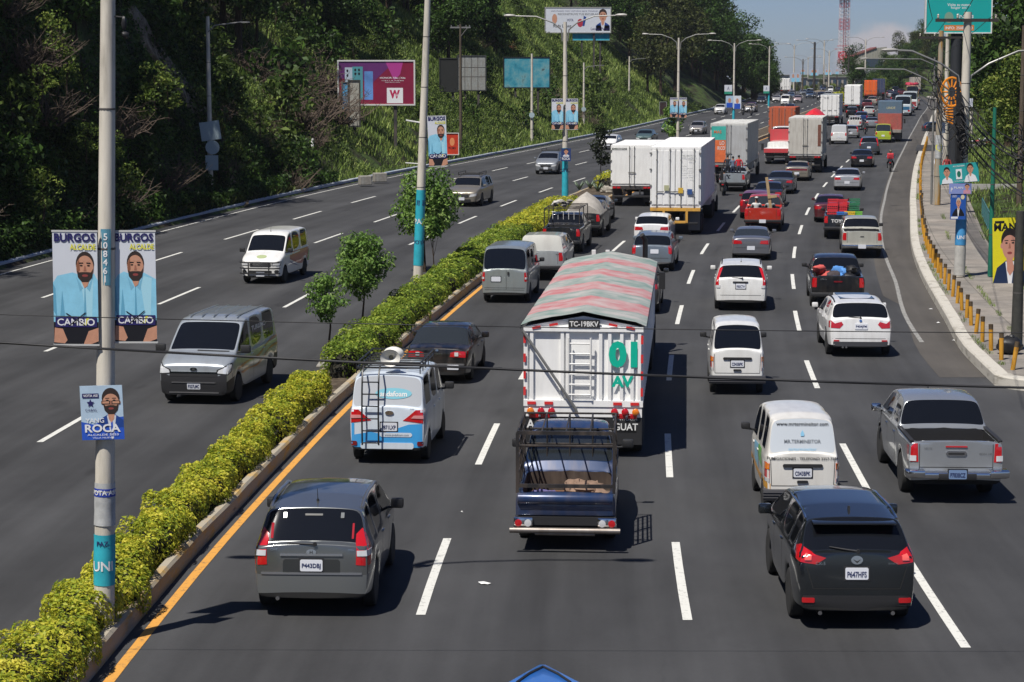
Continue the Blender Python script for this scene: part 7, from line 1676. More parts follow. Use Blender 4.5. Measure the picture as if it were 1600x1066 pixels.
def portrait(B, cx, top, hw, hh, skin, hair, shirt, beard=None, jacket=None, bottom=.0, shw=3.2, tie=None):
    fz = top-hh*.5; asp = B.w/B.h
    B.poly([(max(0, cx-hw*shw*1.0), bottom), (max(0, cx-hw*shw), top-hh*1.75), (cx-hw*1.6, top-hh*1.25), (cx-hw*.5, top-hh*1.02), (cx+hw*.5, top-hh*1.02), (min(1, cx+hw*1.6), top-hh*1.25), (min(1, cx+hw*shw), top-hh*1.75), (min(1, cx+hw*shw), bottom)], jacket or shirt, 'torso')
    if jacket: B.poly([(cx-hw*.55, top-hh*1.05), (cx+hw*.55, top-hh*1.05), (cx+hw*.12, top-hh*2.0), (cx-hw*.12, top-hh*2.0)], shirt, 'shirt')
    if tie: B.poly([(cx-hw*.1, top-hh*1.12), (cx+hw*.1, top-hh*1.12), (cx+hw*.14, top-hh*1.9), (cx-hw*.14, top-hh*1.9)], tie, 'tie')
    B.poly([(cx-hw*.45, top-hh*.8), (cx+hw*.45, top-hh*.8), (cx+hw*.3, top-hh*1.2), (cx-hw*.05, top-hh*1.34), (cx-hw*.35, top-hh*1.2)], skin, 'neck')
    B.poly(ell(cx, fz+hh*.14, hw*1.06, hh*.42), hair, 'hair'); B.poly(ell(cx-hw*1.0, fz-hh*.03, hw*.16, hh*.09, 8), skin, 'ear'); B.poly(ell(cx+hw*1.0, fz-hh*.03, hw*.16, hh*.09, 8), skin, 'ear')
    B.poly([(cx+hw*.95*math.cos(a), fz-hh*.02+hh*(.47 if math.sin(a) < 0 else .34)*math.sin(a)) for a in [2*PI*k/24 for k in range(24)]], skin, 'face')
    if beard: B.poly([(cx-hw*.93, fz-hh*.06), (cx-hw*.78, fz-hh*.34), (cx-hw*.35, fz-hh*.5), (cx+hw*.35, fz-hh*.5), (cx+hw*.78, fz-hh*.34), (cx+hw*.93, fz-hh*.06), (cx+hw*.62, fz-hh*.17), (cx+hw*.3, fz-hh*.14), (cx-hw*.3, fz-hh*.14), (cx-hw*.62, fz-hh*.17)], beard, 'beard')
    LIP = mat('printed_lip', '8a3f3c', .5); EY = mat('printed_eye', '1a1412', .5)
    B.poly(ell(cx, fz-hh*.27, hw*.32, hh*.045, 10), LIP, 'mouth')
    for sx in (-1, 1): B.poly(ell(cx+sx*hw*.40, fz+hh*.06, hw*.17, hh*.028, 8), EY, 'eye'); B.poly(rc(cx+sx*hw*.40-hw*.24, cx+sx*hw*.40+hw*.24, fz+hh*.125, fz+hh*.155), EY, 'eyebrow')
    B.poly([(cx-hw*.16, fz-hh*.12), (cx+hw*.16, fz-hh*.12), (cx+hw*.06, fz+hh*.05), (cx-hw*.06, fz+hh*.05)], mat('printed_nose_shade', '9c6753', .5), 'nose')
def burgos(c, w, h, label, cx=.72, rz=0., torn=False, group=None, roll=0., small=False):
    B = Board(label, 'poster', 'campaign_poster', c, w, h, WBOARD, rz, roll, group=group)
    B.poly([(0, .20), (0, .55), (.10, .61), (cx-.28, .64), (cx, .60), (cx+.2, .63), (1.0, .57), (1, .20)], SHIRT, 'shirt'); B.poly([(.62, .56), (.70, .60), (.9, .58), (.86, .22), (.74, .22)], mat('printed_shirt_light', '9fd0e0', .5), 'shirt_light'); B.poly([(.05, .5), (.0, .54), (.0, .3), (.08, .24)], SHADE, 'shirt_fold'); B.poly([(cx-.20, .60), (cx-.05, .50), (cx-.12, .47)], mat('printed_collar', '74afc9', .5), 'collar'); B.poly([(cx+.18, .60), (cx+.03, .50), (cx+.10, .47)], mat('printed_collar', '74afc9', .5), 'collar'); B.poly([(.14, .22), (.20, .48), (.26, .22)], SHADE, 'shirt_fold'); B.poly([(cx-.04, .22), (cx-.01, .58), (cx+.02, .22)], SHADE, 'shirt_fold'); B.poly(rc(0, 1, 0, .2), DARKP, 'trousers')
    B.poly([(.0, .02), (.02, .15), (.2, .14), (.3, .04), (.24, .01)], FACE, 'hand'); B.poly([(.66, .0), (.78, .12), (1, .15), (1, .03), (.8, -.0)], FACE, 'hand')
    B.poly([(cx-.16, .63), (cx+.15, .63), (cx+.05, .52), (cx-.02, .50)], FACE, 'neck_opening'); portrait_head(B, cx, .815, .205, .26)
    B.poly(rc(.04, .97, .155, .245), NAVY, 'banner'); B.text('CAMBIO', .5, .20, .84, .062, WINK, .015); B.poly([(.66, .17), (.73, .17), (.80, .235), (.74, .235)], YEL, 'tick'); 
    B.poly([(.26, .28), (.30, .28), (.74, .165), (.70, .165)], DARKP, 'cross_stroke'); B.poly([(.70, .285), (.74, .285), (.36, .165), (.32, .165)], DARKP, 'cross_stroke')
    B.text('BURGOS', .5, .948, .92, .075, NAVY, .035); B.text('ALCALDE', .68, .865, .58, .052, YEL, .03)
    b = MB(); 
    for z in (-h/2-.005, h/2+.005): b.box(-w/2-.01, w/2+.01, -.006, .02, z-.012, z+.012)
    b.build('board_frame', mat('white_strip', 'b9bab8', .5), B.b); return B
def portrait_head(B, cx, top, hw, hh):
    fz = top-hh*.5; S_ = FACE
    B.poly(ell(cx, fz+hh*.12, hw*1.0, hh*.42), BEARD, 'hair'); B.poly([(cx+hw*.95*math.cos(a), fz-hh*.02+hh*(.45 if math.sin(a) < 0 else .42)*math.sin(a)) for a in [2*PI*k/24 for k in range(24)]], S_, 'face')
    B.poly([(cx-hw*.93, fz-hh*.02), (cx-hw*.78, fz-hh*.34), (cx-hw*.35, fz-hh*.5), (cx+hw*.35, fz-hh*.5), (cx+hw*.78, fz-hh*.34), (cx+hw*.93, fz-hh*.02), (cx+hw*.66, fz-hh*.17), (cx+hw*.3, fz-hh*.16), (cx-hw*.3, fz-hh*.16), (cx-hw*.66, fz-hh*.17)], BEARD, 'beard')
    B.poly([(cx-hw*.9, fz+hh*.1), (cx-hw*.62, fz+hh*.30), (cx-hw*.55, fz-hh*.1), (cx-hw*.7, fz-hh*.17), (cx-hw*.9, fz-hh*.1)], mat('printed_cheek_shade', '86573f', .5), 'cheek_shade'); B.poly(ell(cx+hw*.1, fz+hh*.26, hw*.45, hh*.08, 12), mat('printed_highlight', 'bd8c74', .5), 'forehead_light')
    LIP = mat('printed_lip', '8a3f3c', .5); EY = mat('printed_eye', '1a1412', .5); B.poly(ell(cx, fz-hh*.28, hw*.34, hh*.045, 10), LIP, 'mouth')
    for sx in (-1, 1): B.poly(ell(cx+sx*hw*.40, fz+hh*.06, hw*.17, hh*.028, 8), EY, 'eye'); B.poly([(cx+sx*hw*.66, fz+hh*.12), (cx+sx*hw*.16, fz+hh*.13), (cx+sx*hw*.18, fz+hh*.165), (cx+sx*hw*.6, fz+hh*.165)], EY, 'eyebrow')
    B.poly([(cx-hw*.16, fz-hh*.12), (cx+hw*.16, fz-hh*.12), (cx+hw*.06, fz+hh*.05), (cx-hw*.06, fz+hh*.05)], mat('printed_nose_shade', '9c6753', .5), 'nose')
Y1 = p1.y-.16
def bpos(u0, v0, u1, v1, Y): c = apt((u0+u1)/2, (v0+v1)/2, Y); return c, (u1-u0)/pxm(Y), (v1-v0)/pxm(Y)*1.006
c, w_, h_ = bpos(83, 362, 153, 539, Y1); burgos(c, w_, h_, 'tall mayor candidate board on the left side of the nearest concrete pole', roll=R(.4))
c, w_, h_ = bpos(178, 362, 244, 535, Y1+.18); burgos(c, w_, h_, 'tall mayor candidate board on the right side of the nearest concrete pole', cx=.52)
c, w_, h_ = bpos(126, 602, 193, 688, Y1-.03)
B = Board('small blue candidate board with glasses portrait low on the nearest concrete pole', 'poster', 'campaign_poster', c, w_, h_, mat('pale_blue_print', 'a9bfd2', .5, var=.1, vs=4), roll=R(-1.5)); BLUE = mat('royal_blue_print', '2450b4', .5, var=.15, vs=3)
B.poly([(0, 0), (1, 0), (1, .42), (.6, .40), (.3, .28), (0, .34)], BLUE, 'blue_field'); portrait(B, .72, .93, .20, .46, FACE, BEARD, WBOARD, BEARD, jacket=mat('navy_suit_print', '1c3f86', .5), bottom=.22, shw=1.45, tie=BLUE)
B.poly(rc(.50, .70, .655, .72), GLASS2, 'spectacles'); B.poly(rc(.74, .94, .655, .72), GLASS2, 'spectacles'); B.poly(rc(.52, .68, .668, .708), FACE, 'lens'); B.poly(rc(.76, .92, .668, .708), FACE, 'lens')
B.poly(rc(.05, .44, .78, .86), NAVY, 'badge'); B.text('VOTA ASI', .245, .82, .34, .045, WINK, .02); B.poly([(.24+(.10 if k % 2 == 0 else .045)*math.cos(PI/2+k*PI/5), .68+(.08 if k % 2 == 0 else .035)*math.sin(PI/2+k*PI/5)) for k in range(10)], NAVY, 'star'); B.text('CABAL', .25, .555, .28, .045, NAVY)
B.text('YANG', .32, .36, .44, .085, WINK, .01); B.text('ROCA', .50, .215, .84, .15, WINK, .03); B.text('ALCALDE 2023', .5, .095, .74, .035, WINK, .01); B.text('VILLA NUEVA', .5, .04, .5, .03, WINK)
# the two further boards pairs and lamp poles on the median
POLES = [(653, 441, 'grey concrete lamp pole wrapped in a teal poster beside the round median tree', (.50, 0), 12.4), (883, 318, 'double armed street lamp with two mayor boards and a long teal foot wrap', (-.03, 0), 10.4), (1059, 232, 'double armed street lamp with a pair of mayor boards behind the leafy tree', (0, 0), 10.6), (1146, 196, 'double armed street lamp behind the torn advert truck, small green board on it', (0, 0), 10.8), (1201, 170, 'slim double armed street lamp over the oncoming far lanes', (0, 0), 10.6)]
PB = []
for i, (u, v, lb, ln, h_) in enumerate(POLES):
    p = gpt(u, v); p.z += .15
    wr = [(.5, 3.4, TEALW, [('UNE', 2.9, .22, NAVY), ('PAZ', 2.2, .2, WINK), ('VOTA', 1.4, .16, NAVY)])] if i == 0 else ([(.3, 3.1, TEALW, [('N A', 2.6, .22, WINK), ('UNE', 1.8, .22, NAVY)])] if i == 1 else ([(.3, 3., TEALW, None)] if i > 2 else None))
    PB.append((p, pole_thing(lb, p, h_, .19 if i < 2 else .17, .10, lean=ln, wrap=wr, armlen=3.0)))
far_p = [(1240, 150), (1262, 140), (1290, 137), (1318, 134)]
for i, (u, v) in enumerate(far_p):
    p = gpt(u, v); pole_thing('distant double armed street lamp standing on the far median', p, 12, .2, .12, armlen=4.0, steps=False, group='distant lamps on the far median')
c, w_, h_ = bpos(669, 182, 698, 259, PB[0][0].y-.3); burgos(c, w_, h_, 'torn mayor board folded over on the second concrete lamp pole', cx=.7, roll=R(-2))
b = MB(); p = apt(664, 193, PB[0][0].y); q = thing('board_bracket', 'bare white broken board strut sticking left from the second concrete lamp pole', 'bracket', p)
b.cyl((0, 0, 0), (-.72, -.1, .12), .03, 6); b.cyl((0, 0, -1.55), (-.75, 0, -1.5), .02, 6); b.cyl((-.0, 0, -1.55), (0, 0, 0), .02, 6); b.build('strut', WHT, q)
Y3 = PB[1][0].y-.3
for (a, lb) in (((862, 155, 880, 202), 'left mayor board of the pair on the double armed lamp with long teal wrap'), ((884, 155, 903, 202), 'right mayor board of the pair on the double armed lamp with long teal wrap')): c, w_, h_ = bpos(*a, Y3); burgos(c, w_, h_, lb, cx=.62)
c, w_, h_ = bpos(877, 232, 892, 252, Y3-.1); B = Board('little navy candidate board under the pair on the double armed lamp', 'poster', 'campaign_poster', c, w_, h_, mat('navy_print', '26396b', .5)); portrait(B, .5, .95, .2, .4, FACE, BEARD, WBOARD, bottom=.35, shw=1.6); B.text('ROCA', .5, .2, .8, .2, WINK, .02)
Y4 = PB[2][0].y-.3
for (a, lb) in (((1047, 153, 1059, 183), 'left mayor board on the lamp behind the leafy median tree'), ((1061, 153, 1073, 184), 'right mayor board on the lamp behind the leafy median tree')): c, w_, h_ = bpos(*a, Y4); burgos(c, w_, h_, lb, cx=.6)
Y5 = PB[3][0].y-.3
for (a, col, lb) in (((1134, 150, 1146, 168), 'a9bfd2', 'pale board with blue shirt figure on the lamp above the torn advert truck'), ((1146, 150, 1158, 170), 'cfd6dd', 'tilted white and blue board on the lamp above the torn advert truck')): c, w_, h_ = bpos(*a, Y5); B = Board(lb, 'poster', 'campaign_poster', c, w_, h_, mat('print_'+col, col, .5)); B.poly(rc(.1, .9, .0, .4), BLUE, 'blue_field'); B.poly(ell(.5, .6, .2, .2), FACE, 'face')
for (a, lb) in (((1132, 133, 1144, 147), 'small white and green board high on the lamp above the torn advert truck'), ((1193, 134, 1202, 146), 'small white and green board on the slim far lamp')): c, w_, h_ = bpos(*a, Y5 if a[0] < 1150 else PB[4][0].y-.3); B = Board(lb, 'sign', 'small_board', c, w_, h_, WBOARD); B.poly(rc(0, 1, 0, .28), mat('green_print', '2f8f74', .5), 'green_band'); B.text('A', .5, .62, .3, .4, NAVY)
# far portrait boards above the roundabout
for k, (u0, v0, u1, v1) in enumerate([(1234, 114, 1252, 128), (1265, 108, 1279, 118), (1288, 108, 1300, 117), (1251, 108, 1258, 116), (1305, 107, 1311, 116)]):
    c, w_, h_ = bpos(u0, v0, u1, v1, 470); B = Board(['widest', 'second', 'third', 'narrow', 'rightmost'][k]+' distant pale board with twin portraits above the far roundabout', 'billboard', 'far_board', c, w_, h_, mat('pale_far_print', 'aab4c2', .5)); 
    for x in (.3, .7): B.poly(ell(x, .65, .09, .22), FACE, 'face'); B.poly(rc(x-.14, x+.14, .0, .42), SHIRT, 'shirt')
    b = MB(); b.box(-.12, .12, .02, .2, -h_/2-3.5, -h_/2); b.build('post', CHAS, B.t)
# ------------------------------------------------ billboards on the hillside
def billboard(label, u0, v0, u1, v1, m, off=1.0, legs=2, back=False, name='billboard', yaw=None, fr='c9c9c6', legm=None, Y=None):
    if Y is None: Y = min(hcast(uu, vv).y for uu in (u0, (u0+u1)/2, u1) for vv in (v1+3, (v0+v1)/2))-off
    c, w_, h_ = bpos(u0, v0, u1, v1, Y); B = Board(label, 'billboard', name, c, w_, h_, m, rz=yaw or 0, thick=.08)
    fw = .035*h_; F_ = mat('frame_'+fr, fr, .5); b = MB(); b.box(-w_/2-fw, w_/2+fw, -.05, .06, h_/2, h_/2+fw); b.box(-w_/2-fw, w_/2+fw, -.05, .06, -h_/2-fw, -h_/2); b.box(-w_/2-fw, -w_/2, -.05, .06, -h_/2, h_/2); b.box(w_/2, w_/2+fw, -.05, .06, -h_/2, h_/2); b.build('board_frame', F_, B.t)
    for k in range(legs):
        x = -w_/2+w_*(k+.5)/legs if legs > 1 else 0; o_ = c.x+x-BX(Y); zg = ZR(Y)+hill(o_, Y); b = MB(); b.box(x-.12, x+.12, .1, .32, zg-c.z-.5, h_/2); b.build('leg', legm or CHAS, B.t)
    return B
PK = mat('crimson_print', '7c1838', .45, var=.2, vs=.35); B = billboard('crimson phone advert billboard in a white frame on the grassy slope', 530, 97, 646, 162, PK)
B.poly([(.0, .6), (0, 1), (.75, 1), (.45, .5), (.2, .6)], mat('purple_print', '5e2a66', .45, var=.2, vs=.4), 'purple_glow'); B.poly([(.62, 1), (.86, 1), (.82, .7), (.74, .55)], mat('magenta_print', 'a83a86', .45), 'magenta_ray')
PHN = mat('teal_phone_print', '4f8f98', .4, var=.1, vs=.6); PHW = mat('white_phone_print', 'a8b6c2', .4); B.poly(rc(.08, .19, .12, .86), PHW, 'phone'); B.poly(rc(.18, .32, .10, .88), PHN, 'phone'); B.poly(rc(.34, .455, .10, .77), mat('blue_phone_print', '5c86c0', .4, var=.35, vs=.8), 'phone')
for x, z in ((.115, .78), (.115, .67), (.22, .80), (.27, .80), (.22, .71), (.27, .71)): B.poly(ell(x, z, .014, .035, 10), DARKP, 'camera_lens')
B.text('HONOR X8a | X6a', .72, .61, .34, .055, WINK, .01); B.text('Disponible en tiendas', .72, .51, .2, .025, WINK); B.text('CELULARES', .72, .55, .3, .02, WINK); B.poly(rc(.64, .855, .02, .38), WINK, 'logo_card'); W_ = mat('magenta_logo', 'b01a4e', .45); B.text('W', .745, .23, .14, .20, W_, .06); B.text('Only', .77, .20, .07, .09, WINK, .01); B.poly(rc(.4, .70, -.035, .005), mat('red_strip_print', 'a81c24', .4), 'red_strip')
B = billboard('weathered teal billboard left of the postered double lamp', 788, 91, 858, 136, ramp_mat('weathered_teal', [(.3, '1c5a70'), (.45, '3a8a9e'), (.6, '6a9aa2'), (.7, '3f4f52')], .9, rough=.6, bump=0), fr='1d1f20')
B = billboard('big white political billboard high among the pines', 853, 13, 953, 50, WBOARD, legs=2, fr='9a9a96'); portrait(B, .885, .93, .06, .5, FACE, BEARD, WBOARD, jacket=mat('navy_suit_print', '1c3f86'), bottom=.28, shw=1.8); RC = mat('red_logo_print', 'a83040', .5)
B.text('DIPUTADO MAS VOTADO QUE TRABAJA', .45, .86, .72, .06, NAVY); B.text('RECONSTRUYE TUS ESCUELAS', .50, .74, .62, .08, mat('grey_ink', '77787a', .5), .02); B.text('VOTA', .38, .5, .10, .11, NAVY, .02); B.poly(ell(.535, .38, .045, .17), RC, 'round_logo'); B.poly([(.57, .25), (.60, .25), (.63, .62), (.59, .68)], mat('navy_suit_print', '1c3f86'), 'hand_sign'); B.text('Rudy Lopez', .26, .24, .28, .17, DARKP, .01); B.text('Leonel Perez', .84, .14, .28, .11, NAVY, .01); B.poly(ell(.14, .55, .04, .2), FACE, 'face')
B = billboard('turquoise billboard strip directly under the white political billboard', 895, 50, 952, 63, ramp_mat('turq_print', [(.35, '2a93a8'), (.6, '3fa8bb'), (.72, '8a8f8a')], 1.2, bump=0), legs=2, fr='777a78', Y=B.t.location.y+.3)
B = billboard('seen from behind: pale panelled billboard back with dark bars right of the second lamp', 716, 89, 758, 140, mat('panel_back', '8a8d8a', .6, dirt=.5, var=.2), fr='3a3c3a'); [B.poly(rc(x, x+.02, 0, 1), CHAS, 'bar') for x in (.0, .24, .48, .72)]; [B.poly(rc(0, 1, z, z+.02), CHAS, 'bar') for z in (.38, .66)]
billboard('dark rear side of a billboard in the shade left of the pale panelled one', 688, 93, 714, 142, mat('dark_panel_back', '1b1d1c', .8), fr='222422')
B = billboard('narrow weathered white board standing before the crimson phone billboard', 546, 128, 561, 196, mat('weathered_board', '9d9c92', .7, dirt=.6, var=.15), legs=1, fr='3a3a36'); B = billboard('small torn blue and white board left of the narrow weathered one', 535, 130, 543, 172, mat('torn_blue_print', '4a8fb8', .6, var=.5, vs=1.5), legs=1, fr='5a5a56')
B = billboard('small red and orange poster stand beside the torn mayor board', 697, 209, 716, 241, mat('red_poster', 'b8351a', .45, var=.25, vs=1), legs=2, fr='c9c9c6'); B.poly(ell(.5, .6, .2, .2), mat('pale_orange_print', 'd88a5a', .5), 'print_spot'); B.text('PROMO', .5, .3, .6, .12, DARKP, .02)
billboard('dark shaded roadside panel left of the mayor boards behind the leafy tree', 1031, 160, 1041, 180, mat('maroon_panel', '2e1c1c', .7), fr='8a8c88'); 
# roadside wooden / concrete lamp poles along the left kerb
WOOD = ramp_mat('weathered_wood', [(.3, '3a322a'), (.6, '5e5448'), (.8, '7a6f60')], 3, bump=.4, mapscale=(3, 3, .3))
def left_pole(u, vb, vt, lb, m=CONC, r=.16, arm=1, cross=False):
    g_ = hcast(u, vb); Y = g_.y; top = apt(u, vt, Y); h = top.z-g_.z+.3
    t = pole_thing(lb, g_-Vector((0, 0, .3)), h, r, r*.65, arms=False, m=m, steps=True, name='utility_pole', cat='utility pole')
    b = MB()
    if cross: b.box(-.9, .9, -.06, .06, h-.35, h-.22); b.cyl((0, -.06, h-1.1), (.6, -.06, h-.35), .03, 5); [b.lathe([(.04, 0), (.05, .06), (.03, .14)], 8, 'z', Matrix.Translation((x, 0, h-.22))) for x in (-.8, -.2, .5, .8)]; b.build('crossarm', GALV, t, 50)
    elif arm: b.tube([(0, -.1, h-.9), (.4*arm, -.1, h-.5), (2.0*arm, -.1, h-.3)], .035, 6); b.box(min(1.9*arm, 2.4*arm), max(1.9*arm, 2.4*arm), -.2, 0, h-.36, h-.28); b.build('lamp_arm', GALV, t, 50)
    return t, g_
t, g_ = left_pole(329, 290, 26, 'concrete pole with square sign backs and a straight top arm on the dark cliff edge'); b = MB(); b.box(-.05, 1.6, -.08, .0, t.children[0].dimensions[2]*0+8.0, 8.06) if 0 else None
for (u0, v0, u1, v1, lb, rnd_) in ((313, 190, 344, 219, 'white tilted square sign back on the cliff edge concrete pole', 0), (321, 219, 343, 242, 'round white sign back below the square one on the cliff edge pole', 1), (321, 243, 341, 266, 'white rectangular sign back lowest on the cliff edge pole', 0)):
    c, w_, h_ = bpos(u0, v0, u1, v1, g_.y-.25); q = thing('road_sign', lb, 'road sign', c); b = MB()
    if rnd_: b.lathe([(w_/2, -.01), (w_/2, .01)], 20, 'y')
    else: b.box(-w_/2, w_/2, -.01, .01, -h_/2, h_/2)
    b.build('sign_plate', mat('sign_back', '9fb0b6', .5, var=.05), q); q.rotation_euler = (0, R(-8) if v0 == 190 else 0, 0)
left_pole(720, 232, 38, 'grey utility pole with a crossarm and orange painted middle right of the crimson billboard', WOOD, .15, 0, True)
for a in ((831, 222, 84, 'bare concrete pole with a round sign back in front of the weathered teal billboard', CONC, .16, 0), (912, 196, 98, 'concrete lamp pole with one arm and round sign right of the postered double lamp', CONC, .15, 1), (983, 150, 88, 'concrete single arm lamp pole on the dark wooded bank', CONC, .15, 1)):
    t, g_ = left_pole(*a)
    if a[0] in (831, 912):
        q = thing('road_sign', 'round white sign back on the bare pole before the weathered teal billboard' if a[0] == 831 else 'round white sign back low on the single arm lamp pole', 'road sign', apt(a[0], 180 if a[0] == 831 else 171, g_.y-.25)); b = MB(); b.lathe([(.28, -.01), (.28, .01)], 18, 'y'); b.build('sign_plate', mat('sign_back', '9fb0b6'), q)
g_ = gpt(760, 243); b = MB()
for (u, v, s, lb) in ((577, 292, .9, 'left weathered concrete block on the roadside kerb'), (600, 287, 1.0, 'right weathered concrete block on the roadside kerb')):
    p = gpt(u, v); q = thing('concrete_block', lb, 'concrete block', p+Vector((-.3, .3, .1)), .3); b = MB(); b.box(-.45*s, .45*s, -.3, .3, 0, .62); b.build('block', mat('weathered_concrete', '8d8b84', .85, dirt=.4, var=.2, bump=.6), q, bev=.05)
p = hcast(489, 238); q = thing('hanging_rag', 'crumpled white plastic scraps caught on the slope left of the torn board', 'litter', p+Vector((0, -.3, .3))); b = MB(); b.blob((0, 0, .3), (.10, .04, .35), 8, .3); b.blob((-.3, 0, .45), (.07, .04, .2), 8, .3); b.build('plastic', WHT, q, 60)
# ------------------------------------------------ overhead cables crossing in front
CAB = mat('black_cable', (.012, .012, .013), .6)
def wire(label, a, c, Ya, Yc, sag, r, group=None, cat='cable'):
    A, C_ = apt(*a, Ya), apt(*c, Yc); q = thing('overhead_cable', label, cat, A, 0, group); b = MB(); b.tube([(A.lerp(C_, i/24)-A)-Vector((0, 0, sag*4*(i/24)*(1-i/24))) for i in range(25)], r, 6, False); b.build('cable', CAB, q, 60)
wire('thicker black cable hanging right across the road in front of the camera', (-120, 528), (1720, 609), 21, 21, .06, .013); wire('thinner grey cable hanging across the road above the thicker one', (-120, 488), (1720, 521), 26, 26, .05, .006)
# ------------------------------------------------ litter on the road
def litter(u, v, s, lb, m=None):
    p = gpt(u, v); q = thing('litter', lb, 'litter', p+Vector((0, 0, .008)), random.uniform(0, 3)); b = MB(); n = 9; b.add([(s*random.uniform(.6, 1)*math.cos(2*PI*k/n), .45*s*math.sin(2*PI*k/n), random.uniform(0, .03)) for k in range(n)]+[(0, 0, .04)], [(k, (k+1) % n, n) for k in range(n)]); b.build('scrap', m or WHT, q, 60)
litter(756, 913, .13, 'white torn plastic scrap on the asphalt in the bottom centre'); litter(722, 802, .03, 'tiny white paper bit between the grey SUV and the blue pickup'); litter(1454, 484, .12, 'small white wrapper in the gutter beside the kerb'); litter(1466, 505, .08, 'tiny pale scrap in the gutter below the white wrapper'); litter(1490, 533, .08, 'lowest pale scrap in the gutter near the kerb bend')
# ------------------------------------------------ median saplings and agaves
G_SAP = leaf_mat('sapling_leaf', [(.25, '324a1c'), (.42, '587a34'), (.58, '7c9a4c'), (.78, 'a6b872')], .8, isl=.25)
sapling('slender sapling with drooping crown leaning over the median gap', 512, 545, 1.9, .72, 81, lean=.15, base=.75, m=G_SAP, n=20, lsz=.07, dens=95); sapling('taller young tree with two rounded crown lobes behind the leaning sapling', 565, 505, 2.5, 1.1, 82, lean=.12, base=.8, m=G_SAP, n=28, lsz=.075, dens=90)
sapling('round bushy median tree wrapped around the second lamp pole', 664, 425, 3.8, 1.5, 83, lean=.05, base=1.5, m=G_SAP, n=36, lsz=.095, dens=75, tr=.06); sapling('little pale tree with a thin dark stem right of the second lamp pole', 677, 447, 2.6, .45, 84, base=1.75, m=G_SAP, n=11, lsz=.10, tr=.03, dens=240)
sapling('sparse dark conifer like sapling left of the square white box truck', 940, 290, 3.8, 1.0, 85, base=1.2, m=leaf_mat('conifer_leaf', [(.3, '1c2416'), (.6, '333d28'), (.8, '4c553c')], .5), n=16, lsz=.14, dens=90); sapling('leafy median tree standing before the paired mayor boards', 1052, 229, 4.2, 1.35, 86, base=1.2, m=G_SAP, n=22, lsz=.2, dens=120, tr=.06)
AG = mat('agave_leaf', '6f7f6a', .6, var=.2)
for k, (u, v) in enumerate([(905, 300), (922, 298), (934, 303)]):
    p = gpt(u, v); q = thing('agave', ['left', 'middle', 'right'][k]+' pale spiky agave on the median before the thin conifer sapling', 'plant', p+Vector((0, 0, .15))); b = MB()
    for i in range(16): a = i*2.4; t_ = .35+.5*(i % 4)/3; d = Vector((math.cos(a)*t_, math.sin(a)*t_, 1-t_*.5)); b.tube([(0, 0, 0), d*.35, d*.75+Vector((0, 0, -.05))], [.05, .045, .004], 4, False)
    b.build('leaves', AG, q)
for k, (u, v) in enumerate([(947, 305), (955, 306), (951, 298)]): p = gpt(u, v); q = thing('rock', ['left', 'right', 'rear'][k]+' pale rock in the little pile beside the square white box truck', 'rock', p+Vector((0, 0, .15))); b = MB(); b.blob((0, 0, .18), (.35, .3, .25), 8, .2); b.build('stone', mat('pale_stone', '8f8a80', .9, var=.2), q)
p = gpt(547, 580); q = thing('drain_slab', 'flat concrete slab filling the gap between the yellow and green hedges', 'slab', p+Vector((-.4, 0, .2))); b = MB(); b.box(-.45, .45, -.8, .9, 0, .06); b.build('slab', mat('weathered_concrete', '8d8b84'), q, bev=.02)
for u, v in ((703, 447),): p = gpt(u, v); q = thing('concrete_block', 'small square concrete block at the median kerb right of the little pale tree', 'concrete block', p+Vector((-.35, 0, .2)), .2); b = MB(); b.box(-.3, .3, -.25, .25, 0, .3); b.build('block', mat('weathered_concrete', '8d8b84'), q, bev=.03)
# ================================================================== RIGHT SIDE: posts, poles, boards, railing, trees
PY_ = ramp_mat('yellow_post_paint', [(.3, '6b4a1c'), (.42, 'a87822'), (.7, 'b98a2c')], 6, rough=.6, bump=.3, mapscale=(1, 1, .4))
bm_ = MB(); bm_.lathe([(.062, -.1), (.062, .72), (.055, .74), (.045, .70)], 12); pm = bm_.mesh('post'); pm.materials.append(PY_); smooth_mesh(pm, 50)
bm_ = MB(); bm_.lathe([(.064, .60), (.066, .745), (.04, .75)], 12); cm_ = bm_.mesh('rim'); cm_.materials.append(mat('worn_post_top', '4a3c28', .7, var=.3)); smooth_mesh(cm_, 50)
Y = 52.5; k = 0; rb = random.Random(4)
BGR = 'yellow steel posts along the pavement edge'
while Y < 212:
    x = BX(Y)+RK(max(Y, 53.5))+.62 if Y > 53.6 else BX(53.6)+RK(53.6)+1.25
    lb = 'rusty yellow steel post standing in the long row along the pavement kerb'; g = BGR
    if k == 0: lb, g = 'first yellow steel post, nearest the kerb corner on the right', None
    t = thing('bollard', lb, 'bollard', (x, Y, ZR(Y)+.28), rb.uniform(0, 6), BGR); t.rotation_euler = (R(rb.gauss(0, 2.6)), R(rb.gauss(0, 2.2) if k != 1 else 9), rb.uniform(0, 6) if k != 1 else 0)
    if k == 1: t['label'] = 'second yellow steel post from the kerb corner, leaning to the right'
    t.scale = (1, 1, 1.0)
    o = bpy.data.objects.new('post', pm); COL.objects.link(o); o.parent = t
    if Y < 120: o = bpy.data.objects.new('cap', cm_); COL.objects.link(o); o.parent = t
    Y += 2.0; k += 1
def rp(u, v, h=.3): return gpt(u, v, h)
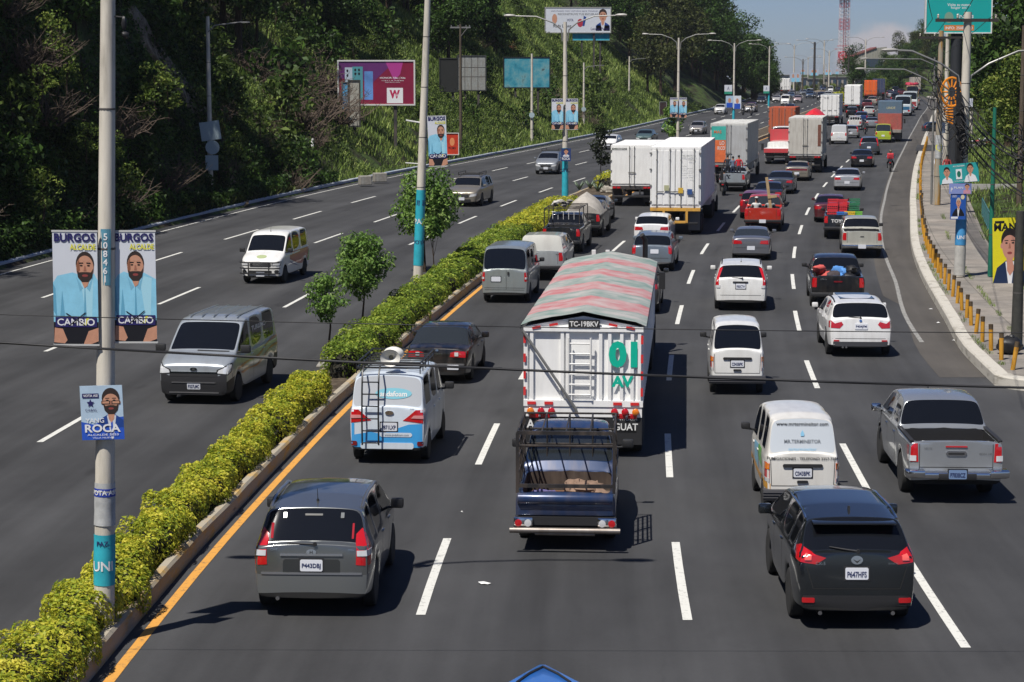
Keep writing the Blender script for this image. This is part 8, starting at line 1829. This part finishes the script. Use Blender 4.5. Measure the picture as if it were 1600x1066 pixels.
def util(label, u, v, vt, r=.16, cross=(), arms=0, armv=None, lean=0., m=None, wrap=None, armlen=3.6, h0=.3, az=0.):
    p = rp(u, v, h0); p.z += h0; top = apt(u, vt, p.y); h = top.z-p.z
    t = pole_thing(label, p, h, r, r*.7, lean=(lean, 0), arms=False, m=m, wrap=wrap, name='utility_pole', cat='utility pole')
    if arms:
        z = apt(u, armv, p.y).z-p.z
        for sd in ((-1, 1) if arms == 2 else (arms-10,)):
            b = MB(); b.tube([(sd*.15, 0, z-1.3), (sd*.25, 0, z-.8), (sd*.9, 0, z-.35), (sd*2.0, 0, z+.12), (sd*armlen, 0, z+.15)], .04, 7); a = b.build('lamp_arm', GALV, t, 50); b = MB(); b.blob((sd*(armlen+.25), 0, z+.16), (.32, .12, .07), 10, 0); b.build('lamp_head', mat('lamp_head_grey', (.42, .41, .38)), a, 60)
    for v_, wd in cross:
        z = apt(u, v_, p.y).z-p.z; b = MB(); b.box(-wd/2, wd/2, -.20, -.09, z-.06, z+.06); c = b.build('crossarm', mat('dark_timber', (.03, .026, .024), .8), t)
        b = MB(); [b.lathe([(.03, 0), (.05, .05), (.03, .08), (.05, .12), (.02, .17)], 8, 'z', Matrix.Translation((x*wd, -.145, z+.06))) for x in (-.46, -.15, .46)]; b.build('insulator', mat('ceramic', 'a39a8c', .3), c, 50)
    return t, p
TP1, pA = util('tall concrete utility pole with black crossarm and double lamp arms by the posted signs', 1499, 432, 19, .21, cross=[(32, 2.35)], arms=2, armv=85, lean=.06, armlen=2.6,
    wrap=[(.05, 1.15, mat('dirty_white_paint', 'a8a7a2', .8, var=.2, vs=3), None), (1.2, 2.3, mat('blue_white_poster', '3f86b8', .5, var=.35, vs=3), [('UNE', 1.5, .14, WINK)])])
TP2, pB = util('concrete pole with ochre stained face and paper poster, further along the pavement', 1464, 320, 48, .2, cross=[(59, 2.6)], arms=9, armv=112, armlen=4.2, m=ramp_mat('ochre_pole', [(.35, '8d8778'), (.5, '9a9180'), (.62, 'a07a3a')], 1.2, mapscale=(2, 2, .3), bump=.3), wrap=[(2.6, 3.9, PAPER, [('Q', 3.2, .5, YEL)])])
util('thin grey conduit pole touching the ochre stained pole', 1455, 319, 90, .07, m=GALV); util('slim concrete pole with small white notice behind the crossarm pole', 1517, 215, 45, .19, lean=0)
util('second slim pole wrapped in pale posters behind the crossarm pole', 1475, 250, 50, .15, wrap=[(.5, 3.2, mat('blue_white_poster', '3f86b8', .5), None)]); util('distant concrete pole with lamp arm crossing the far queue', 1476, 262, 62, .2, arms=9, armv=95, armlen=6.0)
util('dark cable covered pole beside the yellow candidate board', 1588, 545, 330, .17, m=mat('sooty_pole', '33332f', .8, var=.3), h0=.3); t_, p_ = util('pair of dark poles loaded with cable loops at the right frame edge', 1592, 330, 40, .17, m=WOOD, cross=[])
GRN = mat('green_steel', '1f6b57', .4, coat=.3, var=.15, vs=2)
t, pg = util('green painted steel tube post with a paler top beside the yellow board', 1547, 432, 168, .10, m=GRN); t['category'] = 'steel post'
util('second dark green steel post left of the crossarm pole', 1486, 262, 118, .09, m=GRN)[0]['category'] = 'steel post'
q = thing('rubbish_bag', 'full black rubbish bag on the pavement beside the dark cable covered pole', 'rubbish bag', rp(1577, 552)+Vector((0, 0, .3))); b = MB(); b.blob((0, 0, .22), (.36, .3, .26), 12, .12); b.blob((.05, 0, .45), (.08, .08, .08), 6, .2); b.build('bag', mat('black_bag', '1a1a1c', .35), q, 60)
# candidate boards on the poles
YB = pA.y-.35
c, w_, h_ = bpos(1468, 256, 1529, 286, YB); B = Board('teal two person candidate board, tilted, topmost on the crossarm pole', 'poster', 'campaign_poster', c, w_, h_, mat('teal_board', '2a9a9a', .5), roll=R(-5))
HB = mat('dark_hair_print', '221815', .5); portrait(B, .19, .85, .075, .5, FACE, HB, WINK, bottom=.02, shw=2.0); portrait(B, .79, .95, .075, .5, FACE, HB, WINK, bottom=.02, shw=2.2); B.poly(rc(.42, .57, .2, .72), WINK, 'logo_card'); B.poly(ell(.495, .46, .05, .17, 14), GRN, 'round_logo'); B.text('ALCALDESA', .5, .88, .3, .08, WINK, .01); B.text('CONTIGO', .5, .10, .3, .07, WINK)
c, w_, h_ = bpos(1483, 287, 1518, 303, YB-.03); B = Board('lilac candidate board between the teal and blue boards on the crossarm pole', 'poster', 'campaign_poster', c, w_, h_, mat('lilac_board', '7f8cc0', .5)); portrait(B, .8, .95, .1, .5, FACE, HB, mat('pink_print', 'c08a9c', .5), bottom=.02, shw=1.6); B.text('PLAN', .42, .6, .4, .2, WINK, .01); B.text('P', .12, .4, .08, .4, WINK, .02)
c, w_, h_ = bpos(1485, 303, 1509, 343, YB-.01); B = Board('royal blue candidate board with suited man, lowest on the crossarm pole', 'poster', 'campaign_poster', c, w_, h_, mat('royal_board', '1f4f9e', .5)); portrait(B, .52, .83, .14, .36, FACE, mat('grey_hair_print', 'b0aaa0', .5), WINK, jacket=DARKP, bottom=.13, shw=2.8); B.poly(ell(.78, .87, .13, .09, 12), mat('cream_print', 'c8bfa0', .5), 'round_logo'); B.text('CREO', .25, .9, .3, .08, WINK); B.poly(rc(.05, .5, .03, .11), WINK, 'name_strip')
c, w_, h_ = bpos(1551, 340, 1625, 443, pg.y-2.2); YLB = mat('yellow_board', 'd8cc1c', .5, var=.05); B = Board('bright yellow candidate board with a suited man, cut by the right frame edge', 'poster', 'campaign_poster', c, w_, h_, YLB, roll=R(-2))
portrait(B, .36, .82, .17, .46, mat('printed_face_two', 'c08874', .5), HB, WINK, jacket=mat('navy_suit_print', '1c3f86') if 0 else mat('ink_navy_suit', '14284a', .5), bottom=0, shw=2.3); B.text('MANUEL', .46, .86, .86, .12, DARKP, .03); B.text('LOPEZ', .8, .74, .28, .07, DARKP, .02); B.poly(rc(.05, .25, .92, .955), DARKP, 'strip'); B.poly(ell(.82, .56, .14, .11, 20), DARKP, 'ring'); B.poly(ell(.82, .56, .12, .095, 20), YLB, 'ring_inner'); B.text('M', .82, .56, .12, .08, RC, .02)
B.poly([(.30, .30), (.42, .34), (.46, .22), (.36, .12), (.30, .2)], mat('printed_face_two', 'c08874'), 'hand')
b = MB(); b.box(-.03, .03, .02, .08, -3.2, .4); b.build('board_post', CHAS, B.t)
for (a, m_, lb, T) in (((1512, 154, 1520, 167), WBOARD, 'small white notice on the slim concrete pole', 'A1'), ((1596, 130, 1600, 140), WBOARD, 'pale notice at the right frame edge', 'P'), ((1467, 192, 1477, 208), mat('white_star_board', 'b9c4d2', .5), 'small portrait board on the poster wrapped pole', 'V')):
    c, w_, h_ = bpos(*a, 118 if a[0] < 1590 else 120); B = Board(lb, 'poster', 'small_board', c, w_, h_, m_); B.text(T, .5, .5, .5, .5, NAVY)
c, w_, h_ = bpos(1448, 0, 1548, 50, 150); TLB = mat('turquoise_board', '17a09c', .45); B = Board('turquoise housing advert billboard above the poles at top right', 'billboard', 'billboard', c, w_, h_, TLB, thick=.3)
B.text('Visita su nuevo', .5, .84, .36, .09, WINK, .01); B.text('hogar en:', .5, .74, .24, .09, WINK, .01); B.text('Encinos', .60, .50, .26, .13, WINK, .01); B.text('hacienda', .62, .39, .2, .06, WINK); B.poly(ell(.35, .45, .07, .17, 16), mat('tree_logo', '7a9a86', .5), 'tree_logo'); B.poly(rc(.28, .74, .05, .22), mat('orange_band', 'c9762c', .5), 'orange_band'); B.text('INFO: 2508-0800', .51, .135, .42, .09, WINK, .02)
b = MB(); fw = .08; b.box(-w_/2-fw, w_/2+fw, -.05, .35, -h_/2-fw, -h_/2); b.box(-w_/2-fw, -w_/2, -.05, .35, -h_/2, h_/2); b.box(w_/2, w_/2+fw, -.05, .35, -h_/2, h_/2); b.build('board_frame', WHT, B.t); b = MB(); b.cyl((0, .5, -h_/2), (0, .5, -12.5), .42, 14); b.build('column', mat('dark_column', '23262b', .7), B.t, 50)
# cable bundles between the right hand poles
def rwire(a, Ya, c, Yc, sag, r, lb='sagging black cable strung between the poles along the pavement'): wire(lb, a, c, Ya, Yc, sag, r, group='cables between the roadside poles')
for k in range(7): rwire((1500-2*k, 145+9*k), pA.y, (1600, 225+14*k+8*(k % 2)), 72+k, .3, .02+.008*(k % 3))
for k in range(6): rwire((1500, 140+11*k), pA.y, (1464, 118+14*k), pB.y, .35+.1*k, .02+.01*(k % 2))
for k in range(5): rwire((1464, 120+12*k), pB.y, (1430, 105+7*k), 330, .8, .03)
for k, (x0, x1) in enumerate(((1457, 1395), (1480, 1415), (1545, 1440))): rwire((x0, 30), pA.y, (x1, 95), 300, .6, .012, 'thin power line running from the crossarm pole up the road')
for k in range(3): rwire((1457+44*k, 29), pA.y, (1440+110*k, -60), 45, .1, .012, 'thin power line running overhead towards the camera')
for k in range(9): rwire((1496+1.5*k, 120+8*k), pA.y-.25, (1494+k, 250+2*k), pA.y-.25, -.0, .035, 'vertical black cable tied down the crossarm pole')
def coil(u, v, Y, lb):
    p = apt(u, v, Y); q = thing('cable_coil', lb, 'cable coil', p, 0); rr_ = random.Random(u); b = MB()
    for i in range(9):
        r = rr_.uniform(.12, .3); cx, cz = rr_.uniform(-.15, .15), rr_.uniform(-.9, .9); b.tube([(cx+r*math.cos(a), rr_.uniform(-.1, .1), cz+1.5*r*math.sin(a)) for a in [2*PI*j/14 for j in range(15)]], .022, 5, False)
    b.build('loops', CAB, q, 60)
coil(1594, 235, 74, 'tangled black cable loops at the right frame edge'); coil(1502, 205, pA.y-.3, 'loose cable loops tied to the crossarm pole'); coil(1478, 190, 125, 'dark cable loops on the pole behind the ochre stained one'); coil(1462, 140, pB.y-.3, 'cable loops high on the ochre stained pole')
# orange street ornament
OO = mat('ornament_orange', 'd8841c', .5)
q = thing('street_ornament', 'round orange wire holiday ornament hanging on the green post by the poles', 'ornament', apt(1487, 144, 110)); b = MB()
for rr_, zz in ((.9, .3),): b.tube([(.55*math.cos(a), 0, .75*math.sin(a)) for a in [2*PI*j/24 for j in range(25)]], .06, 6, False)
for j in range(12): a = 2*PI*j/12; b.tube([(.2*math.cos(a), 0, .27*math.sin(a)), (.50*math.cos(a), 0, .68*math.sin(a))], .05, 5)
for j in range(7): b.tube([(-.45+.04*j, 0, -.8-.12*j), (.1, 0, -.7-.16*j)], .045, 5)
b.build('wire_figure', OO, q, 60)
# green railing between pavement and grass
GR = mat('blue_green_rail', '3b6a6c', .5, var=.2); 
for (Y0, Y1, lb) in ((62, 108, 'blue green steel railing between the pavement and the grass bank'),):
    Yc = (Y0+Y1)/2; q = thing('railing', lb, 'railing', (BX(Yc)+RK(Yc)+3.75, Yc, ZR(Yc)+.3)); L0 = Vector(q.location); f = lambda Y, z: Vector((BX(Y)+RK(Y)+3.75, Y, ZR(Y)+.3+z))-L0
    ys = [Y0+(Y1-Y0)*i/24 for i in range(25)]; b = MB()
    for z in (.15, .98): b.tube([f(y, z) for y in ys], .03, 6)
    b.build('rail', GR, q, 50); b = MB()
    y = Y0
    while y < Y1: b.cyl(f(y, .15), f(y, .98), .013, 5); y += .22
    b.build('balusters', GR, q, 50)
    for y in ys[::2]: b = MB(); b.cyl(f(y, -.1), f(y, 1.04), .04, 6); b.build('rail_post', GR, q, 50)
# white wall and lawn further back, trees on the right
q = thing('garden_wall', 'low white banded wall behind the grass bank under the right hand trees', 'wall', apt(1548, 305, 128)); b = MB(); 
for i in range(5): b.box(-1.7, 1.7, -.1, .1, -1.0+.34*i, -.68+.34*i)
for x in (-1.75, 1.75): b.box(x-.12, x+.12, -.14, .14, -1.1, .8)
b.build('wall_boards', mat('white_wall_paint', 'a8a8a2', .7, dirt=.3), q)
def rtree(kind, o, Y, s, label, grp='trees beyond the pavement'): z = ZR(Y)+hill(RK(Y)+o, Y); plant(rt.choice(PR[kind]), (BX(Y)+RK(Y)+o, Y, z-.2), s, rt.uniform(0, 6), label, grp)
G_RT = [tree_proto('broadleaf_tree', 9, 3.6, 2.4, 32, .17, leaf_mat('sunny_leaf', [(.25, '2a3814'), (.42, '4c6328'), (.58, '728438'), (.78, 'a3a656')], .35), 91+i, trunk_r=.2, dens=60) for i in range(2)]; PR['sun'] = G_RT
for o, Y, s, kd in ((9.5, 92, .62, 'sun'), (13, 97, .8, 'tree'), (8.5, 112, .6, 'sun'), (11, 118, 1.15, 'sun'), (7.5, 146, .9, 'sun'), (13, 140, 1.3, 'tree'), (9, 165, 1.4, 'tree'), (14, 160, 1.5, 'tree'), (19, 150, 1.5, 'tree'), (8, 185, 1.35, 'tree'), (13, 195, 1.5, 'sun'), (18, 185, 1.5, 'tree'), (24, 175, 1.5, 'tree'), (7, 222, 1.2, 'sun'), (12, 230, 1.5, 'tree'), (19, 235, 1.6, 'tree')): rtree(kd, o, Y, s, 'leafy sunlit tree standing on the grass beyond the right hand pavement')
b = MB(); rows = []
for j in range(13):
    Yj = 540+j*10; rows.append([])
    for i in range(17):
        q = apt(1356+i*9, 133, Yj); rows[-1].append((q.x, q.y, ZR(Yj)-.3+max(0, 14*math.sin(PI*min(1, j/9)/2)*sst(0, 7, i)*(1-.0*i))))
b.grid(rows); tag(b.build('hills', MATS['hillside_soil'], sm=60), kind='structure')
for i in range(46):
    j = rt.uniform(0, 7); ii = rt.uniform(1.8, 15.5); Yj = 540+j*10; q = apt(1356+ii*9, 133, Yj); plant(rt.choice(PR['tree']+PR['sun']+PR['olive']), (q.x, q.y, ZR(Yj)-1+14*math.sin(PI*min(1, j/9)/2)*sst(0, 7, ii)), rt.uniform(.45, .8)*(.8+.25*sst(4, 10, ii)), rt.uniform(0, 6), 'distant tree on the wooded rise behind the head of the queue', 'trees on the far wooded rise')
for i in range(16): q = apt(rt.uniform(1170, 1209), 150, rt.uniform(425, 470)); plant(rt.choice(PR['tree']), (q.x, q.y, ZR(q.y)-.5), rt.uniform(.55, .85)*(1.25 if proj(q)[0] < 1190 else .75), rt.uniform(0, 6), 'dark tree at the foot of the wooded hill where the oncoming road appears', 'trees at the end of the wooded hill')
for i in range(26): q = apt(rt.uniform(1236, 1345), 139, rt.uniform(600, 700)); plant(rt.choice(PR['sun']+PR['olive']), (q.x, q.y, ZR(q.y)-1.5), rt.uniform(.22, .42), rt.uniform(0, 6), 'small pale distant tree behind the far roundabout traffic', 'small trees behind the far traffic')
for i in range(34): Y = 262+i*9+rt.uniform(-4, 4); rtree(rt.choice(['tree', 'sun', 'olive']), rt.uniform(5, 11) if Y < 330 else rt.uniform(9, 28), Y, rt.uniform(.6, .95), 'distant tree on the embankment right of the far queue', 'distant trees on the right embankment')
for i in range(24): Y = 60+rt.random()*150; put_o = rt.uniform(6, 14); z = ZR(Y)+hill(RK(Y)+put_o, Y); plant(rt.choice(T_BUSH), (BX(Y)+RK(Y)+put_o, Y, z-.1), rt.uniform(.35, .8), 0, 'low green shrub on the grass bank beyond the railing', 'shrubs on the right grass bank')
for i in range(10): Y = 430+i*14; plant(rt.choice(PR['tree']+PR['sun']), (BX(Y)-9+rt.uniform(-3, 5)+i*1.2, Y, ZR(Y)-.5), rt.uniform(.35, .6), 0, 'small distant tree on the far roundabout behind the traffic', 'trees on the far roundabout')
p = gpt(1333, 133); plant(T_BIG[1], apt(1333, 140, 470), .72, 0, 'dark rounded tree beside the far white box trucks')
person('person in dark trousers and white shirt walking by the ochre stained pole', rp(1465, 280)+Vector((0, 0, .3)), 0, 'b9bcc0', '15161a', 'walk'); person('person in pink shirt seen over the teal board on the pavement', rp(1472, 283)+Vector((.3, 0, .3)), 2.8, 'c0504e', '3a3e4a', 'stand')
car('hatch', 'dark blue car parked across the pavement entrance behind the poles', 1452, 209, '22303f', .3, far=True, dh=75); 
# parked motorcycles near the lawn, crop right
for k in range(4): p = rp(1522+9*k, 236-k); motorcycle('parked motorcycle in the row beyond the slim concrete pole', p+Vector((0, 0, .35)), 1.2, ['2a2d33', '8a1a20', '22262c', '3a3d44'][k], 'motorcycles parked beyond the poles')
# ------------------------------------------------ far buildings, tower, roundabout
def slabb(t, name, x0, x1, y0, y1, z0, z1, m): b = MB(); b.box(x0, x1, y0, y1, z0, z1); return b.build(name, m, t)
WC = mat('warehouse_wall', '8d8c80', .8, var=.08, vs=.3); RR_ = mat('red_roof_edge', '7a4a44', .6); DG = mat('dark_shopfront_glass', '3c4a58', .2)
c = apt(1352, 108, 640); t = thing('warehouse', 'beige warehouse with red sloping roof edge above the far traffic', 'building', c); b = MB()
b.prism([(-6.5, 0), (9, 0), (9, 8.6), (4.5, 8.2), (-6.5, 4.4)], 0, 14, frame((0, 0, 0), (1, 0, 0), (0, 0, 1)) @ Matrix.Scale(-1, 4, (0, 0, 1))); b.build('wall', WC, t); b = MB(); b.prism([(-6.8, 4.3), (4.5, 8.1), (4.5, 8.6), (-6.8, 4.8)], -.3, 14, frame((0, -.1, 0), (1, 0, 0), (0, 0, 1)) @ Matrix.Scale(-1, 4, (0, 0, 1))); b.build('roof', RR_, t)
for i in range(12): slabb(t, 'pilaster', -6.2+i*1.1, -6.05+i*1.1, -.12, 0, 0, 4.3+i*.36, mat('pilaster_grey', '9d9c92', .8))
t.scale = (.72, .72, .78); slabb(t, 'window', -.5, 7.5, -.15, -.02, .5, 4.2, DG); [slabb(t, 'mullion', -.5+i*1., -.42+i*1., -.22, -.15, .5, 4.2, CHAS) for i in range(9)]
c = apt(1398, 100, 600); t = thing('house', 'grey gabled house with a slanting roof on the far right hilltop', 'building', c); slabb(t, 'wall', -5, 5, 0, 8, -2, 1.5, mat('house_wall_far', '9a958a', .8)); b = MB(); b.prism([(-6, 1.4), (6, 3.6), (7, 2.2), (6, 1.9), (-6, .9)], -1, 9, frame((0, 0, 0), (1, 0, 0), (0, 0, 1)) @ Matrix.Scale(-1, 4, (0, 0, 1))); b.build('roof', mat('tin_roof', '8e8d88', .5), t); slabb(t, 'window', -3, 2, -.1, .0, -1, 1.0, DG); t.scale = (.55, .55, .6)
# lattice telecom tower
c = apt(1318, 112, 760); t = thing('lattice_tower', 'tall red and white lattice telecom tower rising out of the frame', 'tower', c); TW = mat('tower_white', 'b9b4b8', .6); TR = mat('tower_red', 'a86a72', .6)
hh = 32; w0 = 1.85
for s_ in range(8):
    z0, z1 = s_*4-1, s_*4+3; m_ = TR if s_ in (1, 4, 6) else TW; b = MB(); wa = w0-.05*s_
    for sx in (-1, 1):
        for sy in (-1, 1): b.cyl((sx*wa, sy*wa, z0), (sx*wa, sy*wa, z1), .13, 5)
    for k in range(3):
        za, zb = z0+k*1.33, z0+(k+1)*1.33
        for sy in (-1, 1): b.cyl((-wa, sy*wa, za), (wa, sy*wa, zb), .06, 4); b.cyl((wa, sy*wa, za), (-wa, sy*wa, zb), .06, 4); b.cyl((sy*wa, -wa, za), (sy*wa, wa, zb), .06, 4); b.cyl((-wa, sy*wa, za), (wa, sy*wa, za), .05, 4)
    b.build('lattice_section', m_, t, 50)
b = MB(); b.cyl((-.2, 0, -1), (-.2, 0, 31), .25, 6); b.cyl((.5, 0, -1), (.5, 0, 31), .15, 6); b.build('feeder_cable', TR, t); b = MB(); b.box(-2.4, 2.4, -2.4, 2.4, 26.5, 26.7); [b.box(x-.25, x+.25, -2.6, -2.4, 25.5, 28) for x in (-2.2, 0, 2.2)]; b.build('antenna_platform', TR, t)
q = thing('holiday_frame', 'red wire star ornament hanging before the lattice tower', 'ornament', apt(1317, 83, 500)); b = MB()
for z, w_ in ((1.6, 1.4), (.9, 2.0), (.2, 1.2)): b.box(-w_, w_, -.05, .05, z, z+.12)
b.tube([(1.0*math.cos(a), 0, -.6+.9*math.sin(a)) for a in [2*PI*j/16 for j in range(17)]], .12, 5, False); [b.cyl((0, 0, -.6), (1.0*math.cos(a), 0, -.6+.9*math.sin(a)), .07, 4) for a in [2*PI*j/8 for j in range(8)]]; b.build('star_frame', mat('ornament_red', 'b8303c', .5), q)
# far light poles and dark posts around the roundabout
for (u, vb, vt, lb, m_, arm) in ((1272, 132, 67, 'thick black pole with wide lamp arms over the far roundabout', CHAS, 2), (1287, 128, 65, 'pale far pole with lamp arms right of the black one', CONC, 2), (1295, 132, 80, 'slim pale far pole right of the pale lamp', CONC, 2), (1326, 110, 76, 'dark far pole just right of the lattice tower', CHAS, 0), (1352, 106, 62, 'thin far pole with short arms before the warehouse', CONC, 2), (1254, 138, 93, 'short dark far pole left of the black one', WOOD, 2), (1286.5, 133, 101, 'thin dark far post right of the black pole', CHAS, 0)):
    Y = 430; p = apt(u, vb, Y); h = (vb-vt)/pxm(Y); t = pole_thing(lb, p-Vector((0, 0, .5)), h+.5, .28 if u == 1272 else .16, .2 if u == 1272 else .1, arms=bool(arm), armlen=3.2, m=m_, steps=False, azi=0)
# row of houses / shops at the vanishing end
for k, (u0, u1, v0, v1, col, lb) in enumerate(((1236, 1262, 122, 134, '8f8c84', 'low pale far shop left of the roundabout'), (1262, 1290, 124, 134, '77786f', 'low grey far shop behind the roundabout traffic'), (1291, 1325, 121, 134, '9a9186', 'low beige far shop right of the roundabout'), (1216, 1236, 118, 140, 'a5a39b', 'far white walled house left of the low shops'))):
    c = apt((u0+u1)/2, v1, 720); wd = (u1-u0)/pxm(720); hh = (v1-v0)/pxm(720)+1; t = thing('shop_building', lb, 'building', c); slabb(t, 'wall', -wd/2, wd/2, 0, 6, -1.5, hh-1, mat('far_wall_'+col, col, .8)); slabb(t, 'roof', -wd/2-.3, wd/2+.3, -.4, 6.3, hh-1, hh-.8, mat('tin_roof', '8e8d88')); [slabb(t, 'window', -wd/2+.5+i*1.8, -wd/2+1.6+i*1.8, -.06, 0, -.2, hh-1.8, DG) for i in range(int(wd/1.8))]
# vehicle roof just below the camera
t = place('bright blue van whose peaked roof tip just enters the bottom edge', 'van', 'van', 855, 1500, 4.5, .85); t.location = (.28, 14.75, 0); t.rotation_euler = (0, 0, 0)
sp = sp_van(L=4.5, W=1.75, H=2.2, wb=2.7, ro=.9); B = Body(t, sp, paint_of('2a66b4', 0)); wheels(t, B.W, [a-B.L/2 for a in sp['ax']], .31, .2, 'steel'); b = MB(); b.prism([(-.85, 1.5), (.85, 1.5), (.17, 2.82), (.03, 3.1), (-.05, 3.1), (-.19, 2.82)], 2.2, 2.72); o = b.build('roof_fairing', paint_of('2a66b4', 0), t, 40, bev=.03); b = MB(); b.tube([(-.24, 2.5, 2.73), (-.14, 2.75, 2.73), (-.01, 2.97, 2.73), (.12, 2.75, 2.73), (.22, 2.5, 2.73)], .012, 4); b.build('fairing_seam', BLK, o)
# haze filling the air of the valley
b = MB(); b.box(-3300, 4300, -90, 9100, -6, 70); hz = b.build('haze', None); tag(hz, 'thin pale haze in the air over the road', 'haze', kind='stuff')
hm = bpy.data.materials.new('haze_air'); hm.use_nodes = True; nt = hm.node_tree; nt.nodes.clear(); ou = nt.nodes.new('ShaderNodeOutputMaterial'); pv = nt.nodes.new('ShaderNodeVolumePrincipled')
pv.inputs['Color'].default_value = (.82, .88, .95, 1); pv.inputs['Density'].default_value = .00009; pv.inputs['Anisotropy'].default_value = .3; nt.links.new(pv.outputs[0], ou.inputs['Volume']); hz.data.materials.append(hm)
